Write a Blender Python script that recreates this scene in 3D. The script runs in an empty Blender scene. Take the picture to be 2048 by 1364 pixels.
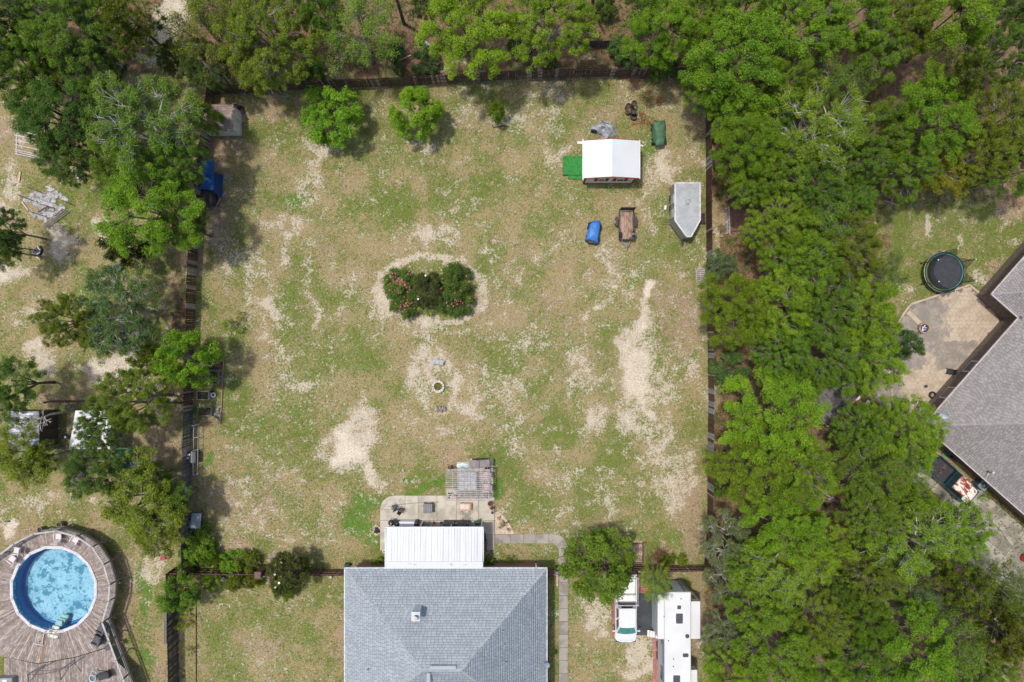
import bpy, math, random
import numpy as np
from mathutils import Vector, Matrix
R_ = math.radians
sc = bpy.context.scene
col = sc.collection
# ---------------------------------------------------------------- camera, sky, sun, exposure
CAMH, FPX = 60.0, 2048 * 24 / 36.0
cam_d = bpy.data.cameras.new('camera'); cam = bpy.data.objects.new('camera', cam_d); col.objects.link(cam)
cam.location = (0, 0, CAMH); cam_d.lens = 24; cam_d.sensor_width = 36; cam_d.clip_end = 6000; cam_d.clip_start = 0.5
sc.camera = cam
SUN_DIR = Vector((-0.27, 0.11, 1.0)).normalized()          # towards the sun: high, slightly left of and above the photo's centre
world = bpy.data.worlds.new('World'); sc.world = world; world.use_nodes = True
wn = world.node_tree.nodes; wl = world.node_tree.links
sky = wn.new('ShaderNodeTexSky'); sky.sky_type = 'NISHITA'; sky.sun_disc = False
sky.sun_elevation = math.asin(SUN_DIR.z)
sky.sun_rotation = math.atan2(SUN_DIR.x, SUN_DIR.y)
sky.air_density = 1.0; sky.dust_density = 3.0; sky.ozone_density = 1.0
wn['Background'].inputs[1].default_value = 0.15
wl.new(sky.outputs[0], wn['Background'].inputs[0])
sun_d = bpy.data.lights.new('sun', 'SUN'); sun_d.energy = 2.75; sun_d.angle = R_(3.0); sun_d.color = (1.0, 0.95, 0.87)
sun = bpy.data.objects.new('sun', sun_d); col.objects.link(sun)
sun.rotation_euler = SUN_DIR.to_track_quat('Z', 'Y').to_euler(); sun.location = (0, 0, 80)
sc.view_settings.view_transform = 'Standard'; sc.view_settings.look = 'None'
sc.view_settings.exposure = 0.17; sc.view_settings.gamma = 1; sc.view_settings.use_curve_mapping = False

# ---------------------------------------------------------------- helpers
def P(px, py, h=0.0):
    k = (CAMH - h) / FPX
    return ((px - 1024) * k, (682 - py) * k)
def P3(px, py, h=0.0, z=None):
    x, y = P(px, py, h); return Vector((x, y, h if z is None else z))

MATS = {}
def nt_new(name):
    m = bpy.data.materials.new(name); m.use_nodes = True
    n = m.node_tree.nodes; l = m.node_tree.links
    return m, n, l, n['Principled BSDF']
def mul(n, l, a, b, op='MULTIPLY', clamp=False):
    q = n.new('ShaderNodeMath'); q.operation = op; q.use_clamp = clamp
    for i, v in enumerate((a, b)):
        if isinstance(v, (int, float)): q.inputs[i].default_value = v
        else: l.new(v, q.inputs[i])
    return q.outputs[0]
def mixc(n, l, f, a, b, mode='MIX'):
    q = n.new('ShaderNodeMix'); q.data_type = 'RGBA'; q.blend_type = mode
    if isinstance(f, (int, float)): q.inputs[0].default_value = f
    else: l.new(f, q.inputs[0])
    for i, v in ((6, a), (7, b)):
        if isinstance(v, tuple): q.inputs[i].default_value = (v[0], v[1], v[2], 1)
        else: l.new(v, q.inputs[i])
    return q.outputs[2]
def noise(n, l, vec, scale, detail=3.0, rough=0.55):
    q = n.new('ShaderNodeTexNoise'); q.inputs['Scale'].default_value = scale
    q.inputs['Detail'].default_value = detail; q.inputs['Roughness'].default_value = rough
    l.new(vec, q.inputs['Vector']); return q.outputs['Fac']
def step(n, l, v, lo, hi):
    q = n.new('ShaderNodeMapRange'); q.interpolation_type = 'SMOOTHSTEP'
    l.new(v, q.inputs[0]); q.inputs[1].default_value = lo; q.inputs[2].default_value = hi
    return q.outputs[0]
def coords(n, l, stretch=None, world=False):
    if world:
        g = n.new('ShaderNodeNewGeometry'); v = g.outputs['Position']
    else:
        t = n.new('ShaderNodeTexCoord'); oi = n.new('ShaderNodeObjectInfo')
        a = n.new('ShaderNodeVectorMath'); a.operation = 'MULTIPLY_ADD'
        l.new(oi.outputs['Random'], a.inputs[0]); a.inputs[1].default_value = (37, 53, 71)
        l.new(t.outputs['Object'], a.inputs[2]); v = a.outputs[0]
    if stretch:
        s = n.new('ShaderNodeVectorMath'); s.operation = 'MULTIPLY'
        l.new(v, s.inputs[0]); s.inputs[1].default_value = stretch; v = s.outputs[0]
    return v
def M(name, c, c2=None, rough=0.6, scale=4.0, var=0.12, bump=0.0, metal=0.0, objvar=0.0, stretch=None,
      lo=0.42, hi=0.62, island=0.0, spec=0.4, coat=0.0, world=False, fine=0.0, emit=None):
    """one procedural material: two colours mixed by noise, value variation, per-object / per-piece variation, relief"""
    if name in MATS: return MATS[name]
    m, n, l, b = nt_new(name)
    v = coords(n, l, stretch, world)
    f = noise(n, l, v, scale, 4)
    if c2 is None: c2 = tuple(x * (1 - 2 * var) for x in c)
    cc = mixc(n, l, step(n, l, f, lo, hi), tuple(c), tuple(c2))
    if fine:
        f2 = noise(n, l, v, scale * 9, 2)
        k = n.new('ShaderNodeMapRange'); l.new(f2, k.inputs[0]); k.inputs[1].default_value = .3; k.inputs[2].default_value = .7
        k.inputs[3].default_value = 1 - fine; k.inputs[4].default_value = 1 + fine
        hs = n.new('ShaderNodeHueSaturation'); l.new(cc, hs.inputs['Color']); l.new(k.outputs[0], hs.inputs['Value']); cc = hs.outputs[0]
    if objvar or island:
        if island:
            g = n.new('ShaderNodeNewGeometry'); r = g.outputs['Random Per Island']; amt = island
        else:
            g = n.new('ShaderNodeObjectInfo'); r = g.outputs['Random']; amt = objvar
        k = n.new('ShaderNodeMapRange'); l.new(r, k.inputs[0]); k.inputs[3].default_value = 1 - amt; k.inputs[4].default_value = 1 + amt
        hs = n.new('ShaderNodeHueSaturation'); l.new(cc, hs.inputs['Color']); l.new(k.outputs[0], hs.inputs['Value']); cc = hs.outputs[0]
    l.new(cc, b.inputs['Base Color'])
    b.inputs['Roughness'].default_value = rough; b.inputs['Metallic'].default_value = metal
    b.inputs['Specular IOR Level'].default_value = spec; b.inputs['Coat Weight'].default_value = coat
    if bump:
        bm = n.new('ShaderNodeBump'); bm.inputs['Strength'].default_value = bump; bm.inputs['Distance'].default_value = 0.03
        l.new(noise(n, l, v, scale * 3, 5), bm.inputs['Height']); l.new(bm.outputs[0], b.inputs['Normal'])
    MATS[name] = m; return m

def tag(o, label=None, cat=None, group=None, kind=None):
    if label: o['label'] = label
    if cat: o['category'] = cat
    if group: o['group'] = group
    if kind: o['kind'] = kind
    return o
def thing(name, label, cat, loc=(0, 0, 0), rz=0.0, group=None, kind=None):
    o = bpy.data.objects.new(name, None); col.objects.link(o); o.empty_display_size = 0.2
    o.location = (loc[0], loc[1], loc[2] if len(loc) > 2 else 0); o.rotation_euler = (0, 0, rz)
    return tag(o, label, cat, group, kind)
def link_mesh(name, me, parent=None, loc=(0, 0, 0), rz=0.0, scale=None, mat=None):
    o = bpy.data.objects.new(name, me); col.objects.link(o)
    if parent: o.parent = parent
    o.location = loc; o.rotation_euler = (0, 0, rz)
    if scale: o.scale = scale
    if mat is not None:
        o.material_slots[0].link = 'OBJECT'; o.material_slots[0].material = mat
    return o

class MB:
    """collects simple solids and writes them as one mesh"""
    def __init__(s, org=(0, 0, 0)):
        s.v = []; s.f = []; s.m = []; s.cur = 0; s.o = (org[0], org[1], org[2] if len(org) > 2 else 0)
    def add(s, vs, fs):
        n = len(s.v); s.v += [tuple(p) for p in vs]; s.f += [tuple(i + n for i in f) for f in fs]; s.m += [s.cur] * len(fs); return s
    def box(s, c, d, rz=0.0, rot=None):
        hx, hy, hz = d[0] / 2, d[1] / 2, d[2] / 2
        m = rot if rot is not None else Matrix.Rotation(rz, 3, 'Z'); c = Vector(c)
        vs = [c + m @ Vector((x * hx, y * hy, z * hz)) for x, y, z in
              ((-1, -1, -1), (1, -1, -1), (1, 1, -1), (-1, 1, -1), (-1, -1, 1), (1, -1, 1), (1, 1, 1), (-1, 1, 1))]
        return s.add(vs, [(3, 2, 1, 0), (4, 5, 6, 7), (0, 1, 5, 4), (1, 2, 6, 5), (2, 3, 7, 6), (3, 0, 4, 7)])
    def bbox(s, c, d, bv=0.03, rz=0.0):
        """box with bevelled top and upright edges"""
        hx, hy, hz = d[0] / 2, d[1] / 2, d[2] / 2; b = min(bv, hx * .9, hy * .9); m = Matrix.Rotation(rz, 3, 'Z'); c = Vector(c)
        def ring(q, z): 
            return [(-hx + q, -hy), (hx - q, -hy), (hx, -hy + q), (hx, hy - q), (hx - q, hy), (-hx + q, hy), (-hx, hy - q), (-hx, -hy + q)], z
        vs = []
        for pts, z in (ring(b, -hz), ring(b, hz - b)): vs += [c + m @ Vector((x, y, z)) for x, y in pts]
        k = (hx - b) / hx, (hy - b) / hy
        vs += [c + m @ Vector((x * k[0], y * k[1], hz)) for x, y in ring(b, 0)[0]]
        fs = [tuple(range(7, -1, -1)), tuple(range(16, 24))]
        for r in (0, 8):
            for i in range(8): fs.append((r + i, r + (i + 1) % 8, r + 8 + (i + 1) % 8, r + 8 + i))
        return s.add(vs, fs)
    def prism(s, poly, z0, z1, scale_top=1.0):
        n = len(poly); a = sum(poly[i][0] * poly[(i + 1) % n][1] - poly[(i + 1) % n][0] * poly[i][1] for i in range(n))
        if a < 0: poly = poly[::-1]
        cx = sum(p[0] for p in poly) / n; cy = sum(p[1] for p in poly) / n
        vs = [(x, y, z0) for x, y in poly] + [(cx + (x - cx) * scale_top, cy + (y - cy) * scale_top, z1) for x, y in poly]
        return s.add(vs, [tuple(range(n - 1, -1, -1)), tuple(range(n, 2 * n))] + [(i, (i + 1) % n, n + (i + 1) % n, n + i) for i in range(n)])
    def cyl(s, c, r, h, n=16, r2=None, cap=True):
        r2 = r if r2 is None else r2
        vs = [(c[0] + r * math.cos(i * 2 * math.pi / n), c[1] + r * math.sin(i * 2 * math.pi / n), c[2]) for i in range(n)]
        vs += [(c[0] + r2 * math.cos(i * 2 * math.pi / n), c[1] + r2 * math.sin(i * 2 * math.pi / n), c[2] + h) for i in range(n)]
        fs = [(i, (i + 1) % n, n + (i + 1) % n, n + i) for i in range(n)]
        if cap: fs += [tuple(range(n - 1, -1, -1)), tuple(range(n, 2 * n))]
        return s.add(vs, fs)
    def tube(s, p, q, r, n=6, r2=None):
        p = Vector(p); q = Vector(q); d = (q - p)
        if d.length < 1e-6: return s
        r2 = r if r2 is None else r2
        d.normalize(); a = d.orthogonal().normalized(); b = d.cross(a)
        vs = [p + (a * math.cos(t) + b * math.sin(t)) * r for t in [i * 2 * math.pi / n for i in range(n)]]
        vs += [q + (a * math.cos(t) + b * math.sin(t)) * r2 for t in [i * 2 * math.pi / n for i in range(n)]]
        return s.add(vs, [(i, (i + 1) % n, n + (i + 1) % n, n + i) for i in range(n)] + [tuple(range(n - 1, -1, -1)), tuple(range(n, 2 * n))])
    def path(s, pts, r, n=6):
        for a, b in zip(pts[:-1], pts[1:]): s.tube(a, b, r, n)
        return s
    def torus(s, c, R, r, n=20, k=8, rot=None):
        m = rot if rot is not None else Matrix.Identity(3); c = Vector(c); vs = []
        for i in range(n):
            a = i * 2 * math.pi / n
            for j in range(k):
                t = j * 2 * math.pi / k
                vs.append(c + m @ Vector(((R + r * math.cos(t)) * math.cos(a), (R + r * math.cos(t)) * math.sin(a), r * math.sin(t))))
        return s.add(vs, [(i * k + j, ((i + 1) % n) * k + j, ((i + 1) % n) * k + (j + 1) % k, i * k + (j + 1) % k) for i in range(n) for j in range(k)])
    def lathe(s, c, prof, n=20):
        vs = []; k = len(prof)
        for i in range(n):
            a = i * 2 * math.pi / n
            vs += [(c[0] + r * math.cos(a), c[1] + r * math.sin(a), c[2] + z) for r, z in prof]
        return s.add(vs, [(i * k + j, ((i + 1) % n) * k + j, ((i + 1) % n) * k + j + 1, i * k + j + 1) for i in range(n) for j in range(k - 1)])
    def quad(s, a, b, c, d): return s.add([a, b, c, d], [(0, 1, 2, 3)])
    def mesh(s, name, mats, smooth=False):
        me = bpy.data.meshes.new(name)
        o = s.o
        me.from_pydata([(x - o[0], y - o[1], z - o[2]) for x, y, z in s.v], [], s.f)
        for m in (mats if isinstance(mats, (list, tuple)) else [mats]): me.materials.append(m)
        if s.cur or any(s.m): me.polygons.foreach_set('material_index', s.m)
        if smooth: me.polygons.foreach_set('use_smooth', [True] * len(s.f))
        me.update(); return me
    def build(s, name, mats, parent=None, smooth=False, label=None, cat=None, group=None, kind=None):
        o = bpy.data.objects.new(name, s.mesh(name, mats, smooth)); col.objects.link(o)
        if parent: o.parent = parent
        else: o.location = s.o
        return tag(o, label, cat, group, kind)
def np_mesh(name, V, Fq, mat, attrs=None, smooth=False):
    """V (n,3) float, Fq (m,k) int, all faces the same size"""
    me = bpy.data.meshes.new(name); V = np.asarray(V, np.float32); Fq = np.asarray(Fq, np.int32); k = Fq.shape[1]
    me.vertices.add(len(V)); me.vertices.foreach_set('co', V.ravel())
    me.loops.add(Fq.size); me.loops.foreach_set('vertex_index', Fq.ravel())
    me.polygons.add(len(Fq)); me.polygons.foreach_set('loop_start', np.arange(0, Fq.size, k, dtype=np.int32))
    if smooth: me.polygons.foreach_set('use_smooth', np.ones(len(Fq), bool))
    for nm, arr in (attrs or {}).items():
        arr = np.asarray(arr, np.float32)
        if arr.ndim == 1: a = me.attributes.new(nm, 'FLOAT', 'POINT'); a.data.foreach_set('value', arr)
        else: a = me.attributes.new(nm, 'FLOAT_COLOR', 'POINT'); a.data.foreach_set('color', arr.ravel())
    me.materials.append(mat); me.update(calc_edges=True); me.validate(); return me
def blob(s_name, c, r, mat, seed=0, parent=None, n=14, k=9, amp=0.12, smooth=True, org=(0, 0, 0), rz=0.0, flat=0.0):
    """lumpy closed shape: tarpaulins, bags, rocks.  c centre, r three radii, flat = how far down the sides stay out"""
    rnd = np.random.RandomState(seed); ph = rnd.rand(6) * 6.28; fr = rnd.randint(2, 6, 6)
    V = []; 
    for j in range(k):
        t = math.pi * j / (k - 1) - math.pi / 2
        ct = max(math.cos(t), 0) ** (1 - flat); st = math.copysign(abs(math.sin(t)) ** (1 - flat * .5), math.sin(t))
        for i in range(n):
            a = i * 2 * math.pi / n
            q = 1 + amp * (math.sin(fr[0] * a + ph[0] + t * 2) + .6 * math.sin(fr[1] * a + ph[1] - t * 3) + .8 * (rnd.rand() - .5)) * .6
            x = r[0] * math.copysign(abs(math.cos(a)) ** (1 - flat * .95), math.cos(a)) * ct * q; y = r[1] * math.copysign(abs(math.sin(a)) ** (1 - flat * .95), math.sin(a)) * ct * q
            z = r[2] * st * (1 + .3 * amp * (rnd.rand() - .5))
            V.append((c[0] + x * math.cos(rz) - y * math.sin(rz) - org[0], c[1] + x * math.sin(rz) + y * math.cos(rz) - org[1], max(c[2] + z, 0.005)))
    F = [(j * n + i, j * n + (i + 1) % n, (j + 1) * n + (i + 1) % n, (j + 1) * n + i) for j in range(k - 1) for i in range(n)]
    me = np_mesh(s_name, V, F, mat, smooth=smooth); o = bpy.data.objects.new(s_name, me); col.objects.link(o)
    if parent: o.parent = parent
    else: o.location = (org[0], org[1], 0)
    return o
def inside(x, y, poly):
    c = False; n = len(poly)
    for i in range(n):
        x1, y1 = poly[i]; x2, y2 = poly[(i + 1) % n]
        if (y1 > y) != (y2 > y) and x < (x2 - x1) * (y - y1) / (y2 - y1) + x1: c = not c
    return c
def inset(poly, k):
    n = len(poly); cx = sum(p[0] for p in poly) / n; cy = sum(p[1] for p in poly) / n
    return [(cx + (x - cx) * k, cy + (y - cy) * k) for x, y in poly]
def shrink(poly, d):
    n = len(poly); cx = sum(p[0] for p in poly) / n; cy = sum(p[1] for p in poly) / n; r = []
    for x, y in poly:
        L = math.hypot(x - cx, y - cy) or 1; r.append((cx + (x - cx) * (1 - d / L), cy + (y - cy) * (1 - d / L)))
    return r

# ---------------------------------------------------------------- value noise on arrays
def vnoise(x, y, seed, f):
    rs = np.random.RandomState(seed); T = rs.rand(256, 256); X = x * f + 1000; Y = y * f + 1000
    xi = np.floor(X).astype(int); yi = np.floor(Y).astype(int); fx = X - xi; fy = Y - yi
    fx = fx * fx * (3 - 2 * fx); fy = fy * fy * (3 - 2 * fy)
    g = lambda a, b: T[a % 256, b % 256]
    return (g(xi, yi) * (1 - fx) + g(xi + 1, yi) * fx) * (1 - fy) + (g(xi, yi + 1) * (1 - fx) + g(xi + 1, yi + 1) * fx) * fy
def fbm(x, y, seed, f, o=4):
    s = 0; a = 1; t = 0
    for i in range(o): s = s + a * vnoise(x, y, seed + i, f * 2 ** i); t += a; a *= .55
    return s / t

# ---------------------------------------------------------------- ground sheet with painted soil / grass cover and bits of shade
gx = np.concatenate([[-3000, -900, -300, -120, -70], np.arange(-50, 50.01, 0.22), [70, 120, 300, 900, 3000]])
gy = np.concatenate([[-3000, -900, -300, -100, -50], np.arange(-35, 35.01, 0.22), [50, 100, 300, 900, 3000]])
GX, GY = np.meshgrid(gx, gy)
wx = GX + (fbm(GX, GY, 3, .45) - .5) * 3.4; wy = GY + (fbm(GX, GY, 9, .45) - .5) * 3.4
PX = wx * FPX / CAMH + 1024; PY = 682 - wy * FPX / CAMH           # where each bit of soil lies, in photo pixels at ground level
RX = GX * FPX / CAMH + 1024; RY = 682 - GY * FPX / CAMH
CH = {k: np.zeros_like(GX) for k in 'SGBLT'}                        # Sand, Green, Brown dirt plus a few painted shade patches, Lush, liTter
CH['S'] += .27; CH['G'] += .60; CH['B'] += .30
def zone(ch, x0, y0, x1, y1, v, soft=14, px=None, py=None):
    w = np.clip((PX - x0) / soft, 0, 1) * np.clip((x1 - PX) / soft, 0, 1) * np.clip((PY - y0) / soft, 0, 1) * np.clip((y1 - PY) / soft, 0, 1)
    CH[ch] = CH[ch] * (1 - w) + v * w
def spot(ch, x, y, rx, ry, v, ang=0, hard=1.0):
    a = R_(ang); dx = PX - x; dy = PY - y
    u = (dx * math.cos(a) + dy * math.sin(a)) / rx; t = (-dx * math.sin(a) + dy * math.cos(a)) / ry
    w = np.clip((1.25 - np.sqrt(u * u + t * t)) / .9 * hard, 0, 1); w = w * w * (3 - 2 * w)
    CH[ch] = CH[ch] * (1 - w) + v * w
def ring(ch, x, y, rx, ry, wd, v, a0=0, a1=360):
    dx = (PX + RX) / 2 - x; dy = (PY + RY) / 2 - y; d = np.abs(np.sqrt((dx / rx) ** 2 + (dy / ry) ** 2) - 1) * (rx + ry) / 2
    w = np.clip((wd - d) / wd * 1.6, 0, 1); CH[ch] = CH[ch] * (1 - w) + v * w
def line(ch, pts, wd, v):
    d = np.full_like(PX, 1e9)
    for (ax, ay), (bx, by) in zip(pts[:-1], pts[1:]):
        L2 = (bx - ax) ** 2 + (by - ay) ** 2; t = np.clip(((PX - ax) * (bx - ax) + (PY - ay) * (by - ay)) / L2, 0, 1)
        d = np.minimum(d, np.hypot(PX - ax - t * (bx - ax), PY - ay - t * (by - ay)))
    w = np.clip((wd - d) / wd * 1.5, 0, 1); CH[ch] = CH[ch] * (1 - w) + v * w
# woods floor
zone('T', -4000, -4000, 6000, 158, .85); zone('T', 1418, -4000, 6000, 6000, .92); zone('T', -4000, -4000, 60, 250, .5)
zone('T', 1745, 395, 2060, 640, .0, 24); zone('T', 1790, 560, 2060, 860, 0, 10); zone('T', 230, 790, 372, 1000, .55, 20)
zone('T', 1900, 1330, 2060, 1400, .1, 20); zone('T', -4000, 160, 395, 6000, .12)
zone('S', 396, 165, 1418, 1140, .32); zone('G', 396, 1145, 700, 1400, .62); zone('S', 396, 1145, 700, 1400, .24)
zone('G', 1745, 395, 2060, 640, .70); zone('S', 1745, 395, 2060, 640, .24); zone('G', -400, 240, 372, 1400, .60)
for a in [('S', 335, 60, 34, 75, .95), ('T', 335, 60, 44, 80, 0), ('S', 372, 15, 50, 34, .9), ('T', 372, 15, 55, 38, 0), ('S', 300, 118, 36, 18, .75), ('T', 300, 118, 40, 20, 0),
    ('S', 930, 134, 60, 9, .62), ('T', 930, 134, 60, 10, .3), ('S', 1200, 121, 40, 10, .55), ('T', 1200, 121, 40, 10, .3), ('S', 735, 146, 40, 7, .5), ('S', 1080, 132, 36, 8, .5), ('T', 1060, 132, 50, 8, .35),
    ('S', 1436, 450, 9, 60, .62), ('T', 1436, 450, 12, 70, .1), ('B', 1470, 440, 26, 30, .9), ('T', 1470, 440, 26, 30, 0), ('S', 1432, 800, 9, 40, .4),
    # main lawn
    ('S', 700, 890, 52, 62, 1.0), ('S', 690, 895, 36, 40, 1.25), ('S', 725, 850, 46, 46, .86, -30), ('S', 730, 945, 28, 34, .95), ('S', 640, 905, 20, 20, .7),
    ('S', 640, 300, 44, 26, .78), ('S', 610, 385, 40, 60, .66, 25), ('S', 560, 440, 60, 26, .6, -20), ('S', 500, 550, 40, 60, .68), ('S', 545, 625, 46, 22, .72, 32), ('S', 455, 520, 30, 60, .62),
    ('S', 622, 590, 14, 110, .66), ('S', 540, 290, 24, 40, .6), ('S', 865, 468, 80, 26, .66), ('S', 760, 610, 34, 56, .74), ('S', 700, 560, 40, 60, .5), ('S', 870, 660, 90, 20, .62),
    ('S', 1268, 735, 40, 72, .86), ('S', 1285, 645, 22, 40, .82), ('S', 1276, 838, 44, 17, 1.0, -12), ('S', 1280, 832, 30, 14, 1.3, -12), ('S', 1240, 850, 34, 30, .8), ('S', 1295, 780, 74, 150, .60), ('S', 1268, 735, 30, 60, .95), ('S', 1280, 834, 34, 14, 1.1),
    ('S', 1304, 572, 13, 18, 1.35), ('S', 1174, 850, 26, 40, .74), ('S', 1215, 990, 40, 60, .58), ('S', 1345, 1000, 26, 50, .84), ('S', 1340, 930, 60, 50, .55), ('S', 1350, 880, 40, 80, .6),
    ('S', 1215, 505, 36, 32, .74), ('S', 1250, 555, 34, 34, .5), ('S', 1320, 330, 26, 50, .72), ('S', 1300, 400, 18, 70, .58), ('S', 1375, 470, 20, 60, .5), ('S', 1400, 480, 10, 150, .72),
    ('S', 980, 240, 130, 28, .58), ('S', 1120, 180, 90, 16, .5), ('S', 900, 185, 50, 14, .5), ('S', 850, 290, 50, 18, .66), ('S', 700, 200, 30, 12, .5), ('S', 1100, 300, 30, 60, .5),
    ('S', 865, 705, 46, 34, .74), ('S', 838, 770, 26, 46, .72), ('S', 900, 760, 26, 50, .56), ('S', 605, 760, 30, 30, .55), ('S', 560, 720, 40, 30, .5), ('S', 950, 830, 50, 26, .6), ('S', 1020, 860, 30, 60, .55),
    ('S', 1000, 780, 80, 40, .52), ('S', 1060, 690, 90, 40, .52), ('S', 1160, 740, 40, 60, .6), ('S', 1030, 900, 30, 30, .62), ('S', 1120, 960, 60, 40, .5), ('S', 1390, 760, 20, 60, .6),
    ('S', 420, 620, 14, 60, .4), ('S', 1090, 1080, 60, 14, .4), ('S', 580, 1070, 60, 20, .46), ('S', 500, 980, 60, 50, .42), ('S', 850, 860, 50, 30, .5),
    ('B', 1362, 625, 38, 56, .95), ('B', 1388, 1000, 22, 28, .9), ('B', 1370, 700, 30, 30, .6), ('B', 1060, 620, 130, 60, .5), ('B', 880, 900, 60, 30, .55), ('B', 440, 300, 50, 60, .75), ('B', 440, 460, 40, 60, .7),
    ('B', 400, 520, 20, 60, .6), ('B', 560, 215, 30, 26, .9), ('B', 500, 1000, 90, 60, .5), ('B', 1100, 520, 80, 60, .4), ('B', 900, 330, 60, 30, .4), ('B', 1390, 250, 30, 80, .5), ('B', 1385, 1080, 40, 60, .8), ('B', 480, 1110, 60, 14, .8),  # brown spot near the back fence: shade painted into the soil colour
    ('B', 1200, 240, 60, 20, .5), ('B', 1225, 500, 40, 40, .4), ('B', 650, 480, 30, 40, .5), ('B', 1200, 1060, 60, 20, .5), ('B', 730, 570, 50, 40, .4),
    ('G', 578, 392, 46, 34, .95), ('G', 578, 520, 20, 60, .82), ('G', 575, 610, 22, 60, .9), ('G', 780, 405, 70, 46, .80), ('G', 965, 370, 70, 40, .84), ('G', 700, 430, 40, 50, .62), ('G', 860, 360, 60, 40, .68),
    ('G', 660, 820, 60, 40, .78), ('G', 560, 850, 46, 60, .72), ('G', 455, 780, 36, 120, .86), ('G', 412, 600, 16, 100, .84), ('G', 1060, 1000, 60, 60, .82), ('G', 1100, 870, 60, 40, .64), ('G', 700, 700, 60, 40, .64),
    ('G', 1240, 450, 160, 60, .5), ('G', 1380, 800, 24, 60, .66), ('G', 470, 920, 60, 60, .68), ('G', 640, 980, 60, 60, .6), ('G', 820, 960, 100, 30, .8), ('G', 1020, 640, 60, 40, .5), ('G', 1130, 420, 60, 60, .6), ('G', 1350, 400, 40, 60, .62),
    ('L', 575, 385, 44, 26, .72), ('L', 780, 400, 50, 30, .35), ('L', 960, 365, 50, 30, .38), ('L', 560, 830, 50, 40, .45), ('L', 420, 720, 16, 80, .4), ('L', 170, 395, 50, 40, .5), ('L', 200, 570, 50, 20, .5), ('L', 578, 600, 12, 50, .5), ('L', 712, 1040, 36, 52, .85), ('L', 740, 1075, 24, 28, .9), ('L', 846, 974, 84, 13, .85), ('L', 996, 965, 12, 50, .9), ('L', 1040, 1010, 36, 40, .45), ('L', 1060, 1060, 40, 10, .7),
    ('L', 1268, 556, 12, 9, .9), ('L', 410, 925, 12, 24, .8), ('L', 1300, 290, 26, 8, .6), ('L', 1268, 225, 30, 30, .4), ('L', 1355, 290, 14, 40, .5), ('L', 640, 805, 36, 20, .4), ('L', 745, 990, 20, 16, .6), ('L', 690, 975, 14, 10, .6), ('L', 1160, 378, 60, 10, .4), ('L', 1205, 365, 40, 8, .6),
    ('L', 450, 730, 20, 60, .4), ('L', 640, 1120, 60, 12, .4), ('L', 1395, 715, 12, 12, .6), ('L', 1345, 1085, 50, 16, .4), ('L', 1040, 1100, 14, 20, .5),
    # left neighbour
    ('S', 126, 480, 26, 46, .9), ('S', 14, 540, 40, 30, 1.1), ('S', 14, 380, 24, 60, .7), ('G', 165, 380, 50, 50, .9), ('L', 160, 400, 40, 40, .4), ('G', 190, 570, 60, 40, .85), ('L', 210, 545, 40, 18, .5), ('S', 205, 452, 24, 26, .8), ('S', 60, 640, 60, 40, .56), ('S', 90, 720, 60, 36, .84), ('S', 235, 735, 62, 36, 1.05), ('S', 255, 660, 60, 40, .6),
    ('S', 20, 270, 24, 30, .5), ('B', 20, 270, 30, 50, .9), ('B', 140, 870, 14, 50, .8), ('B', 330, 880, 40, 60, .9), ('B', 120, 790, 100, 12, .8), ('S', 70, 995, 70, 24, .6), ('S', 190, 985, 20, 14, .8), ('S', 272, 1060, 50, 20, .9), ('S', 320, 1110, 30, 40, .72), ('B', 30, 1060, 60, 20, .7), ('B', 350, 580, 16, 120, .9), ('T', 352, 600, 14, 120, .6),  # brown spot right of the carport paints the shaded lawn there
    ('L', 290, 1190, 18, 90, .85), ('L', 300, 1320, 24, 60, .7), ('L', 262, 1100, 14, 24, .6), ('B', 330, 1350, 20, 20, .8), ('S', 8, 1052, 16, 14, 1.1), ('B', 250, 1200, 20, 120, .8), ('S', 305, 1150, 20, 20, .7),
    # lower lawn and strip by the trailer
    ('B', 530, 1290, 60, 30, .7), ('B', 680, 1290, 12, 70, .8), ('L', 600, 1300, 20, 60, .35), ('S', 575, 1190, 40, 20, .5), ('S', 520, 1330, 60, 26, .4), ('G', 640, 1200, 50, 30, .8), ('S', 1280, 1320, 46, 40, .86), ('S', 1190, 1230, 40, 50, .66), ('S', 1275, 1280, 26, 10, .9), ('L', 1160, 1300, 14, 60, .5), ('L', 1108, 1260, 8, 100, .6),
    ('B', 1335, 1125, 60, 12, .8), ('S', 1260, 1105, 20, 14, .7), ('B', 1345, 1155, 50, 12, .6), ('B', 1400, 1240, 16, 120, 1.0), ('S', 1345, 1155, 40, 12, .5), ('B', 1060, 1112, 30, 14, .6), ('L', 1280, 1180, 10, 10, .4),
    # right yard
    ('S', 1862, 450, 14, 24, .85), ('S', 1926, 480, 11, 9, .85), ('S', 1800, 592, 26, 16, .95), ('B', 1790, 610, 16, 16, .9), ('S', 1960, 550, 20, 16, .75), ('B', 2010, 400, 40, 40, .9), ('S', 2010, 420, 30, 24, .55), ('B', 1990, 540, 30, 24, .7), ('L', 1850, 520, 26, 40, .35), ('L', 1825, 590, 14, 14, .5), ('S', 1745, 450, 14, 14, .6), ('T', 1900, 390, 160, 18, .4), ('G', 1990, 1340, 60, 30, .5), ('S', 1970, 1320, 30, 14, .7), ('L', 1960, 1010, 14, 12, .9), ('T', 1930, 930, 60, 60, 0)]:
    spot(*a)
ring('S', 862, 577, 104, 66, 13, .84); spot('S', 1350, 960, 50, 80, .66); spot('B', 1378, 1010, 34, 80, .95); ring('S', 876, 775, 34, 52, 12, .6)
line('S', [(640, 330), (600, 420), (560, 520)], 12, .68); line('S', [(1130, 470), (1060, 520), (1020, 620), (1030, 700)], 8, .56); line('S', [(1240, 480), (1215, 560), (1170, 700), (1130, 800)], 12, .55)
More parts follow.
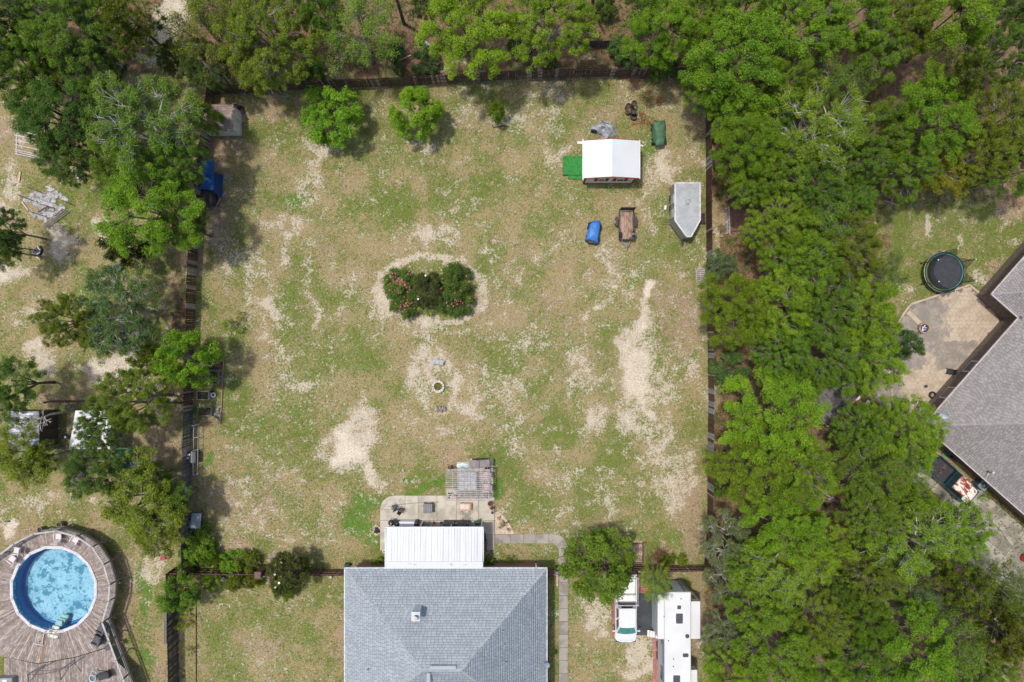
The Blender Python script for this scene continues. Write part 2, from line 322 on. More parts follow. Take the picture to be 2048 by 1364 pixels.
line('S', [(1290, 590), (1262, 680), (1258, 760), (1280, 830)], 14, .95); line('S', [(520, 440), (500, 640), (560, 700)], 8, .6); line('S', [(960, 470), (1010, 590), (960, 700)], 8, .6)
line('G', [(1312, 770), (1316, 812), (1288, 850), (1262, 862)], 5, .95); line('L', [(1312, 800), (1290, 850), (1270, 858)], 4, .7); line('L', [(1232, 760), (1236, 820)], 3, .5)
line('B', [(1318, 560), (1325, 690), (1410, 690)], 6, .7); line('S', [(396, 180), (1400, 152)], 6, .5)
jit = (fbm(GX, GY, 21, .8, 5) - .5); jit2 = (fbm(GX, GY, 31, .25, 3) - .5); jit3 = (fbm(GX, GY, 41, .5, 4) - .5)
CH['S'] = CH['S'] + jit * .42 + jit2 * .30; CH['G'] = CH['G'] + jit3 * 1.15; CH['L'] = CH['L'] + np.clip(jit3 + jit2 * .5 - .10, 0, 1) * 1.0 * (CH['T'] < .3); CH['B'] = CH['B'] + (fbm(GX, GY, 51, .6, 4) - .5) * .5; CH['T'] = CH['T'] + jit * .3 * (CH['T'] > .05)
GZ = np.where((np.abs(GX) < 49) & (np.abs(GY) < 34), (fbm(GX, GY, 61, .7, 4) - .5) * .05 - .03, -.03)
NYg, NXg = GX.shape; idx = np.arange(NYg * NXg).reshape(NYg, NXg)
quads = np.stack([idx[:-1, :-1], idx[:-1, 1:], idx[1:, 1:], idx[1:, :-1]], -1).reshape(-1, 4)
c1 = np.stack([CH['S'], CH['G'], CH['B'], np.ones_like(GX)], -1).reshape(-1, 4).clip(0, 1.4)
c2 = np.stack([CH['L'], CH['T'], np.zeros_like(GX), np.ones_like(GX)], -1).reshape(-1, 4).clip(0, 1.4)

def ground_mat():
    m, n, l, b = nt_new('soil_and_grass'); v = coords(n, l, world=True)
    a1 = n.new('ShaderNodeAttribute'); a1.attribute_name = 'cover'; a2 = n.new('ShaderNodeAttribute'); a2.attribute_name = 'growth'
    s1 = n.new('ShaderNodeSeparateColor'); l.new(a1.outputs['Color'], s1.inputs[0]); s2 = n.new('ShaderNodeSeparateColor'); l.new(a2.outputs['Color'], s2.inputs[0])
    S, G, B = s1.outputs; L, T = s2.outputs[0], s2.outputs[1]
    nf = noise(n, l, v, 5.5, 5, .75); nm = noise(n, l, v, 1.1, 5, .62); nf2 = noise(n, l, coords(n, l, (1, 1, 3), True), 7.3, 4, .8); nf3 = noise(n, l, v, 3.1, 4, .7)
    def cmb(base, w):
        o = base
        for src, k in w:
            o = mul(n, l, o, mul(n, l, mul(n, l, src, .5, 'SUBTRACT'), k), 'ADD')
        return o
    gf = step(n, l, cmb(G, [(nf2, 1.9), (nm, 1.5)]), .36, .80)
    c = mixc(n, l, gf, (.298, .238, .122), (.132, .172, .036))
    c = mixc(n, l, mul(n, l, step(n, l, nf3, .5, .66), .5), c, (.20, .155, .068))
    bf = step(n, l, cmb(B, [(nf3, 1.6), (nm, 1.3)]), .36, .66)
    c = mixc(n, l, mul(n, l, bf, .75), c, (.325, .232, .158))
    lf = step(n, l, cmb(L, [(nf2, 1.1), (nm, 1.0)]), .34, .72)
    c = mixc(n, l, mul(n, l, lf, .9), c, (.095, .180, .028))
    sf = step(n, l, cmb(S, [(nf, 2.3), (nm, 1.7), (nf2, 1.0)]), .42, .82)
    c = mixc(n, l, mul(n, l, sf, .92), c, (.50, .43, .34))
    sff = step(n, l, cmb(S, [(nf3, 1.2), (nm, .7)]), .86, 1.16)
    c = mixc(n, l, mul(n, l, sff, .8), c, (.61, .53, .42))
    # dark weeds, dead grass flecks
    wf = step(n, l, cmb(mul(n, l, S, -.10, 'MULTIPLY'), [(nf2, 2.0), (nf3, 1.5)]), .16, .34)
    c = mixc(n, l, mul(n, l, wf, .72), c, (.115, .105, .030))
    tf = step(n, l, cmb(T, [(nf3, 1.0), (nm, 1.2)]), .34, .7)
    tc = mixc(n, l, step(n, l, nf, .40, .62), (.13, .074, .048), (.25, .15, .098))
    tc = mixc(n, l, step(n, l, nm, .50, .64), tc, (.085, .085, .030))
    c = mixc(n, l, mul(n, l, tf, .92), c, tc)
    k = n.new('ShaderNodeMapRange'); l.new(noise(n, l, v, 16, 3, .7), k.inputs[0]); k.inputs[1].default_value = .3; k.inputs[2].default_value = .7; k.inputs[3].default_value = .55; k.inputs[4].default_value = 1.45
    hs = n.new('ShaderNodeHueSaturation'); l.new(c, hs.inputs['Color']); l.new(k.outputs[0], hs.inputs['Value'])
    l.new(hs.outputs[0], b.inputs['Base Color']); b.inputs['Roughness'].default_value = .95; b.inputs['Specular IOR Level'].default_value = .1
    bm = n.new('ShaderNodeBump'); bm.inputs['Strength'].default_value = .8; bm.inputs['Distance'].default_value = .06
    l.new(mul(n, l, nf, noise(n, l, v, 18, 3, .7), 'ADD'), bm.inputs['Height']); l.new(bm.outputs[0], b.inputs['Normal'])
    return m
me = np_mesh('ground', np.stack([GX, GY, GZ], -1).reshape(-1, 3), quads, ground_mat(), {'cover': c1, 'growth': c2}, smooth=True)
g_o = bpy.data.objects.new('ground', me); col.objects.link(g_o); tag(g_o, kind='structure')

# sparse tufts standing on the lawn (uncountable)
def sample_field(F, x, y):
    i = np.clip(((y + 35) / .22).astype(int) + 5, 0, F.shape[0] - 1); j = np.clip(((x + 50) / .22).astype(int) + 5, 0, F.shape[1] - 1); return F[i, j]
def tuft_mat(name, a, b2):
    m, n, l, b = nt_new(name); g = n.new('ShaderNodeNewGeometry'); l.new(mixc(n, l, g.outputs['Random Per Island'], a, b2), b.inputs['Base Color']); b.inputs['Roughness'].default_value = .8; b.inputs['Specular IOR Level'].default_value = .2; return m
def scatter_blades(name, N, keep, size, mat, seed, flat=.5, stem=3):
    rs = np.random.RandomState(seed); x = rs.uniform(-46, 46, N); y = rs.uniform(-31, 31, N); k = keep(x, y, rs); x = x[k]; y = y[k]; N = len(x)
    V = []; 
    for s in range(stem):
        a = rs.rand(N) * 6.28; L = size * (.6 + .8 * rs.rand(N)); h = L * (1 - flat) * (.5 + rs.rand(N)); w = L * .22
        p = np.stack([x - np.sin(a) * w, y + np.cos(a) * w, np.full(N, -.03)], -1); q = np.stack([x + np.sin(a) * w, y - np.cos(a) * w, np.full(N, -.03)], -1)
        t = np.stack([x + np.cos(a) * L, y + np.sin(a) * L, h], -1); V.append(np.stack([p, q, t], 1))
    V = np.concatenate(V, 0).reshape(-1, 3); F = np.arange(len(V)).reshape(-1, 3)
    o = bpy.data.objects.new(name, np_mesh(name, V, F, mat)); col.objects.link(o); return o
def keep_lawn(x, y, rs):
    g = sample_field(CH['G'], x, y) - sample_field(CH['S'], x, y) * .9 - sample_field(CH['T'], x, y) * .6 + .25 * vnoise(x, y, 77, 1.2); return rs.rand(len(x)) < np.clip(g * 1.2, 0, 1)
o = scatter_blades('grass_tufts', 90000, keep_lawn, .10, tuft_mat('tuft_green', (.20, .185, .06), (.10, .14, .025)), 5)
tag(o, 'short tufts of green and yellowing grass dotted over the lawns', 'grass', kind='stuff')
def keep_dry(x, y, rs):
    g = .5 - np.abs(sample_field(CH['S'], x, y) - .55) * 1.3 - sample_field(CH['T'], x, y) * .6; return rs.rand(len(x)) < np.clip(g, 0, 1)
o = scatter_blades('dry_grass', 30000, keep_dry, .085, tuft_mat('tuft_dry', (.33, .265, .165), (.20, .15, .08)), 6, flat=.8)
tag(o, 'dry straw coloured grass stalks lying on the sandy lawn', 'dry grass', kind='stuff')
def keep_und(x, y, rs): return rs.rand(len(x)) < np.clip(sample_field(CH['T'], x, y) - .3, 0, 1) * (vnoise(x, y, 88, .35) > .42)
o = scatter_blades('undergrowth', 90000, keep_und, .20, tuft_mat('under_green', (.10, .17, .02), (.035, .07, .012)), 8, flat=.3, stem=3)
tag(o, 'low green undergrowth between the trees of the woods', 'undergrowth', kind='stuff')
def keep_lit(x, y, rs): return rs.rand(len(x)) < np.clip(sample_field(CH['T'], x, y) - .1, 0, 1)
o = scatter_blades('leaf_litter', 60000, keep_lit, .10, tuft_mat('litter', (.30, .17, .10), (.12, .07, .045)), 7, flat=.85, stem=1)
tag(o, 'brown fallen leaves and needles covering the floor of the woods', 'leaf litter', kind='stuff')
# ---------------------------------------------------------------- common materials
WHITE = M('white_metal', (.62, .63, .64), (.55, .56, .58), rough=.45, scale=1.2)
WHITED = M('weathered_white', (.68, .68, .67), (.46, .45, .43), rough=.7, scale=2.5, lo=.5, hi=.75)
CONC = M('concrete', (.46, .42, .345), (.34, .31, .255), rough=.9, scale=.9, bump=.2, objvar=.10, fine=.07)
CONC2 = M('path_concrete', (.31, .28, .245), (.22, .20, .175), rough=.9, scale=1.1, bump=.2, objvar=.12, fine=.08)
CONC3 = M('drive_concrete', (.34, .31, .25), (.20, .18, .145), rough=.9, scale=.8, bump=.2, objvar=.08, fine=.10)
BLACK = M('black_plastic', (.022, .023, .026), (.04, .04, .045), rough=.5); BLACKM = M('black_metal', (.03, .03, .033), (.055, .05, .05), rough=.5)
RUBBER = M('rubber', (.025, .025, .027), rough=.85); STEEL = M('steel', (.42, .43, .44), (.30, .31, .32), rough=.4, metal=.6)
GREYM = M('grey_metal', (.30, .31, .32), (.22, .23, .24), rough=.5, scale=2); GLASSD = M('dark_glass', (.02, .03, .035), (.03, .04, .05), rough=.08, spec=.8)
DSOIL = M('dark_soil', (.045, .030, .025), (.085, .06, .045), rough=1, scale=9, bump=.5)
PICK_B = M('picket_brown', (.105, .048, .034), (.055, .028, .022), rough=.9, scale=2.5, objvar=.35, stretch=(8, 8, 1))
PICK_D = M('picket_dark', (.085, .060, .042), (.045, .032, .026), rough=.9, scale=2.5, objvar=.40, stretch=(8, 8, 1))
PICK_G = M('picket_grey', (.125, .125, .130), (.070, .068, .070), rough=.9, scale=2.5, objvar=.30, stretch=(8, 8, 1))
PICK_L = M('picket_pale', (.34, .29, .25), (.22, .19, .17), rough=.9, scale=2.5, objvar=.25, stretch=(8, 8, 1))
PICK_K = M('picket_black', (.040, .040, .042), (.065, .062, .060), rough=.9, scale=2.5, objvar=.30, stretch=(8, 8, 1))
WOODB = M('rail_brown', (.16, .095, .070), (.09, .055, .045), rough=.9, scale=3, objvar=.15)
WOODG = M('wood_grey', (.27, .235, .21), (.17, .145, .13), rough=.9, scale=3, objvar=.2, stretch=(1, 6, 6))
WOODO = M('wood_orange', (.50, .29, .13), (.40, .22, .10), rough=.7, scale=4)

# ---------------------------------------------------------------- fences
def fence(name, label, pts, h, pick, seed, rails='out', pale=.06, pale_mat=None, gap=.155, pale_runs=(), group=None, lean=0.0, cap=0.0):
    """pts: photo pixels of the TOP edge.  Every picket, post and rail is a part."""
    W = [Vector((*P(x, y, h), 0)) for x, y in pts]; org = W[0].copy(); t = thing(name, label, 'fence', org, group=group)
    pale_mat = pale_mat or PICK_L; rnd = random.Random(seed); b = MB(); b.box((0, 0, h / 2), (.138, .018, h)); pm = b.mesh('picket', pick if not callable(pick) else PICK_B)
    sp = MB(); sp.box((0, 0, (h - .15) / 2), (.09, .09, h - .15)); pom = sp.mesh('post', WOODB); sgn = 1 if rails == 'in' else -1; n = 0; carry = 0; total = 0; pc = 1.0; run = 0
    for a, c in zip(W[:-1], W[1:]):
        d = c - a; L = d.length; d.normalize(); ang = math.atan2(d.y, d.x); nrm = Vector((-d.y, d.x, 0)); x = carry
        while x < L:
            p = a + d * x - org + nrm * rnd.uniform(-.004, .004)
            if n < 298:
                if run > 0: run -= 1; lite = True
                else:
                    lite = rnd.random() < pale
                    if lite: run = rnd.choice((0, 0, 1, 2))
                mt = pale_mat if lite else (pick(total) if callable(pick) else pick)
                o = link_mesh('picket', pm, t, (p.x, p.y, rnd.uniform(-.05, 0)), ang, (rnd.uniform(.9, 1.0), 1, rnd.uniform(.975, 1.01)), mt); o.rotation_euler[1] = rnd.uniform(-.012, .012) + lean; n += 1
            x += gap; total += gap
        carry = x - L
        for zz in (.3, h * .5, h - .25):
            r = MB(); m0 = (a + c) / 2 - org + nrm * .035 * sgn; r.box((m0.x, m0.y, zz), (L, .04, .085), ang); r.build('rail', WOODB, t)
        k = max(1, round(L / 2.4))
        for i in range(k): q = a + d * (L * i / k) - org + nrm * .10 * sgn; link_mesh('post', pom, t, (q.x, q.y, 0), ang)
    return t
fence('back_fence', 'long brown picket fence across the top of the lawn', [(1427, 131), (1290, 134), (1180, 136), (1024, 141), (830, 153), (660, 159), (540, 165), (412, 173)], 1.95, PICK_D, 1, 'in', .07)
def leftmix(s): return PICK_B if s < 27.5 else PICK_G
fence('left_fence', 'weathered picket fence down the left side of the lawn, reddish above and grey below', [(412, 173), (396, 300), (379, 440), (372, 560), (370, 640), (367, 765), (364, 880), (362, 1000), (361, 1142)], 1.85, leftmix, 2, 'out', .10)
fence('right_fence', 'reddish picket fence with pale grey replacement pickets along the right of the lawn', [(1421, 1140), (1427, 1060), (1427, 930), (1429, 800), (1427, 640), (1424, 400), (1424, 250), (1427, 131)], 1.8, PICK_B, 3, 'out', .10, M('picket_palegrey', (.27, .27, .28), (.18, .18, .19), rough=.9, objvar=.2))
fence('side_fence', 'black weathered picket fence beside the lower left lawn', [(331, 1151), (333, 1260), (336, 1400)], 2.0, PICK_K, 4, 'out', .0, lean=.02)
fence('lower_fence', 'brown rail and picket fence between the lower left corner and the house', [(333, 1150), (430, 1151), (520, 1152), (692, 1152)], 1.75, PICK_B, 5, 'in', .03)
fence('camper_fence', 'brown rail and picket fence above the camper', [(1136, 1142), (1262, 1142), (1340, 1144), (1424, 1143)], 1.75, PICK_B, 6, 'in', .03)
fence('inner_fence', 'low dark board fence in the left neighbour yard above the white carport', [(84, 804), (220, 804), (364, 807)], 1.5, PICK_D, 7, 'out', .05)
fence('wood_fence', 'short run of dark pickets in the wood behind the back fence', [(1148, 82), (1236, 80)], 1.4, PICK_K, 8, 'in', .1, PICK_G)
def gpost(px, py, label, w=.5, h=2.1, m=None):
    x, y = P(px, py, h); t = thing('gate_post', label, 'gate post', (x, y, 0)); b = MB(); b.box((0, 0, h / 2), (w, w, h)); b.build('column', PICK_B, t); b = MB(); b.bbox((0, 0, h + .06), (w + .08, w + .08, .12), .05); b.build('cap', M('cap_brown', (.15, .09, .075), (.10, .06, .05), rough=.8), t)
gpost(365, 1149, 'brown boxed gate post at the lower left fence corner'); gpost(516, 1150, 'brown boxed gate post in the lower fence left of the magnolia')

# ---------------------------------------------------------------- shingled roofs
def shingle_mat(name, a, b_, c): 
    m, n, l, b = nt_new(name); v = coords(n, l, world=True); g = n.new('ShaderNodeNewGeometry')
    cr = n.new('ShaderNodeValToRGB'); l.new(g.outputs['Random Per Island'], cr.inputs[0]); e = cr.color_ramp.elements; e[0].color = (*a, 1); e[1].color = (*c, 1); k = e.new(.5); k.color = (*b_, 1)
    q = n.new('ShaderNodeMapRange'); l.new(noise(n, l, v, .7, 4), q.inputs[0]); q.inputs[1].default_value = .3; q.inputs[2].default_value = .7; q.inputs[3].default_value = .95; q.inputs[4].default_value = 1.05
    hs = n.new('ShaderNodeHueSaturation'); l.new(cr.outputs[0], hs.inputs['Color']); l.new(q.outputs[0], hs.inputs['Value']); l.new(hs.outputs[0], b.inputs['Base Color']); b.inputs['Roughness'].default_value = .9; b.inputs['Specular IOR Level'].default_value = .25; return m
SH_BLUE = shingle_mat('shingle_bluegrey', (.29, .325, .355), (.325, .365, .395), (.365, .405, .435))
SH_BROWN = shingle_mat('shingle_brown', (.235, .22, .215), (.28, .262, .255), (.33, .31, .30))
SH_DARK = shingle_mat('shingle_dark', (.10, .09, .085), (.15, .135, .13), (.21, .195, .19)); SH_RED = shingle_mat('shingle_red', (.24, .17, .155), (.31, .235, .21), (.38, .30, .27))
def shingles(O, u, s, poly, seed=0, row=.20, tab=.32, lift=.013):
    """tabs laid course by course on the plane O + a*u + b*s wherever (a, b) lies in poly; returns verts, quads"""
    rs = np.random.RandomState(seed); O = np.array(O, float); u = np.array(u, float); s = np.array(s, float); nrm = np.cross(u, s); nrm /= np.linalg.norm(nrm); nrm *= np.sign(nrm[2])
    A = [p[0] for p in poly]; B = [p[1] for p in poly]; V = []
    b = min(B); j = 0
    while b < max(B):
        a = min(A) - rs.rand() * tab
        while a < max(A):
            w = tab * rs.uniform(.8, 1.2)
            if inside(a + w / 2, b + row / 2, poly):
                k = rs.uniform(.7, 1.3) * lift; drop = rs.uniform(0, .02)
                p = [O + u * a + s * (b - drop), O + u * (a + w * .91) + s * (b - drop), O + u * (a + w * .91) + s * (b + row * .985), O + u * a + s * (b + row * .985)]
                V += [p[0] + nrm * k, p[1] + nrm * k, p[2] + nrm * .006, p[3] + nrm * .006, p[0] - nrm * .002, p[1] - nrm * .002]
            a += w
        b += row; j += 1
    return np.array(V)
def shingle_obj(name, planes, mat, parent, org=(0, 0, 0), **kw):
    Vs = [shingles(O, u, s, poly, i, **kw) for i, (O, u, s, poly) in enumerate(planes)]; V = np.concatenate([v for v in Vs if len(v)]) - np.array([org[0], org[1], 0]); n = len(V) // 6; b = np.arange(n)[:, None] * 6
    F = np.concatenate([b + np.array([[0, 1, 2, 3]]), b + np.array([[4, 5, 1, 0]])]); me = np_mesh(name, V, F, mat); o = bpy.data.objects.new(name, me); col.objects.link(o); o.parent = parent; return tag(o, kind='stuff')
def caps(a, b, mat, parent, org, w=.28):
    """overlapping cap shingles along a hip or ridge"""
    a = Vector(a) - Vector(org); b = Vector(b) - Vector(org); d = b - a; L = d.length; d.normalize(); side = Vector((-d.y, d.x, 0)).normalized(); mb = MB(); x = 0; k = 0
    while x < L:
        p = a + d * x + Vector((0, 0, .035)); q = a + d * min(x + .3, L) + Vector((0, 0, .018)); dn = Vector((0, 0, -.085))
        mb.add([p + side * w / 2 + dn, p, p - side * w / 2 + dn, q - side * w / 2 + dn, q, q + side * w / 2 + dn], [(0, 1, 4, 5), (1, 2, 3, 4)]); x += .26; k += 1
    return tag(mb.build('ridge_cap', mat, parent), kind='stuff')
# --- the main house
SK = M('soffit_white', (.60, .62, .64), rough=.5); FASC = SK
x0, y0 = P(690, 1137, 3.0); x1, _ = P(1093, 1138, 3.0); yb = y0 - 13.8; run = 6.9; rise = 3.35; OG = ((x0 + x1) / 2, (y0 + yb) / 2, 0)
house = thing('house', 'large house with blue grey hipped shingle roof at the bottom centre', 'house', OG)
xl, xr = x0 + run, x1 - run; ym = (y0 + yb) / 2
def lc(p): return (p[0] - OG[0], p[1] - OG[1], p[2])
b = MB(OG); b.box((OG[0], OG[1], 1.45), (x1 - x0 - 1.0, 12.8, 2.9)); b.build('wall', M('brick_house', (.30, .17, .13), (.22, .12, .09), rough=.9, scale=8), house)
b = MB(OG); z = 3.0; tp = 3.0 + rise
b.add([(x0, y0, z), (x1, y0, z), (x1, yb, z), (x0, yb, z), (xl, ym, tp), (xr, ym, tp)], [(0, 4, 5, 1), (1, 5, 2), (2, 5, 4, 3), (3, 4, 0), (0, 1, 2, 3)]); b.build('roof', M('roof_under_blue', (.12, .14, .155), (.10, .12, .135), rough=.95), house)
sl = math.hypot(run, rise); cs, sn = run / sl, rise / sl
shingle_obj('shingles', [((x0, y0, z), (1, 0, 0), (0, -cs, sn), [(0, 0), (x1 - x0, 0), (x1 - x0 - run, sl), (run, sl)]), ((x0, yb, z), (0, 1, 0), (cs, 0, sn), [(0, 0), (13.8, 0), (13.8 - run, sl)]),
    ((x1, yb, z), (0, 1, 0), (-cs, 0, sn), [(0, 0), (13.8, 0), (13.8 - run, sl)]), ((x0, yb, z), (1, 0, 0), (0, cs, sn), [(0, 0), (x1 - x0, 0), (x1 - x0 - run, sl), (run, sl)])], SH_BLUE, house, OG)
for a, c in (((x0, y0, z), (xl, ym, tp)), ((x1, y0, z), (xr, ym, tp)), ((x0, yb, z), (xl, ym, tp)), ((x1, yb, z), (xr, ym, tp)), ((xl, ym, tp), (xr, ym, tp))): caps(a, c, shingle_mat('cap_grey', (.27, .29, .31), (.31, .33, .35), (.35, .37, .39)) if 'capg' not in MATS else MATS['capg'], house, OG)
b = MB(OG)
for c, d in (((OG[0], y0 + .03, 2.93), (x1 - x0 + .12, .10, .16)), ((x0 - .03, OG[1], 2.93), (.10, 13.8, .16)), ((x1 + .03, OG[1], 2.93), (.10, 13.8, .16))): b.box(c, d)
b.build('gutter', FASC, house)
# chimney, vents, pipes
cx, cy = P(833, 1222, 5.6); zc = 3.0 + (y0 - cy) * rise / run; b = MB(OG)
px0, py0 = P(837, 1217, zc); b.box((px0, py0, zc + .65), (.60, .62, 1.9)); ch = b.build('chimney', M('chimney_white', (.52, .58, .61), (.47, .53, .56), rough=.6), house)
b = MB(OG); b.bbox((px0, py0, zc + 1.62), (.70, .74, .08), .03); b.build('chimney_top', M('chimney_white', (0, 0, 0)), ch)
b = MB(OG); b.cyl((px0, py0, zc + 1.66), .13, .38, 14); b.build('flue', M('flue_dark', (.05, .04, .04)), ch); b = MB(OG); b.cyl((px0, py0, zc + 2.04), .20, .05, 16); b.cyl((px0, py0, zc + 2.09), .19, .06, 16, .05); b.build('flue_cap', M('flue_cap', (.62, .55, .48), (.5, .42, .36), rough=.4), ch)
for px, py, w, d in ((886, 1336, 2.1, .32), (857, 1358, .30, .9)):
    vx, vy = P(px, py, tp + .1); b = MB(OG); b.bbox((vx, vy, tp + .06), (w, d, .10), .05); b.build('ridge_vent', SH_BLUE, house)
for px, py in ((735, 1340), (1009, 1290), (1012, 1325), (1005, 1262)):
    vx, vy = P(px, py, 4.6); zz = 3 + min((vx - x0), (x1 - vx), (y0 - vy)) * rise / run; vx, vy = P(px, py, zz + .2); b = MB(OG); b.cyl((vx, vy, zz - .1), .05, .38, 10); b.build('vent_pipe', GREYM, house)
vx, vy = P(1093, 1329, 3.2); b = MB(OG); b.lathe((vx, vy, 3.28), [(.01, .0), (.12, .01), (.22, .05), (.27, .10)], 18); b.tube((vx - .1, vy, 2.9), (vx, vy, 3.28), .025); b.build('satellite_dish', M('dish_blue', (.20, .23, .27), (.16, .19, .22), rough=.5), house, smooth=False)
vx, vy = P(1072, 1134, 3.0); b = MB(OG); b.cyl((vx, vy + .15, 2.6), .04, .7, 8); b.build('vent_pipe', WHITE, house)

# --- patio roof: ribbed white panels on posts
pc = thing('patio_roof', 'white ribbed metal patio roof attached to the back of the house', 'patio roof', (*P(868, 1097, 2.7), 0)); PO = tuple(pc.location)
ya = P(0, 1056, 2.55)[1]; yc = P(0, 1124, 2.9)[1]; yd = y0 + .0; xa = P(772, 0, 2.6)[0]; xb = P(965.5, 0, 2.6)[0]; n = 17; w = (xb - xa) / n
rnd = random.Random(5); PANEL = M('panel_white', (.52, .54, .56), (.45, .475, .50), rough=.45, scale=1.0, objvar=.05, stretch=(6, .3, 1), spec=.5)
def zr(y): return 2.55 + (ya - y) / (ya - yd) * .42
for i in range(n):
    b = MB(PO); xs = xa + i * w; prof = [(0, .035), (.035, .035), (.045, 0), (w * .5 - .03, 0), (w * .5 - .02, .02), (w * .5 + .02, .02), (w * .5 + .03, 0), (w - .012, 0)]
    for (u0, h0), (u1, h1) in zip(prof[:-1], prof[1:]): b.quad((xs + u0, ya, zr(ya) + h0), (xs + u0, yc, zr(yc) + h0), (xs + u1, yc, zr(yc) + h1), (xs + u1, ya, zr(ya) + h1))
    b.quad((xs, ya, zr(ya) - .04), (xs + w - .012, ya, zr(ya) - .04), (xs + w - .012, yc, zr(yc) - .04), (xs, yc, zr(yc) - .04)); b.build('roof_panel', PANEL, pc)
b = MB(PO); b.add([(xa - .03, yc + .04, zr(yc) + .05), (xb + .03, yc + .04, zr(yc) + .05), (xb + .03, yd, zr(yd) + .09), (xa - .03, yd, zr(yd) + .09), (xa - .03, yc + .04, zr(yc)), (xb + .03, yc + .04, zr(yc))], [(3, 2, 1, 0), (4, 0, 1, 5)]); b.build('flashing', M('flashing', (.53, .54, .53), (.36, .35, .34), rough=.6, scale=2.2, lo=.58, hi=.7, stretch=(.6, 2, 1)), pc)
b = MB(PO); b.box(((xa + xb) / 2, ya + .05, 2.5), (xb - xa + .12, .10, .14)); b.box((xa - .05, (ya + yd) / 2, 2.66), (.08, ya - yd, .10)); b.box((xb + .05, (ya + yd) / 2, 2.66), (.08, ya - yd, .10)); b.build('gutter', WHITE, pc)
for i in range(4): b = MB(PO); b.box((xa + .15 + (xb - xa - .3) * i / 3, ya - .12, 1.22), (.1, .1, 2.44)); b.build('post', WHITE, pc)

# --- patio slabs
def slab_set(name, kind_label, polys, z0, z1, mat, bevel=.014):
    org = (*P(*polys[0][0]), 0); t = thing(name, None, None, org, kind='structure')
    for poly in polys: b = MB(org); b.prism(shrink([P(x, y, z1) for x, y in poly], bevel), z0, z1, .996); b.build('slab', mat, t)
    return t
def cornerpts(cx, cy, r, a0, a1, n=5): return [(cx + r * math.cos(R_(a0 + (a1 - a0) * i / n)), cy - r * math.sin(R_(a0 + (a1 - a0) * i / n))) for i in range(n + 1)]
slab_set('patio', '', [
    cornerpts(788, 1019, 28, 180, 90) + [(810, 991), (810, 1019)], [(760, 1019), (810, 1019), (790, 1041), (790, 1041), (760, 1041)], [(810, 991), (836, 991), (836, 1041), (790, 1041), (810, 1019)], [(836, 991), (847, 991), (874, 991), (874, 1012), (836, 1012)], [(836, 1012), (874, 1012), (874, 1041), (836, 1041)],
    [(874, 991), (913, 991), (913, 1041), (874, 1041)], [(913, 994), (957, 994), (957, 1041), (913, 1041)], [(957, 994), (989, 994), (989, 1041), (957, 1041)],
    [(760, 1041), (798, 1041), (798, 1101), (760, 1101)], [(798, 1041), (836, 1041), (836, 1101), (798, 1101)], [(836, 1041), (874, 1041), (874, 1101), (836, 1101)], [(874, 1041), (913, 1041), (913, 1101), (874, 1101)], [(913, 1041), (957, 1041), (957, 1101), (913, 1101)], [(957, 1041), (989, 1041), (989, 1069), (957, 1069)], [(957, 1069), (989, 1069), (989, 1100), (957, 1100)],
    [(914, 923), (938, 923), (938, 960), (914, 960)], [(938, 917), (987, 917), (987, 935), (938, 935)], [(938, 935), (987, 935), (987, 960), (938, 960)], [(914, 960), (950, 960), (950, 994), (914, 994)], [(950, 960), (987, 960), (987, 994), (950, 994)], [(893, 978), (914, 978), (914, 991), (893, 991)]], -.15, .06, CONC)
segs = [(989, 1010), (1010, 1047), (1047, 1072), (1072, 1098)]
polys = [[(990, 1069), (1021, 1069), (1021, 1087), (990, 1087)], [(1021, 1069), (1047, 1068), (1047, 1087), (1021, 1087)], [(1047, 1068), (1072, 1068), (1072, 1087), (1047, 1087)], [(1072, 1068), (1098, 1068), (1098, 1087), (1072, 1087)],
    [(1098, 1068)] + cornerpts(1108, 1095, 27, 85, 42, 3) + [(1113, 1092), (1106, 1087), (1098, 1087)], cornerpts(1108, 1095, 27, 42, 0, 3) + [(1136, 1113), (1118, 1113), (1117, 1098), (1113, 1092)]]
polys += [[(1118, y), (1136, y), (1136, y + 26), (1118, y + 26)] for y in range(1113, 1400, 26)]
slab_set('path', '', polys, -.12, .05, CONC2)

# --- right neighbour: stamped patio, driveway, house
pat = [(1735, 768), (1791, 651), (1813, 618), (1822, 608), (1883, 588), (1938, 570), (1962, 590), (2010, 640), (1930, 740), (1848, 842), (1800, 850), (1750, 800)]
patw = [P(*p) for p in pat]; po = (*patw[0], 0)
st = thing('stamped_patio', None, None, po, kind='structure')
b = MB(po); b.prism(patw, -.15, .02); b.build('base', M('stamp_base', (.22, .19, .155), (.15, .13, .11), rough=.95, scale=2), st)
def stone_mat(name, c, c2): return M(name, c, c2, rough=.9, scale=1.2, objvar=.05, fine=.10, bump=.2, world=True)
ST_P = stone_mat('stone_pale', (.46, .375, .285), (.39, .31, .23)); ST_G = stone_mat('stone_grey', (.24, .21, .18), (.31, .27, .225)); ST_M = stone_mat('stone_mid', (.32, .27, .215), (.40, .33, .255))
rs = np.random.RandomState(8); g = .385; cells = []; 
def hv(i, j):      # jittered honeycomb vertex
    r = np.random.RandomState((i * 7919 + j * 104729) % 2**31); return (r.rand(2) - .5) * g * .62
X0 = min(p[0] for p in patw) - 1; Y0 = min(p[1] for p in patw) - 1; X1 = max(p[0] for p in patw) + 1; Y1 = max(p[1] for p in patw) + 1
hexr = g * .62; dx = hexr * math.sqrt(3); dy = hexr * 1.5; stuff_mb = MB(po); nst = 0
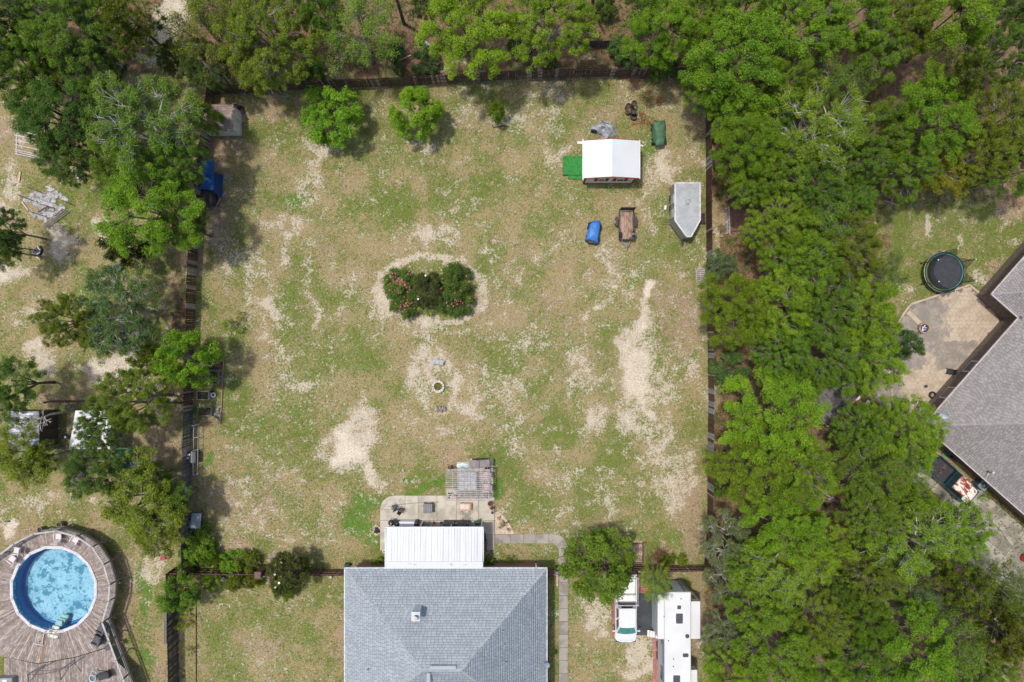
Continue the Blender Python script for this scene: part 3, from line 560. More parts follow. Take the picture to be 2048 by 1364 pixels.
for j in range(int((Y1 - Y0) / dy) + 1):
    for i in range(int((X1 - X0) / dx) + 1):
        cx_ = X0 + i * dx + (j % 2) * dx / 2; cy_ = Y0 + j * dy
        if not inside(cx_, cy_, patw): continue
        poly = []
        for k in range(6):
            a = R_(60 * k + 30); vx = cx_ + hexr * math.cos(a); vy = cy_ + hexr * math.sin(a); jv = hv(round(vx * 50), round(vy * 50)); poly.append((vx + jv[0] * .9, vy + jv[1] * .9))
        if not all(inside(x, y, [(p[0] * 1.0, p[1]) for p in patw]) for x, y in poly): continue
        ppx = cx_ * FPX / CAMH + 1024; ppy = 682 - cy_ * FPX / CAMH; nn = fbm(np.array([cx_]), np.array([cy_]), 5, .55, 3)[0]; n2_ = rs.rand() - .5
        s_ = (ppx - 1868) * .55 + (ppy - 640) * -.10 + (nn - .5) * 70 + n2_ * 8 + (46 if ppy > 735 and 1800 < ppx else 0) - (46 if 680 < ppy < 735 and ppx > 1870 else 0)
        mi = 0 if s_ > 4 else (1 if s_ > 0 else 2); mt = (ST_P, ST_M, ST_G)[mi]; pl = shrink(poly, .007)
        b = MB(po); b.prism(pl, 0.0, .034 + rnd.uniform(-.002, .003), .985)
        if nst < 298: b.build('paving_stone', mt, st); nst += 1
        else: stuff_mb.cur = mi; stuff_mb.prism(pl, 0.0, .034, .985)
if stuff_mb.v: tag(stuff_mb.build('paving_stones', [ST_P, ST_M, ST_G], st), kind='stuff')
b = MB(po); edge = [Vector((*p, .05)) for p in patw[1:8]]
for a, c in zip(edge[:-1], edge[1:]): d = c - a; b.box((a + c) / 2, (d.length, .16, .10), math.atan2(d.y, d.x))
a, c = Vector((*P(1815, 624), .055)), Vector((*P(1840, 648), .055)); d = c - a; b.box((a + c) / 2, (d.length, .38, .09), math.atan2(d.y, d.x)); b.build('kerb', ST_P, st)
b = MB(po); 
pts = [P3(x, y, .1) for x, y in ((1781, 742), (1764, 758), (1785, 765), (1767, 772), (1784, 779), (1784, 792))]; b.path(pts, .045, 6); b.build('rope', M('rope_cream', (.62, .50, .38)), st)

HA = R_(48.6); hu = Vector((math.cos(HA), math.sin(HA), 0)); hv_ = Vector((math.cos(HA - math.pi / 2), math.sin(HA - math.pi / 2), 0)); EZ = 3.0; pit = .42
ex, ey = P(1848.5, 851, EZ); nh = thing('neighbour_house', 'brown grey shingled house set at an angle on the right edge', 'house', (ex, ey, 0)); NO = (ex, ey, 0); E = Vector((ex, ey, EZ))
def HP(u, v, z=0.0): q = E + hu * u + hv_ * v; return (q.x, q.y, EZ + z)
A_, B_, D_, C_ = [(0, 0), (12, 0), (24, 12), (12, 12)], [(0, 0), (12, 12), (12, 22), (0, 22)], [(12, -3), (27, 12), (24, 12), (12, 0)], [(12, -3), (35, -3), (35, 12), (27, 12)]
zA = lambda u, v: v * pit; zB = lambda u, v: u * pit; zD = lambda u, v: (u - 12) * pit; zC = lambda u, v: (v + 3) * pit
b = MB(NO)
for poly, zf in ((A_, zA), (B_, zB), (D_, zD), (C_, zC)): b.add([HP(u, v, zf(u, v)) for u, v in poly], [tuple(range(len(poly)))])
b.build('roof', M('roof_under_brown', (.09, .082, .078), (.075, .068, .065), rough=.95), nh)
pl = []; q = math.hypot(1, pit)
sv = (hv_ + Vector((0, 0, pit))) / q; su = (hu + Vector((0, 0, pit))) / q
pl.append((HP(0, 0), hu, sv, [(u, v * q) for u, v in A_])); pl.append((HP(0, 0), hv_, su, [(v, u * q) for u, v in B_]))
pl.append((HP(12, 0), hv_, su, [(v, (u - 12) * q) for u, v in D_])); pl.append((HP(0, -3), hu, sv, [(u, (v + 3) * q) for u, v in C_]))
shingle_obj('shingles', pl, SH_BROWN, nh, NO, row=.17, tab=.30)
CAPB = shingle_mat('cap_brown_grey', (.28, .26, .25), (.30, .28, .27), (.33, .31, .30)); caps(HP(0, 0), HP(12, 12, 12 * pit), CAPB, nh, NO); caps(HP(12, -3), HP(27, 12, 15 * pit), CAPB, nh, NO)
b = MB(NO)
def along(b, p, q, w, h): p = Vector(p); q = Vector(q); d = q - p; b.box((p + q) / 2, (d.length, w, h), math.atan2(d.y, d.x))
for p, q_ in ((HP(0, -.05, -.06), HP(11.95, -.05, -.06)), (HP(11.95, 0, -.06), HP(11.95, -3.05, -.06)), (HP(12, -3.05, -.06), HP(30, -3.05, -.06)), (HP(-.05, 0, -.06), HP(-.05, 22, -.06))): along(b, p, q_, .09, .14)
b.build('gutter', M('gutter_pinkish', (.52, .46, .45), (.42, .36, .36), rough=.5), nh)
NW = M('neighbour_brick', (.20, .155, .125), (.12, .095, .08), rough=.95, scale=6, bump=.3, fine=.12)
b = MB(NO)
for p, q_ in ((HP(.55, .55), HP(12.5, .55)), (HP(12.5, .55), HP(12.5, -2.5)), (HP(12.5, -2.5), HP(30, -2.5)), (HP(.55, .55), HP(.55, 21))): p = (p[0], p[1], 1.48); q_ = (q_[0], q_[1], 1.48); along(b, p, q_, .12, 2.96)
b.build('wall', NW, nh)
for u in (3.9, 6.9): # windows in wall A, wall C
    for nm, dv, sz, mt in (('window', .46, (1.25, .08, 1.15), WHITE), ('pane', .41, (1.05, .03, .95), GLASSD)):
        p = HP(u, dv); b = MB(NO); b.box((p[0], p[1], 1.55), sz, HA); o = b.build(nm, mt, nh if nm == 'window' else o)
# dish, aerial on the roof
vx, vy = P(1881, 828, 3.3); b = MB(NO); rot = Matrix.Rotation(R_(-28), 3, 'Z') @ Matrix.Rotation(R_(50), 3, 'X'); 
prof = [(.01, 0), (.2, .02), (.34, .07), (.40, .13)]; n_ = 18; vs = []
for i in range(n_):
    a = i * 2 * math.pi / n_
    for r, zz in prof: vs.append(Vector((vx, vy, 3.75)) + rot @ Vector((r * math.cos(a), r * .8 * math.sin(a), zz)))
b.add(vs, [(i * 4 + j, ((i + 1) % n_) * 4 + j, ((i + 1) % n_) * 4 + j + 1, i * 4 + j + 1) for i in range(n_) for j in range(3)]); b.tube((vx - .1, vy, 3.1), (vx, vy, 3.7), .03); b.tube((vx, vy, 3.7), (vx + .1, vy + .45, 3.95), .02); b.build('satellite_dish', M('dish_pale', (.42, .50, .52), (.36, .43, .46), rough=.4), nh, smooth=False)
vx, vy = P(1979, 945, 3.6); b = MB(NO); b.tube((vx, vy, 3.4), (vx - .15, vy + .1, 4.3), .03); b.tube((vx, vy, 3.7), (vx + .5, vy - .15, 3.75), .03); b.tube((vx, vy, 3.5), (vx - .05, vy - .4, 3.4), .03); b.cyl((vx - .18, vy + .12, 4.2), .12, .15, 12); b.build('aerial', M('aerial_grey', (.5, .5, .5), (.15, .15, .15), rough=.5, scale=6, lo=.5, hi=.55), nh)
# driveway slabs
org = (*P(1930, 1010), 0); dr = thing('driveway', None, None, org, kind='structure'); reg = [P(x, y) for x, y in ((1838, 938), (1874, 925), (1958, 1010), (1985, 978), (2070, 1050), (2100, 1300), (2000, 1250), (1950, 1130), (1880, 1040))]
for i in range(-4, 9):
    for j in range(-6, 6):
        c0 = Vector((*P(1957, 1020), 0)) + hu * (j * 2.9) + hv_ * (i * 2.9)
        if not inside(c0.x, c0.y, reg): continue
        # each bay is cracked in two along an uneven line
        f = rnd.uniform(.3, .7); f2 = rnd.uniform(.3, .7); cr = lambda a, c: c0 + hu * ((a - .5) * 2.9) + hv_ * ((c - .5) * 2.9)
        m_ = cr(f + rnd.uniform(-.12, .12), .5 + rnd.uniform(-.1, .1)); split = rnd.random() < .6
        for k, qd in enumerate(([cr(0, 0), cr(f, 0), m_, cr(f2, 1), cr(0, 1)], [cr(f, 0), cr(1, 0), cr(1, 1), cr(f2, 1), m_]) if split else ([cr(0, 0), cr(1, 0), cr(1, 1), cr(0, 1)],)):
            b = MB(org); b.prism(shrink([(p.x, p.y) for p in qd], .02), -.15, .04 + k * .006, .998); b.build('slab', CONC3, dr)

# ---------------------------------------------------------------- sheds
def ribs_roof(): pass
# white shed with red trim
sx0, sx1 = P(1167.5, 0, 2.4)[0], P(1278, 0, 2.4)[0]; sy1 = P(0, 281, 2.45)[1]; sy0 = P(0, 355.5, 2.45)[1]; sm = P(1224, 0, 2.9)[0]; so = ((sx0 + sx1) / 2, (sy0 + sy1) / 2, 0)
sh = thing('storage_shed', 'cream shed with white gabled roof and red trim in the upper right of the lawn', 'shed', so); CREAM = M('siding_cream', (.68, .64, .52), (.58, .54, .44), rough=.7, scale=2); RED = M('trim_red', (.33, .035, .03), (.24, .03, .028), rough=.6); REDD = M('trim_darkred', (.17, .022, .022), rough=.7)
b = MB(so); ins = .16; a0, a1, c0, c1 = sx0 + ins, sx1 - ins, sy0 + .10, sy1 - .08
b.add([(a0, c0, .15), (a1, c0, .15), (a1, c1, .15), (a0, c1, .15), (a0, c0, 2.36), (a1, c0, 2.36), (a1, c1, 2.36), (a0, c1, 2.36), (sm, c0, 2.8), (sm, c1, 2.8)], [(0, 1, 5, 8, 4), (1, 2, 6, 5), (2, 3, 7, 9, 6), (3, 0, 4, 7)]); b.build('wall', CREAM, sh)
k = 0
while .2 + k * .3 < 2.3: b = MB(so); b.box(((a0 + a1) / 2, c0 - .012, .32 + k * .3), (a1 - a0 - .2, .018, .27)); b.build('siding_board', CREAM, sh); k += 1
SW = M('shed_roof_white', (.575, .595, .615), (.545, .565, .585), rough=.4, scale=.6)
for nm, xa_, xb_ in (('roof_panel', sx0, sm), ('roof_panel', sm, sx1)):
    za, zb = (2.4, 2.9) if xb_ == sm else (2.9, 2.4); b = MB(so); b.add([(xa_, sy0, za), (xb_, sy0, zb), (xb_, sy1, zb), (xa_, sy1, za), (xa_, sy0, za - .06), (xb_, sy0, zb - .06), (xb_, sy1, zb - .06), (xa_, sy1, za - .06)], [(0, 1, 2, 3), (7, 6, 5, 4), (0, 4, 5, 1), (1, 5, 6, 2), (2, 6, 7, 3), (3, 7, 4, 0)]); b.build(nm, SW, sh)
b = MB(so)
for yy in (sy0 - .03, sy1 + .03): b.tube((sx0, yy, 2.36), (sm, yy, 2.87), .05, 6); b.tube((sm, yy, 2.87), (sx1, yy, 2.36), .05, 6)
b.build('trim', RED, sh)
b = MB(so)
for xx in (a0 + .05, a1 - .05): b.box((xx, c0 - .03, 1.25), (.16, .05, 2.2))
b.build('corner_trim', REDD, sh)
for xx, ww in ((P(1203, 0, 1.5)[0], .62), (P(1240.5, 0, 1.5)[0], .66)):
    b = MB(so); b.box((xx, c0 - .05, 1.5), (ww, .05, .75)); w_ = b.build('window', WHITE, sh); b = MB(so); b.box((xx, c0 - .085, 1.5), (ww - .16, .03, .55)); b.build('pane', GLASSD, w_)
    for sx in (-1, 1): b = MB(so); b.box((xx + sx * (ww / 2 + .16), c0 - .05, 1.5), (.26, .05, .85)); b.build('shutter', REDD, w_)
b = MB(so); b.box((sx0 - .06, so[1], 2.33), (.11, sy1 - sy0 + .3, .11)); b.box((sx0 - .25, sy1 - .12, 2.2), (.55, .2, .12)); b.box((sx1 + .06, so[1], 2.33), (.10, sy1 - sy0 + .1, .10)); b.box((sx1 + .2, sy1 - .35, 2.2), (.36, .12, .1), R_(-15)); b.build('gutter', WHITE, sh)
b = MB(so); b.box((so[0], so[1], .08), (a1 - a0, c1 - c0, .2)); b.build('skid_base', DSOIL, sh); b = MB(so); b.cyl((sm, sy0 - .05, 2.5), .06, .12, 8); b.build('lamp', WHITE, sh)
b = MB(so); b.box((a1 + .1, c0 + .5, 1.0), (.06, .9, 1.9)); b.build('door', WHITED, sh)
# turf platform
tx0, ty1 = P(1126, 312, .25); tx1, ty0 = P(1167, 350, .25); t = thing('turf_deck', 'small platform covered in bright green artificial turf beside the white shed', 'platform', ((tx0 + tx1) / 2, (ty0 + ty1) / 2, 0)); to = tuple(t.location)
b = MB(to); b.box((to[0], to[1], .12), (tx1 - tx0, ty1 - ty0, .24)); b.build('base', WOODB, t); TURF = M('turf_green', (.035, .22, .045), (.022, .16, .035), rough=.95, scale=5, bump=.5, fine=.25)
for i in range(2): b = MB(to); b.bbox((to[0] - .42 + i * .85, to[1], .262), ((tx1 - tx0) / 2 - .01, ty1 - ty0 - .02, .04), .02); b.build('turf_mat', TURF, t)
b = MB(to); b.box((to[0] + .2, ty0 - .16, .08), (1.3, .3, .14)); b.build('step', TURF, t)
# tan shed, gable end towards the lawn
gx1, gy0 = P(466.5, 262, 1.75); _, gy1 = P(464, 209, 1.75); gx0 = gx1 - 3.4; gm = (gy0 + gy1) / 2; go = ((gx0 + gx1) / 2, gm, 0); ts = thing('tan_shed', 'tan plastic sided shed with a reddish shingle roof under the broad bright oak', 'shed', go)
TAN = M('tan_wall', (.66, .63, .54), (.56, .53, .45), rough=.8, scale=1.5)
b = MB(go); q1, q0, qa, qb = gx1 + .02, gx0 + .15, gy0 + .10, gy1 - .10; b.add([(q0, qa, 0), (q1, qa, 0), (q1, qb, 0), (q0, qb, 0), (q0, qa, 1.72), (q1, qa, 1.72), (q1, qb, 1.72), (q0, qb, 1.72), (q0, gm, 2.25), (q1, gm, 2.25)], [(0, 1, 5, 4), (1, 2, 6, 9, 5), (2, 3, 7, 6), (3, 0, 4, 8, 7)]); b.build('wall', TAN, ts)
for dy_ in (-.45, .45): b = MB(go); b.box((q1 + .02, gm + dy_, .85), (.04, .86, 1.65)); d_ = b.build('door', TAN, ts); b = MB(go); b.box((q1 + .06, gm + dy_ * .2, .95), (.04, .04, .12)); b.build('handle', BLACKM, d_)
b = MB(go); rise_ = .5; hw = (gy1 - gy0) / 2; b.add([(gx0, gy0, 1.7), (gx1, gy0, 1.7), (gx1, gm, 1.7 + rise_), (gx0, gm, 1.7 + rise_), (gx0, gy1, 1.7), (gx1, gy1, 1.7)], [(0, 1, 2, 3), (3, 2, 5, 4)]); b.build('roof', SH_RED, ts)
sl_ = math.hypot(hw, rise_); shingle_obj('shingles', [((gx0, gy0, 1.7), (1, 0, 0), (0, hw / sl_, rise_ / sl_), [(0, 0), (3.4, 0), (3.4, sl_), (0, sl_)]), ((gx0, gy1, 1.7), (1, 0, 0), (0, -hw / sl_, rise_ / sl_), [(0, 0), (3.4, 0), (3.4, sl_), (0, sl_)])], SH_RED, ts, go, lift=.035)
# blue tarpaulin lean-to with dark platform
lx, ly = P(426, 350, 1.9); lo_ = (lx, ly, 0); t = thing('tarpaulin_shelter', 'bright blue tarpaulin stretched over a frame against the left fence', 'tarpaulin', lo_); BLUE = M('tarp_blue', (.012, .11, .40), (.010, .075, .29), rough=.45, scale=2, bump=.3)
def sheet(pts4, n, m, mat, name, parent, org, sag=.0, wob=.03, seed=0, thick=.02):
    rs = np.random.RandomState(seed); a, b_, c, d = [Vector(p) for p in pts4]; V = []; 
    for j in range(m + 1):
        for i in range(n + 1):
            u, v = i / n, j / m; p = (a * (1 - u) + b_ * u) * (1 - v) + (d * (1 - u) + c * u) * v; p = p + Vector((0, 0, -sag * math.sin(u * math.pi) * math.sin(v * math.pi) + rs.randn() * wob)); V.append((p.x - org[0], p.y - org[1], max(p.z, .03)))
    F = [(j * (n + 1) + i, j * (n + 1) + i + 1, (j + 1) * (n + 1) + i + 1, (j + 1) * (n + 1) + i) for j in range(m) for i in range(n)]
    k = len(V); V += [(x, y, z - thick) for x, y, z in V]; F += [tuple(q + k for q in f[::-1]) for f in F]
    return link_mesh(name, np_mesh(name, V, F, mat), parent)
sheet([P3(398, 322, 1.5), P3(427, 320, 1.9), P3(427, 381, 1.9), P3(400, 378, 1.5)], 6, 12, BLUE, 'tarpaulin', t, lo_, .1, .035, 1); sheet([P3(427, 345, 1.9), P3(446, 349, .05), P3(444, 398, .05), P3(427, 383, 1.9)], 6, 12, M('tarp_blue_shaded', (.008, .06, .22), (.006, .04, .15), rough=.5, scale=2), 'tarpaulin_flap', t, lo_, .1, .04, 2)  # flap is the same tarp, its shaded side coloured a darker blue
b = MB(lo_)
for px, py in ((400, 325), (426, 322), (426, 380), (401, 377)): b.cyl((*P(px, py, .8), 0), .04, 1.6, 6)
b.build('frame', GREYM, t)
ox, oy = P(407, 397, .5); t = thing('wooden_platform', 'dark wooden platform below the blue tarpaulin', 'platform', (ox, oy, 0)); 
for i in range(8): b = MB(); b.box((-.98 + i * .27, 0, .5), (.25, 1.3, .05)); b.build('board', M('board_dark', (.085, .065, .055), (.14, .12, .11), rough=.9, scale=2, objvar=.3), t)
b = MB(); b.box((0, 0, .24), (2.1, 1.2, .46)); b.build('base', PICK_K, t); b = MB((ox, oy, 0)); b.tube(P3(441, 396, .5), P3(429, 419, .1), .04); b.build('pole', PICK_L, t)
# hidden shed right wood
cx_, cy_ = P(1658, 784, 2.6); t = thing('hidden_shed', 'grey shingled hip roof peeking out between the trees of the right wood', 'shed', (cx_, cy_, 0), R_(0)); hs_ = 2.85; zz = 2.45
b = MB(); C4 = [(0, -hs_), (hs_, 0), (0, hs_), (-hs_, 0)]; b.add([(x, y, zz) for x, y in C4] + [(0, 0, zz + 1.0)], [(0, 1, 4), (1, 2, 4), (2, 3, 4), (3, 0, 4), (3, 2, 1, 0)]); b.build('roof', SH_DARK, t)
pls = []; L4 = hs_ * math.sqrt(2); ap = L4 / 2
for i in range(4):
    a = Vector((*C4[i], zz)); c = Vector((*C4[(i + 1) % 4], zz)); u = (c - a).normalized(); inn = Vector((-u.y, u.x, 0)); s_ = (inn * ap + Vector((0, 0, 1.0))); Ls = s_.length; s_.normalize(); pls.append((a, u, s_, [(0, 0), (L4, 0), (L4 / 2, Ls)]))
shingle_obj('shingles', pls, SH_DARK, t, row=.18, tab=.28)
b = MB(); [along(b, (*[q * .985 for q in C4[i]], zz - .02), (*[q * .985 for q in C4[(i + 1) % 4]], zz - .02), .20, .1) for i in range(4)]; b.build('trim', M('rust_trim', (.17, .05, .03), (.10, .035, .025)), t)
b = MB(); [along(b, (*[q * 1.03 for q in C4[i]], zz - .05), (*[q * 1.03 for q in C4[(i + 1) % 4]], zz - .05), .07, .1) for i in range(4)]; b.build('gutter', WHITED, t)
b = MB(); b.prism([(x * .86, y * .86) for x, y in C4], 0, 2.42); b.build('wall', M('wall_rust', (.17, .07, .045), (.12, .05, .035)), t)
# grey roofed shed and white carport in the left yard
rx0, ry1 = P(15, 822, 2.4); rx1, ry0 = P(80, 900, 2.4); ro = ((rx0 + rx1) / 2, (ry0 + ry1) / 2, 0); t = thing('grey_roofed_shed', 'shed with patched grey metal roof and plank side wall at the left edge', 'shed', ro)
GRF = M('roof_grey_patch', (.20, .21, .24), (.55, .57, .60), rough=.5, scale=1.3, lo=.50, hi=.60, stretch=(.6, 2.5, 1), objvar=.15)
nr = 9
for i in range(nr):
    h = (ry1 - ry0) / nr; b = MB(ro); yy = ry0 + i * h; b.add([(rx0, yy, 2.35), (rx1, yy, 2.5), (rx1, yy + h * .97, 2.5), (rx0, yy + h * .97, 2.35), (rx0, yy, 2.31), (rx1, yy, 2.46), (rx0, yy + h * .97, 2.40), (rx1, yy + h * .97, 2.55)], [(0, 1, 2, 3), (4, 5, 1, 0), (3, 2, 7, 6)]); b.build('roof_sheet', GRF, t)
b = MB(ro); b.box((ro[0], ro[1], 1.15), (rx1 - rx0 - .2, ry1 - ry0 - .2, 2.28)); b.build('wall', PICK_D, t)
np_ = 19
for i in range(np_): h = (ry1 - ry0 - .2) / np_; b = MB(ro); b.box((rx1 - .08, ry0 + .1 + h * (i + .5), 1.2), (.03, h * .93, 2.36)); b.build('plank', M('plank_brown', (.15, .105, .075), (.10, .07, .052), rough=.9, objvar=.25), t)
cpts = [P(151, 821, 2.3), P(224, 821, 2.3), P(220, 898, 2.3), P(138, 898, 2.3)]; co = (*P(180, 860, 2.3), 0); t = thing('carport', 'white flat roofed carport half hidden by trees in the left yard', 'carport', co); n = 12
for i in range(n):
    f0, f1 = i / n, (i + .97) / n; L = lambda a, c, f: (a[0] + (c[0] - a[0]) * f, a[1] + (c[1] - a[1]) * f); pl_ = [L(cpts[0], cpts[1], f0), L(cpts[0], cpts[1], f1), L(cpts[3], cpts[2], f1), L(cpts[3], cpts[2], f0)]; b = MB(co); b.prism(pl_, 2.26, 2.31); b.build('roof_sheet', WHITE, t)
for p in inset(cpts, .94): b = MB(co); b.cyl((*p, 0), .05, 2.26, 8); b.build('post', WHITE, t)
# ---------------------------------------------------------------- trees
def leaf_mat(name, dark, mid, lite, trans=.24, yellow=None):
    m, n, l, b = nt_new(name); g = n.new('ShaderNodeNewGeometry'); at = n.new('ShaderNodeAttribute'); at.attribute_name = 'tone'
    oi = n.new('ShaderNodeObjectInfo')
    f = mul(n, l, mul(n, l, g.outputs['Random Per Island'], .45), mul(n, l, at.outputs['Fac'], .55), 'ADD')
    cr = n.new('ShaderNodeValToRGB'); l.new(f, cr.inputs[0]); e = cr.color_ramp.elements
    e[0].position = .15; e[0].color = (*dark, 1); e[1].position = .9; e[1].color = (*lite, 1); k = e.new(.5); k.color = (*mid, 1)
    c = cr.outputs[0]
    hs = n.new('ShaderNodeHueSaturation'); l.new(c, hs.inputs['Color'])
    q = n.new('ShaderNodeMapRange'); l.new(oi.outputs['Random'], q.inputs[0]); q.inputs[3].default_value = .80; q.inputs[4].default_value = 1.20; l.new(q.outputs[0], hs.inputs['Value'])
    q2 = n.new('ShaderNodeMapRange'); l.new(mul(n, l, mul(n, l, oi.outputs['Random'], 7.31), 1.0, 'MODULO'), q2.inputs[0]); q2.inputs[3].default_value = .487; q2.inputs[4].default_value = .512; l.new(q2.outputs[0], hs.inputs['Hue'])
    l.new(hs.outputs[0], b.inputs['Base Color']); b.inputs['Roughness'].default_value = .55; b.inputs['Specular IOR Level'].default_value = .25
    tr = n.new('ShaderNodeBsdfTranslucent'); hs2 = n.new('ShaderNodeHueSaturation'); l.new(hs.outputs[0], hs2.inputs['Color']); hs2.inputs['Value'].default_value = 1.5; hs2.inputs['Hue'].default_value = .49; l.new(hs2.outputs[0], tr.inputs[0])
    mx = n.new('ShaderNodeMixShader'); mx.inputs[0].default_value = trans; l.new(b.outputs[0], mx.inputs[1]); l.new(tr.outputs[0], mx.inputs[2])
    l.new(mx.outputs[0], n['Material Output'].inputs[0]); return m
LM = {
 'bright': leaf_mat('leaf_bright', (.088, .172, .006), (.156, .265, .009), (.236, .360, .018)),
 'mid':    leaf_mat('leaf_mid',    (.068, .142, .008), (.120, .214, .013), (.190, .292, .022)),
 'olive':  leaf_mat('leaf_olive',  (.092, .138, .008), (.156, .212, .012), (.230, .292, .020)),
 'dark':   leaf_mat('leaf_dark',   (.040, .084, .009), (.074, .138, .015), (.120, .192, .022), .2),
 'magnolia': leaf_mat('leaf_magnolia', (.022, .034, .006), (.050, .070, .010), (.105, .110, .020), .12),
 'lichen': leaf_mat('leaf_lichen', (.070, .105, .028), (.125, .170, .045), (.200, .240, .085)),
 'yellow': leaf_mat('leaf_yellow', (.110, .140, .008), (.190, .210, .010), (.290, .270, .020)),
 'citrus': leaf_mat('leaf_citrus', (.075, .155, .006), (.135, .245, .009), (.215, .340, .020)),
 'fern':   leaf_mat('leaf_fern',   (.035, .085, .020), (.075, .155, .035), (.130, .215, .055)),
 'pine':   leaf_mat('leaf_pine',   (.055, .085, .006), (.110, .150, .010), (.190, .215, .020), .15),
}
BARK = M('bark_grey', (.30, .27, .25), (.17, .145, .13), rough=.9, scale=3, bump=.4)
BARKD = M('bark_dark', (.14, .11, .095), (.07, .055, .05), rough=.95, scale=3, bump=.4)
BARKP = M('bark_pale', (.46, .44, .42), (.30, .28, .26), rough=.9, scale=3, bump=.3)

def tubes_np(segs, n=4):
    """segs (m,8): p, q, r0, r1 -> verts, quads"""
    S = np.asarray(segs, float); p = S[:, :3]; q = S[:, 3:6]; d = q - p; d /= np.linalg.norm(d, axis=1, keepdims=True) + 1e-9
    up = np.where(np.abs(d[:, 2:3]) > .9, np.array([[1., 0, 0]]), np.array([[0, 0, 1.]])); a = np.cross(d, up); a /= np.linalg.norm(a, axis=1, keepdims=True) + 1e-9; b = np.cross(d, a)
    V = []
    for e, r in ((p, S[:, 6:7]), (q, S[:, 7:8])):
        for i in range(n):
            t = i * 2 * math.pi / n; V.append(e + (a * math.cos(t) + b * math.sin(t)) * r)
    V = np.stack(V, 1).reshape(-1, 3); m = len(S); base = np.arange(m)[:, None] * 2 * n
    F = np.concatenate([base + np.array([[i, (i + 1) % n, n + (i + 1) % n, n + i]]) for i in range(n)], 0); return V, F
def near_dir(d, D): return np.argmax(d @ D.T, axis=1)
def make_tree(seed, R=4.0, zc=6.0, rz=2.6, ntip=260, nleaf=80, leaf=.16, clump=.42, lobes=.28, low=-.3, fill=.35, twig=0.6, nl=8, ns=36, trunk_r=.19, flatleaf=.6, lean=0, elong=.5):
    rs = np.random.RandomState(seed)
    def dirs(k, lo):
        z = rs.uniform(lo, 1, k); a = rs.rand(k) * 6.283; r = np.sqrt(1 - z * z); return np.stack([r * np.cos(a), r * np.sin(a), z], 1)
    ph = rs.rand(5) * 6.28; fr = [2, 3, 4, 5, 7]
    def lobe(d):
        a = np.arctan2(d[:, 1], d[:, 0]); s = 0
        for i in range(5): s = s + math.cos(ph[i] * 3) * np.cos(fr[i] * a + ph[i]) / (1 + .35 * i)
        return 1 + lobes * .55 * s
    base = np.array([0, 0, zc - rz * .95]); cen = np.array([0, 0, zc])
    LD = dirs(nl, .0); LD[:, 2] *= .6; LD /= np.linalg.norm(LD, axis=1, keepdims=True)
    SD = dirs(ns, low * .6); TD = dirs(ntip, low)
    # irregular density: tips gather around sub-branches, leaving gaps
    sub = near_dir(TD, SD); TD = TD * .62 + SD[sub] * .38; TD /= np.linalg.norm(TD, axis=1, keepdims=True)
    rad = np.where(rs.rand(ntip) < fill, rs.uniform(.45, .85, ntip), rs.uniform(.84, 1.04, ntip))
    srad = rs.uniform(.86, 1.08, ns)
    ell = lambda d, r: cen + d * np.stack([np.full(len(d), R), np.full(len(d), R), np.full(len(d), rz)], 1) * (r * lobe(d))[:, None]
    Lp = ell(LD, rs.uniform(.34, .5, nl)); Sp = ell(SD, rs.uniform(.55, .72, ns)); Tp = ell(TD, rad * srad[sub])
    segs = []; top = base + np.array([0, 0, .25]); steps = 5; pr = np.array([0, 0, 0.]); wob = rs.randn(2) * .12
    for i in range(steps):
        f = (i + 1) / steps; q = np.array([math.sin(f * 3) * wob[0], math.sin(f * 2.2) * wob[1], base[2] * f]); segs.append([*pr, *q, trunk_r * (1.25 - .35 * (i / steps) if i else 1.5), trunk_r * (1.25 - .35 * f)]); pr = q
    for p in Lp:
        mid = pr * .45 + p * .55 + np.append(rs.randn(2) * .15, -.15); segs += [[*pr, *mid, trunk_r * .62, trunk_r * .46], [*mid, *p, trunk_r * .46, trunk_r * .33]]
    sl = near_dir(SD, LD)
    for i, p in enumerate(Sp):
        a = Lp[sl[i]]; mid = (a + p) / 2 + rs.randn(3) * .12; segs += [[*a, *mid, trunk_r * .30, trunk_r * .22], [*mid, *p, trunk_r * .22, trunk_r * .15]]
    for i, p in enumerate(Tp):
        a = Sp[sub[i]]; mid = (a + p) / 2 + rs.randn(3) * .1; segs += [[*a, *mid, trunk_r * .12, trunk_r * .09], [*mid, *p, trunk_r * .09, trunk_r * .05]]
        if rs.rand() < twig:
            for _ in range(3):
                e = p + rs.randn(3) * clump * .75 + np.array([0, 0, clump * .35]); segs.append([*p, *e, trunk_r * .075, trunk_r * .035])
    TV, TF = tubes_np(segs, 5 if trunk_r > .1 else 4)
    # leaves
    N = ntip * nleaf; ci = np.repeat(np.arange(ntip), nleaf); cr = clump * rs.uniform(.65, 1.35, ntip)
    off = rs.randn(N, 3); off /= np.linalg.norm(off, axis=1, keepdims=True); off[:, 2] = np.abs(off[:, 2]) * .75 - .2 * rs.rand(N); rr = rs.uniform(.35, 1.05, N) ** .6
    stretch = TD[ci]; pos = Tp[ci] + off * (cr[ci] * rr)[:, None] + stretch * (cr[ci] * elong * (rs.rand(N) - .4))[:, None]
    nr = off * .55 + np.array([0, 0, flatleaf]) + rs.randn(N, 3) * .42; nr /= np.linalg.norm(nr, axis=1, keepdims=True)
    t = np.cross(nr, rs.randn(N, 3)); t /= np.linalg.norm(t, axis=1, keepdims=True) + 1e-9; s = np.cross(nr, t); L = (leaf * rs.uniform(.6, 1.3, N))[:, None]
    V = np.stack([pos - t * L * .5, pos + s * L * .27, pos + t * L * .5, pos - s * L * .27], 1).reshape(-1, 3); F = np.arange(N * 4).reshape(-1, 4)
    tone = np.clip(rs.rand(ntip) * .7 + rs.rand(ns)[sub] * .3, 0, 1)[ci]
    return (TV, TF), (V, F, np.repeat(tone, 4))
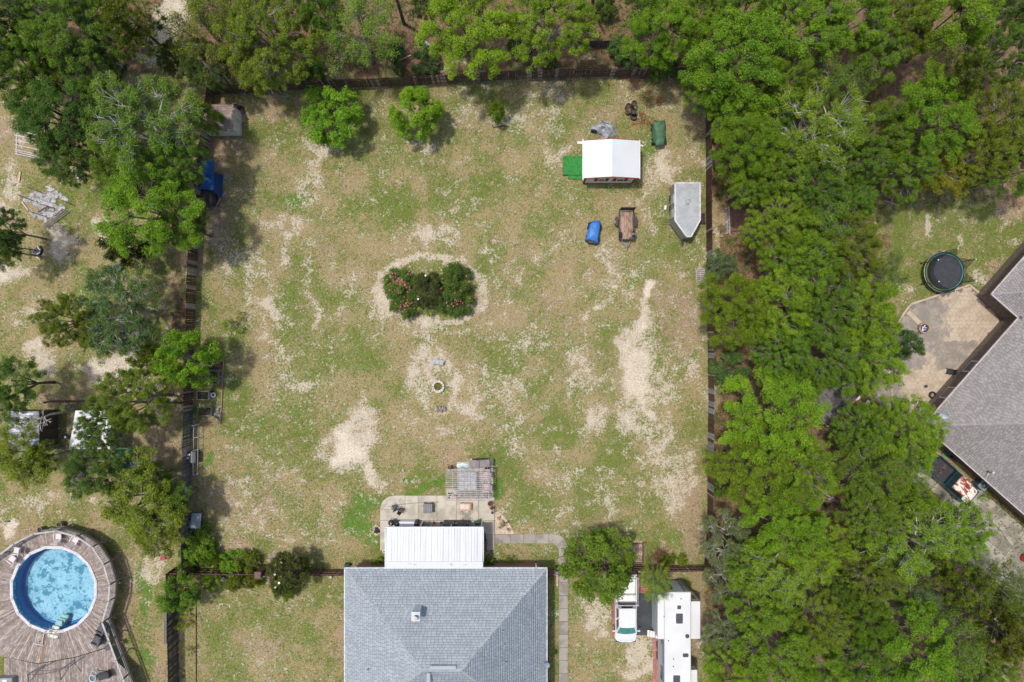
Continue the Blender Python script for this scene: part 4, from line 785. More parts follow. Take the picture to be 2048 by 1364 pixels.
def make_pine(seed, R=2.6, zc=8.0, ht=4.0, ntuft=190):
    rs = np.random.RandomState(seed); segs = [[0, 0, 0, .05, .05, zc - 2, .19, .13], [.05, .05, zc - 2, 0, .1, zc + ht * .45, .13, .05]]; T = []
    for i in range(34):
        h = rs.rand(); z = zc - ht * .5 + h * ht; a = rs.rand() * 6.28; L = R * (1 - .45 * h) * rs.uniform(.55, 1.05); e = np.array([math.cos(a) * L, math.sin(a) * L, z + L * .22 + rs.randn() * .15]); b0 = np.array([.03, .05, z - .2])
        mid = (b0 + e) / 2 + np.array([0, 0, -.12]); segs += [[*b0, *mid, .05, .035], [*mid, *e, .035, .02]]
        for k in range(6):
            f = rs.uniform(.45, 1.05); p = b0 + (e - b0) * f + rs.randn(3) * np.array([.32, .32, .14]); segs.append([*(b0 + (e - b0) * f * .85), *p, .018, .012]); T.append(p)
    T = np.array(T); nn = 46; N = len(T) * nn; ci = np.repeat(np.arange(len(T)), nn); c = T[ci]
    d = rs.randn(N, 3); d[:, 2] = np.abs(d[:, 2]) * .8 + .1; d /= np.linalg.norm(d, axis=1, keepdims=True); L = rs.uniform(.24, .38, N)[:, None]; s = np.cross(d, rs.randn(N, 3)); s /= np.linalg.norm(s, axis=1, keepdims=True); w = .016
    V = np.stack([c - s * w, c + s * w, c + d * L + s * w * .8, c + d * L - s * w * .8], 1).reshape(-1, 3); tone = rs.rand(len(T))[ci]
    return tubes_np(segs, 5), (V, np.arange(N * 4).reshape(-1, 4), np.repeat(tone, 4))
PROTO = {}
def proto(kind, i, data, bark):
    (TV, TF), (V, F, tone) = data
    PROTO.setdefault(kind, []).append((np_mesh(kind + '_trunk', TV, TF, bark), np_mesh(kind + '_crown', V, F, LM['mid'], {'tone': tone})))
for i in range(6): proto('oak', i, make_tree(100 + i, rz=3.3, ntip=470, nleaf=112, clump=.32, leaf=.122, lobes=.20, low=-.25, fill=.36, ns=50, elong=.8), BARK)
for i in range(2): proto('puff', i, make_tree(140 + i, R=4.0, zc=6, rz=3.7, ntip=300, nleaf=150, clump=.42, leaf=.125, lobes=.26, fill=.35, low=-.15), BARKD)
for i in range(2): proto('lichen', i, make_tree(120 + i, ntip=360, nleaf=96, clump=.36, leaf=.12, twig=1.0, fill=.45, rz=2.7, lobes=.24), BARKP)
for i in range(2): proto('loose', i, make_tree(130 + i, ntip=230, nleaf=84, clump=.48, leaf=.18, lobes=.34, fill=.5, rz=2.0, ns=26), BARK)
for i in range(2): proto('wisp', i, make_tree(150 + i, ntip=230, nleaf=55, clump=.50, leaf=.15, lobes=.45, fill=.4, elong=1.6, rz=2.6), BARK)
for i in range(3): proto('small', i, make_tree(200 + i, R=2.4, zc=2.5, rz=1.9, ntip=190, nleaf=80, clump=.34, leaf=.15, lobes=.16, fill=.4, nl=6, ns=18, trunk_r=.09, low=-.7), BARKD)
for i in range(3): proto('shrub', i, make_tree(300 + i, R=1.2, zc=.85, rz=.85, ntip=110, nleaf=80, clump=.22, leaf=.10, lobes=.16, fill=.35, nl=5, ns=16, trunk_r=.04, low=-.8, twig=.2), BARKD)
for i in range(2): proto('sprig', i, make_tree(320 + i, R=1.1, zc=.6, rz=.6, ntip=26, nleaf=30, clump=.22, leaf=.13, lobes=.6, fill=.5, nl=5, ns=9, trunk_r=.03, low=-.5, twig=.2, elong=1.5), BARKD)
for i in range(2): proto('pine', i, make_pine(400 + i), BARKD)
BASE = {'oak': (4.0, 6.0), 'puff': (4.0, 6.0), 'lichen': (4.0, 6.0), 'loose': (4.0, 6.0), 'wisp': (4, 6.), 'small': (2.4, 2.5), 'shrub': (1.2, .85), 'sprig': (1.1, .6), 'pine': (2.6, 8.0)}
NM = {'oak': ('oak_tree', 'tree'), 'puff': ('leafy_tree', 'tree'), 'lichen': ('grey_twigged_tree', 'tree'), 'loose': ('loose_crowned_tree', 'tree'), 'wisp': ('feathery_tree', 'tree'), 'small': ('small_tree', 'tree'), 'shrub': ('shrub', 'shrub'), 'sprig': ('young_plant', 'plant'), 'pine': ('pine_tree', 'tree')}
TR = random.Random(11); TCOUNT = {}
def tree(kind, px, py, rp, leaf, label, hc=None, group=None, name=None, cat=None, wz=1.0, wx=1.0):
    b0 = BASE[kind]
    if hc is None: hc = {'oak': 6.2, 'puff': 6.4, 'lichen': 5.8, 'loose': 5.4, 'wisp': 5.8, 'small': 2.5, 'shrub': .9, 'sprig': .5, 'pine': 8.5}[kind]
    x, y = P(px, py, hc); r = rp * (CAMH - hc) / FPX; s = r / b0[0]; i = TCOUNT.get(kind, 0); TCOUNT[kind] = i + 1; pr = PROTO[kind][i % len(PROTO[kind])]
    t = thing(name or NM[kind][0], label, cat or NM[kind][1], (x, y, -.05), TR.random() * 6.28 if wx == 1 else 0, group)
    t.scale = (s * wx, s, hc / b0[1])
    o = link_mesh('trunk', pr[0], t); c = link_mesh('crown', pr[1], t, mat=LM[leaf]); return t
WN, WE, YL = 'trees beyond the back fence', 'trees in the wood right of the fence', 'trees in the left neighbour yard'
# --- top left and left neighbour
for a in [
 ('oak', 20, 30, 62, 'dark', 'dark oak cropped by the top left corner of the photo', 6.5, YL), ('lichen', 70, 25, 44, 'dark', 'dark tree full of grey twigs at the top edge, second from the left corner', 6, YL),
 ('oak', 152, 70, 72, 'mid', 'mid green oak left of the tall leaning pine', 6.5, YL), ('oak', 45, 140, 46, 'mid', 'green oak at the left edge above the low yellowish tree', 5.5, YL),
 ('oak', 190, 135, 52, 'dark', 'dark green oak just below the leaning pine and above the broad bright oak', 5, YL), ('loose', 52, 208, 38, 'olive', 'low yellowish tree near the left edge above the metal climbing frame', 4.0, YL),
 ('oak', 95, 95, 50, 'mid', 'green crown squeezed between the top left oaks', 5.5, YL), ('oak', 222, 205, 44, 'mid', 'green crown directly above the broad bright oak', 5, YL), ('oak', 8, 95, 40, 'dark', 'dark crown at the left edge near the top', 5, YL), ('oak', 200, 18, 48, 'mid', 'green crown at the top edge left of the leaning pine', 5, YL), ('loose', 90, 165, 44, 'olive', 'yellowish crown left of the dense very dark tree', 5, YL),
 ('puff', 128, 238, 74, 'dark', 'dense very dark tree left of the broad bright oak', 6, YL), ('oak', 145, 318, 52, 'dark', 'dark tree right of the metal climbing frame', 5, YL),
 ('small', 412, 236, 26, 'mid', 'green branches hanging over the left end of the tan shed roof', 4, YL), ('lichen', 292, 255, 103, 'mid', 'broad bright oak with grey limbs leaning over the tan shed', 6.8, YL), ('oak', 240, 330, 44, 'mid', 'green oak wedged below the broad bright oak beside the dark tree', 5, YL), ('oak', 368, 330, 50, 'mid', 'green oak reaching over the blue tarpaulin', 5.5, YL),
 ('puff', 305, 420, 92, 'bright', 'dense bright green tree at the fence below the blue tarpaulin', 5.8, YL), ('puff', 372, 455, 40, 'mid', 'green tree hugging the top end of the brown left fence', 4.6, YL), ('small', 252, 488, 42, 'magnolia', 'dark yellowish magnolia beside the turquoise slide', 3.6, YL),
 ('oak', 8, 460, 44, 'dark', 'dark tree at the left edge above the basketball hoop', 5, YL), ('loose', 12, 500, 34, 'dark', 'loose dark tree at the left edge over the white sand', 4, YL),
 ('oak', 135, 640, 52, 'olive', 'yellow green oak in the middle of the left yard', 4.6, YL), ('lichen', 242, 618, 84, 'dark', 'sparse grey limbed tree between the yellow green oak and the fence', 4.6, YL), ('loose', 190, 665, 42, 'olive', 'small yellow green crown below the sparse grey limbed tree', 4, YL),
 ('small', 300, 718, 30, 'olive', 'small olive tree left of the bright green tree on the fence', 3, YL), ('small', 376, 716, 54, 'citrus', 'bright lime green tree overhanging the fence and garden beds', 4.2, YL),
 ('puff', 25, 772, 58, 'dark', 'dark green tree with dead limbs above the grey roofed shed', 5, YL), ('oak', 272, 800, 64, 'olive', 'yellow green oak over the top of the white carport', 5.4, YL), ('oak', 214, 846, 42, 'mid', 'green oak hiding the right half of the white carport', 5.2, YL),
 ('oak', 196, 936, 54, 'dark', 'dark tree below the white carport', 5, YL), ('loose', 48, 912, 56, 'olive', 'olive tree across the front of the grey roofed shed', 4.6, YL), ('loose', 84, 915, 30, 'mid', 'small green crown at the lower corner of the grey roofed shed', 4, YL),
 ('loose', 285, 1000, 78, 'olive', 'large olive tree left of the metal star on the fence', 5, YL), ('loose', 325, 1062, 50, 'olive', 'olive tree between the round pool and the grey smoker', 4.2, YL), ('small', 305, 955, 30, 'mid', 'small green crown touching the dog pen', 3.4, YL),
 ('loose', 350, 1000, 34, 'mid', 'green branches over the fence just left of the grey smoker', 4, YL), ('sprig', 470, 648, 19, 'mid', 'small green sapling alone on the left side of the lawn', .7, None),
 ('wisp', 420, 75, 66, 'olive', 'yellow green tree right of the sandy gap at the top', 6, WN), ('oak', 412, 128, 46, 'dark', 'dark green tree at the left end of the back fence', 4.5, WN), ('oak', 350, 120, 30, 'dark', 'small dark crown at the foot of the leaning pine', 3.5, WN),
 ('oak', 545, 78, 86, 'olive', 'broad yellow green oak overhanging the back fence', 6.5, WN), ('loose', 520, 140, 44, 'olive', 'yellow green branches hanging over the fence above the empty corner', 5, WN), ('wisp', 460, 20, 60, 'olive', 'yellow green tree cut by the top edge right of the sandy gap', 6, WN),
 ('wisp', 715, 62, 72, 'mid', 'rich green willow-like tree behind the first lawn tree', 6, WN), ('oak', 640, 30, 40, 'mid', 'green tree between the broad oak and the willow-like tree', 6, WN),
 ('shrub', 626, 140, 24, 'dark', 'dark shrub at the foot of the broad oak by the back fence', .9, None), ('shrub', 792, 104, 20, 'fern', 'bluish shrub beside the broken pale branch behind the fence', 1, None), ('shrub', 852, 122, 25, 'fern', 'bluish green bush below the black and grey junk behind the fence', 1.1, None), ('shrub', 798, 138, 12, 'fern', 'little bluish shrub between the fence and the bush by the junk', .8, None),
 ('puff', 938, 68, 80, 'bright', 'bright tree behind the fence above the narrow lawn shrub', 6.4, WN), ('oak', 1104, 42, 78, 'bright', 'bright tree behind the fence between two bare patches of wood floor', 6.4, WN), ('shrub', 1040, 75, 32, 'dark', 'dark bush between the two bright trees behind the fence', 1.6, None),
 ('oak', 860, 10, 32, 'dark', 'dark crown at the top edge above the junk', 5, WN), ('shrub', 1098, 122, 15, 'fern', 'small dark green shrub hard against the back fence', .8, None), ('shrub', 1212, 14, 20, 'dark', 'lone dark shrub at the top edge in the bare wood floor', 1.2, None),
 ('shrub', 1252, 106, 33, 'fern', 'feathery grey green shrub at the right part of the back fence', 1.6, None), ('puff', 1318, 70, 62, 'bright', 'bright tree behind the feathery grey green shrub', 6.2, WN), ('oak', 1400, 40, 50, 'bright', 'bright tree at the top edge above the fence corner', 6, WN), ('shrub', 1330, 130, 30, 'dark', 'dark bush under the bright tree near the fence corner', 1.3, None), ('loose', 1290, 0, 44, 'dark', 'dark crown at the top edge left of the fence corner', 5, WN),
]:
    tree(a[0], a[1], a[2], a[3] * (1.12 if a[2] < 165 and a[0] != 'shrub' else 1.05), a[4], a[5], a[6], a[7])
# --- right wood
for a in [
 ('puff', 1468, 128, 96, 'bright', 'big bright tree bulging over the right corner of the back fence', 7), ('oak', 1418, 178, 50, 'bright', 'bright tree leaning over the lawn at its upper right corner', 5.6), ('oak', 1462, 226, 48, 'bright', 'bright tree along the top of the right fence beside the green cover', 5.6), ('oak', 1500, 20, 66, 'mid', 'green tree at the top edge right of the fence corner', 6), ('oak', 1592, 60, 80, 'bright', 'bright tree near the top, first right of the corner tree', 6.8), ('oak', 1690, 30, 80, 'bright', 'bright tree at the top edge midway along the right wood', 6.8),
 ('oak', 1740, 110, 56, 'mid', 'mid green tree above the brown gap in the upper right wood', 6), ('puff', 1885, 55, 80, 'bright', 'large bright tree near the top right corner', 7), ('oak', 1800, 60, 56, 'olive', 'olive tree left of the large bright tree near the top right corner', 6.5), ('oak', 2015, 110, 56, 'mid', 'green tree at the right edge below the top right corner', 6), ('loose', 2020, 20, 40, 'dark', 'dark tree in the top right corner', 5.5),
 ('wisp', 1660, 175, 56, 'mid', 'green tree beside the pale leaning dead trunk', 5.8), ('lichen', 1625, 258, 98, 'bright', 'big round pale tree with many grey twigs, right of the red trimmed shed', 6.8), ('oak', 1560, 175, 50, 'bright', 'bright tree squeezed between the corner tree and the round pale tree', 6.2), ('oak', 1545, 240, 44, 'mid', 'dull green tree on the left shoulder of the round pale tree', 5.4),
 ('puff', 1850, 248, 78, 'bright', 'bright tree in the middle of the upper right wood', 6.6), ('oak', 1760, 262, 52, 'mid', 'green tree between the round pale tree and the bright middle tree', 6), ('oak', 2005, 250, 72, 'olive', 'yellow tinged tree at the right edge of the upper wood', 6.4), ('oak', 1950, 310, 56, 'olive', 'yellow tinged tree above the clothes line pole', 6), ('puff', 2030, 345, 50, 'mid', 'green tree at the right edge above the small lawn', 6),
 ('oak', 1800, 335, 60, 'bright', 'bright tree along the top of the small lawn with the trampoline', 6), ('loose', 1880, 348, 50, 'yellow', 'yellowing tree overhanging the top of the trampoline lawn', 5.2), ('oak', 1712, 320, 50, 'mid', 'green tree right below the round pale tree', 6), ('puff', 1490, 300, 66, 'bright', 'bright tree beside the fence level with the white shed', 6.4), ('oak', 1545, 345, 58, 'mid', 'green tree behind the fence tree level with the white shed', 6),
 ('oak', 1500, 370, 44, 'bright', 'bright tree by the fence just above the brown slab', 6), ('oak', 1620, 385, 60, 'mid', 'mid green tree below the round pale tree with grey twigs', 6), ('oak', 1552, 452, 62, 'bright', 'bright tree right of the brown slab behind the fence', 6.2), ('wisp', 1640, 460, 66, 'mid', 'feathery green tree left of the trampoline lawn', 6), ('oak', 1700, 410, 40, 'mid', 'green tree at the upper left corner of the trampoline lawn', 5.6),
 ('oak', 1690, 500, 62, 'olive', 'yellow mottled tree reaching the left side of the trampoline lawn', 6.2), ('wisp', 1765, 545, 38, 'mid', 'sparse low branch crown in front of the trampoline', 4), ('oak', 1595, 530, 64, 'bright', 'bright tree in the wood level with the centre shrub bed', 6.4), ('lichen', 1440, 530, 30, 'fern', 'small grey green tree leaning on the fence by the pallet', 3.2),
 ('puff', 1462, 618, 68, 'bright', 'bright tree over the fence right of the pinkish dirt patch', 6.2), ('oak', 1545, 610, 66, 'bright', 'bright tree second from the fence, level with the pinkish dirt', 6.4), ('oak', 1640, 610, 70, 'mid', 'green tree mid wood level with the stamped patio', 6.4), ('oak', 1722, 625, 66, 'bright', 'bright tree at the left side of the stamped patio', 6.2), ('small', 1808, 690, 30, 'fern', 'dark green cedar standing on the left edge of the stamped patio', 3.0),
 ('oak', 1560, 700, 56, 'mid', 'green tree just right of the feathery bush by the fence', 6), ('shrub', 1458, 738, 36, 'fern', 'feathery blue green bush against the right fence', 1.5), ('oak', 1640, 710, 66, 'mid', 'green tree above the hidden grey shed roof', 6.2), ('oak', 1722, 722, 66, 'bright', 'bright tree with white dish below, beside the patio', 6.0), ('oak', 1600, 770, 30, 'bright', 'little bright crown at the left corner of the hidden shed roof', 5.2),
 ('puff', 1535, 835, 92, 'bright', 'very large bright rounded tree by the right fence, mid height of the photo', 6.8), ('puff', 1500, 930, 78, 'bright', 'large bright tree by the right fence below the very large rounded one', 6.4), ('oak', 1592, 925, 66, 'bright', 'bright tree behind the two large fence trees', 6.4), ('oak', 1800, 862, 74, 'bright', 'bright tree at the corner of the grey brown roof', 6.2), ('oak', 1718, 862, 52, 'mid', 'green tree right of the pointed shed roof', 5.6),
 ('oak', 1730, 940, 64, 'mid', 'green tree below the pointed shed roof', 6), ('lichen', 1795, 930, 50, 'bright', 'tree with a fan of grey dead twigs left of the rusty pickup', 6), ('oak', 1818, 998, 34, 'bright', 'bright tree touching the rusty pickup', 5.6), ('lichen', 1818, 1072, 88, 'bright', 'broad sparse tree with grey twigs below the rusty pickup', 6.4), ('oak', 1730, 1030, 56, 'mid', 'green tree left of the broad sparse tree', 6),
 ('oak', 1900, 1060, 56, 'bright', 'bright tree spilling onto the cracked driveway', 5.8), ('lichen', 1450, 1075, 50, 'lichen', 'grey green lichen tree at the lower end of the right fence', 4.6), ('puff', 1560, 1040, 74, 'bright', 'bright tree right of the lichen tree by the fence end', 6.4), ('lichen', 1560, 1130, 84, 'bright', 'large bright tree streaked with grey limbs above the white camper', 6.4), ('oak', 1625, 1090, 62, 'bright', 'bright tree left of the reddish bare gap', 6.2),
 ('oak', 1520, 1200, 64, 'bright', 'bright tree right of the camper slide-out', 5.8), ('lichen', 1452, 1160, 44, 'lichen', 'grey lichen tree right above the camper', 4.2), ('lichen', 1455, 1265, 46, 'lichen', 'pale grey lichen tree right beside the camper', 4.2), ('puff', 1455, 1335, 52, 'bright', 'low bright tree in front of the camper second slide-out', 4.6), ('oak', 1540, 1290, 76, 'bright', 'bright tree at the bottom edge, second from the camper', 6.2), ('oak', 1620, 1230, 60, 'olive', 'yellow green tree left of the lower reddish gap', 6.2), ('oak', 1620, 1320, 56, 'bright', 'bright tree at the bottom edge below the yellow green tree', 6),
 ('oak', 1735, 1150, 50, 'olive', 'olive tree right of the reddish gap', 6), ('puff', 1725, 1225, 44, 'mid', 'dull green tree right below the reddish gap', 5.6), ('wisp', 1822, 1180, 62, 'fern', 'dark blue green bamboo-like clump in the lower right wood', 4.2), ('pine', 1925, 1168, 64, 'pine', 'pine with yellow green needle rosettes near the cracked driveway', 8.8),
 ('wisp', 1985, 1165, 50, 'mid', 'feathery green tree at the lower edge of the cracked driveway', 5.6), ('puff', 1810, 1290, 84, 'bright', 'large bright tree at the bottom of the right wood', 6.6), ('oak', 1720, 1320, 56, 'mid', 'green tree at the bottom edge left of the large bright one', 6), ('wisp', 1900, 1280, 56, 'mid', 'feathery tree right of the large bright bottom tree', 6), ('pine', 2000, 1262, 62, 'pine', 'pine at the right edge near the bottom corner', 8.5), ('loose', 1915, 1345, 46, 'dark', 'dark tree at the bottom edge near the right corner', 4.6),
 ('oak', 1990, 1222, 46, 'mid', 'green tree between the two lower right pines', 5.4), ('oak', 1960, 1318, 44, 'mid', 'green tree by the grass patch of the bottom right corner', 5.2), ('oak', 1500, 1130, 46, 'mid', 'green tree behind the grey lichen tree above the camper', 5.4), ('oak', 1680, 1180, 40, 'mid', 'small green crown left of the reddish gap', 5),
 ('wisp', 2035, 1200, 36, 'mid', 'small feathery tree cut by the right edge', 5.4), ('pine', 1925, 155, 56, 'pine', 'pine with needle clusters in the upper right wood', 8.8), ('shrub', 1690, 215, 22, 'dark', 'dark shrub at the lip of the brown gap in the upper wood', 1.2), ('shrub', 1440, 975, 16, 'mid', 'green shrub on the lower right fence', 1.5),
]:
    tree(a[0], a[1], a[2], a[3] * (1 if a[0] in ('shrub', 'pine', 'small') or a[1] > 1780 and a[2] > 840 and a[2] < 1000 else 1.05), a[4], a[5], a[6], None if a[0] == 'shrub' else WE)
# --- the leaning pine at the top left
t = tree('pine', 268, 45, 66, 'pine', 'tall pine with tufted needles leaning over the sandy gap', 9.0, None)
t.scale = (t.scale[0], t.scale[1], 1.0)
tx, ty = P(372, 138, 0); hx, hy = P(268, 45, 8.5); lean = Vector((hx - tx, hy - ty, 8.5))
t.location = (tx, ty, 0); t.rotation_mode = 'QUATERNION'; t.rotation_quaternion = Vector((0, 0, 1)).rotation_difference(lean.normalized())
t.scale = (t.scale[0], t.scale[1], lean.length / 8.0)
# --- lawn trees and garden plants
tree('small', 665, 236, 60, 'citrus', 'larger bright citrus tree, leftmost of the two round lawn trees', 2.7, 'trees on the lawn')
tree('small', 829, 226, 53, 'bright', 'second lawn tree, darker green with an uneven outline', 3.0, 'trees on the lawn')
tree('shrub', 993, 226, 19, 'citrus', 'narrow upright bright shrub with black edging at its foot', 1.6, None, 'narrow_shrub', wx=.85)
tree('small', 1200, 1128, 73, 'mid', 'wide leafy green tree over the tail of the white pickup', 3.6, None)
tree('wisp', 1313, 1165, 38, 'bright', 'slender green tree between the pickup and the camper', 3.4, None, wx=.8)
tree('sprig', 1021, 1118, 10, 'mid', 'tiny green plant in the bed behind the patio roof', .4, None)
MG = M('magnolia_bloom', (.85, .80, .68), (.75, .62, .42), rough=.6)
def blooms(t, pts, h, r, mat, name='flower'):
    """flowers on a plant: one mesh each, children of the plant"""
    for (px, py) in pts:
        x, y = P(px, py, h); mb = MB((0, 0, 0)); mb.lathe((0, 0, 0), [(0.01, 0), (r, .35 * r), (r * .8, r * .7), (.02, r * .4)], 7)
        q = Vector(((x - t.location.x), (y - t.location.y), h)); q.rotate(Matrix.Rotation(-t.rotation_euler.z, 3, 'Z')); o = mb.build(name, mat, t); o.location = (q.x / t.scale[0], q.y / t.scale[1], q.z / t.scale[2]); o.scale = (1 / t.scale[0], 1 / t.scale[1], 1 / t.scale[2])
t = tree('small', 579, 1143, 42, 'magnolia', 'dark magnolia with white blossoms astride the lower fence', 2.7, None)
blooms(t, [(562, 1126), (584, 1148), (584, 1156), (558, 1166), (549, 1149), (550, 1174)], 4.0, .11, MG)
tree('shrub', 567, 1180, 22, 'mid', 'lighter green low branches at the foot of the magnolia', .9, None)
BG = 'bushes in the centre bed'
t1 = tree('shrub', 802, 574, 34, 'dark', 'left bush of the centre bed, dark green with many pink flowers', 1.0, BG, 'flowering_bush', 'bush')
t1b = tree('shrub', 812, 608, 30, 'dark', 'lower left bush of the centre bed with scattered pink flowers', .9, BG, 'flowering_bush', 'bush')
t2 = tree('small', 853, 580, 36, 'magnolia', 'middle bush of the centre bed, dark olive with two white flowers', 1.5, BG, 'magnolia_bush', 'bush')
t3 = tree('shrub', 908, 566, 38, 'dark', 'upper right bush of the centre bed with a few pink dots', 1.1, BG, 'flowering_bush', 'bush')
t3b = tree('shrub', 906, 596, 36, 'dark', 'lower right bush of the centre bed, pink flowers along its lower edge', 1.0, BG, 'flowering_bush', 'bush')
tree('sprig', 855, 616, 17, 'citrus', 'small lime green plant at the lower edge of the centre bed', .8, None)
PK = M('pink_bloom', (.62, .10, .17), (.72, .22, .28), rough=.6, objvar=.2)
rr = random.Random(3)
blooms(t1, [(780 + rr.gauss(16, 12), 572 + rr.gauss(0, 12)) for _ in range(70)], 1.7, .055, PK); blooms(t1b, [(805 + rr.gauss(4, 12), 615 + rr.gauss(0, 11)) for _ in range(36)], 1.5, .055, PK)
blooms(t3, [(900 + rr.gauss(10, 14), 562 + rr.gauss(0, 12)) for _ in range(10)], 1.9, .06, PK); blooms(t3b, [(905 + rr.gauss(4, 16), 600 + rr.gauss(0, 10)) for _ in range(14)], 1.75, .06, PK)
blooms(t2, [(851, 551), (836, 598)], 2.6, .09, MG)
for a in [(432, 1125, 13, 'olive', 'small round clipped bush, leftmost inside the lower fence'), (414, 1121, 13, 'mid', 'little round bush beside the leftmost clipped bush'), (463, 1124, 24, 'citrus', 'bright green bush inside the lower fence'), (495, 1126, 22, 'olive', 'rounded olive bush nearest the brick gate post'),
          (398, 1090, 32, 'mid', 'straggly green bush in the lower left corner bed'), (384, 1105, 24, 'mid', 'green bush against the left fence above the corner'), (374, 1133, 16, 'citrus', 'bright green sprawling bush right at the fence corner'), (420, 1103, 16, 'mid', 'thin green bush above the round clipped bushes'),
          (420, 1162, 20, 'mid', 'green weeds just below the lower fence, left part'), (506, 1162, 15, 'yellow', 'yellow green bush below the fence near the brick post'), (470, 1165, 18, 'olive', 'sparse plant below the fence beside the grey rock')]:
    tree('shrub' if a[2] > 12 else 'sprig', a[0], a[1], a[2], a[3], a[4], None, None)
tree('small', 362, 1188, 38, 'mid', 'dark leafy tree at the fence left of the lower lawn', 2.6, None)
tree('sprig', 372, 1245, 18, 'yellow', 'yellow green plant in the strip along the dark fence', .6, None); tree('sprig', 380, 1302, 10, 'mid', 'small green plant lower in the strip along the dark fence', .4, None)
for a in [(1330, 1117, 9, 'olive', 'small round bush left of three above the fence by the camper'), (1342, 1119, 9, 'mid', 'small round bush middle of three above the fence by the camper'), (1364, 1120, 10, 'olive', 'small round bush right of three above the fence by the camper'), (757, 1128, 11, 'mid', 'green bush at the back wall left of the patio roof'), (979, 1125, 9, 'mid', 'green bush at the back wall right of the patio roof')]:
    tree('shrub', a[0], a[1], a[2] * 1.15, a[3], a[4], .45, None)
# dead branches and bare trees
def bare(px, py, rp, hc, label, seed, mat, n=60, name='bare_tree'):
    rs = np.random.RandomState(seed); x, y = P(px, py, hc); r = rp * (CAMH - hc) / FPX; segs = [[0, 0, 0, 0, 0, hc * .6, .12, .09]]; tips = [(np.array([0, 0, hc * .6]), np.array([0, 0, 1.]), r * .5, .07)]
    for g in range(4):
        nx = []
        for p, d, L, w in tips:
            for k in range(3):
                dd = d + rs.randn(3) * np.array([.9, .9, .35]); dd[2] = abs(dd[2]) * .45; dd /= np.linalg.norm(dd); q = p + dd * L * rs.uniform(.6, 1.1); segs.append([*p, *q, w, w * .6]); nx.append((q, dd, L * .62, w * .58))
        tips = nx
    V, F = tubes_np(segs, 4); o = bpy.data.objects.new(name, np_mesh(name, V, F, mat)); col.objects.link(o); o.location = (x, y, 0); return tag(o, label, 'tree')
bare(1640, 975, 62, 5, 'dead bare grey tree in the reddish gap of the right wood', 5, BARKP); bare(1655, 1040, 40, 4.5, 'bare twiggy tree below the dead grey one', 9, BARKP); bare(330, 700, 40, 3.6, 'bare grey branches above the small olive tree', 7, BARKP)
bare(1605, 1345, 36, 5.5, 'pale dead tree at the bottom edge of the right wood', 12, BARKP); bare(60, 835, 44, 6.0, 'dead white limbs over the grey shed roof', 21, BARKP); bare(1412, 1295, 20, 3, 'dead twigs just right of the camper', 31, BARKP)
mb = MB(); 
def trunk(name, pts, r, label, mat):
    o = MB(pts[0]); 
    for i, (a, b) in enumerate(zip(pts[:-1], pts[1:])): o.tube(a, b, r * (1 - i * .12), 8, r * (1 - (i + 1) * .12))
    return o.build(name, mat, label=label, cat='tree trunk')
trunk('tree_trunk', [P3(808, 47, 0), P3(800, 20, 3), P3(792, -6, 6)], .16, 'slim dark trunk at the top edge right of the willow-like tree', BARKD)
trunk('tree_trunk', [P3(1184, 20, 0), P3(1186, 0, 3), P3(1188, -20, 6)], .17, 'dark trunk at the top edge in the bare wood floor', BARKD)
trunk('tree_trunk', [P3(1548, 30, 0), P3(1548, 8, 3), P3(1549, -20, 6)], .16, 'straight trunk at the top edge between two bright trees', BARKD)
trunk('dead_trunk', [P3(1648, 124, 0), P3(1658, 105, 2.5), P3(1670, 80, 5)], .11, 'pale leaning dead trunk in the upper right wood', BARKP)
trunk('dead_trunk', [P3(1812, 125, 5), P3(1840, 95, 5), P3(1868, 72, 5.5)], .13, 'long dark trunk lying through the crowns of the upper right wood', BARKD)
trunk('fallen_trunk', [P3(1895, 1230, .3), P3(1935, 1252, 1.6), P3(1975, 1272, 3.0)], .20, 'thick leaning trunk under the pine near the driveway', BARKD)
# ---------------------------------------------------------------- round pool and its raised deck
PH = 1.35; pcx, pcy = P(107.5, 1178.5, PH); pr_o = 3.80; pr_i = 3.55; NS = 16
t = thing('swimming_pool', 'round above ground pool with murky blue water and white rim at the lower left', 'pool', (pcx, pcy, 0))
def ngon(r, ph=0.2, n=NS): return [(r * math.cos(ph + i * 2 * math.pi / n), r * math.sin(ph + i * 2 * math.pi / n)) for i in range(n)]
og, ig = ngon(pr_o), ngon(pr_i); COP = M('coping_white', (.56, .54, .56), (.47, .46, .48), rough=.5, scale=3)
for i in range(NS):
    j = (i + 1) % NS; b = MB(); q = [(*og[i],), (*og[j],), (*ig[j],), (*ig[i],)]; b.prism(shrink(q, .004), PH - .03, PH + .06); b.build('rim_panel', COP, t)
    b = MB(); b.bbox((og[i][0] * .965, og[i][1] * .965, PH + .07), (.16, .34, .06), .04, math.atan2(og[i][1], og[i][0]) + math.pi / 2 * 0 + 0); b.build('rim_joint', COP, t)
def liner_mat():
    m, n, l, b = nt_new('pool_liner'); v = coords(n, l); sp = n.new('ShaderNodeSeparateXYZ'); tc = n.new('ShaderNodeTexCoord'); l.new(tc.outputs['Object'], sp.inputs[0])
    vo = n.new('ShaderNodeTexVoronoi'); vo.inputs['Scale'].default_value = 5.0; l.new(tc.outputs['Object'], vo.inputs['Vector'])
    band = step(n, l, sp.outputs['Z'], PH - .38, PH - .34); pat = step(n, l, vo.outputs['Distance'], .30, .36)
    c = mixc(n, l, band, (.02, .14, .36), mixc(n, l, pat, (.50, .62, .66), (.03, .20, .34))); l.new(c, b.inputs['Base Color']); b.inputs['Roughness'].default_value = .5; return m
b = MB(); n_ = 48
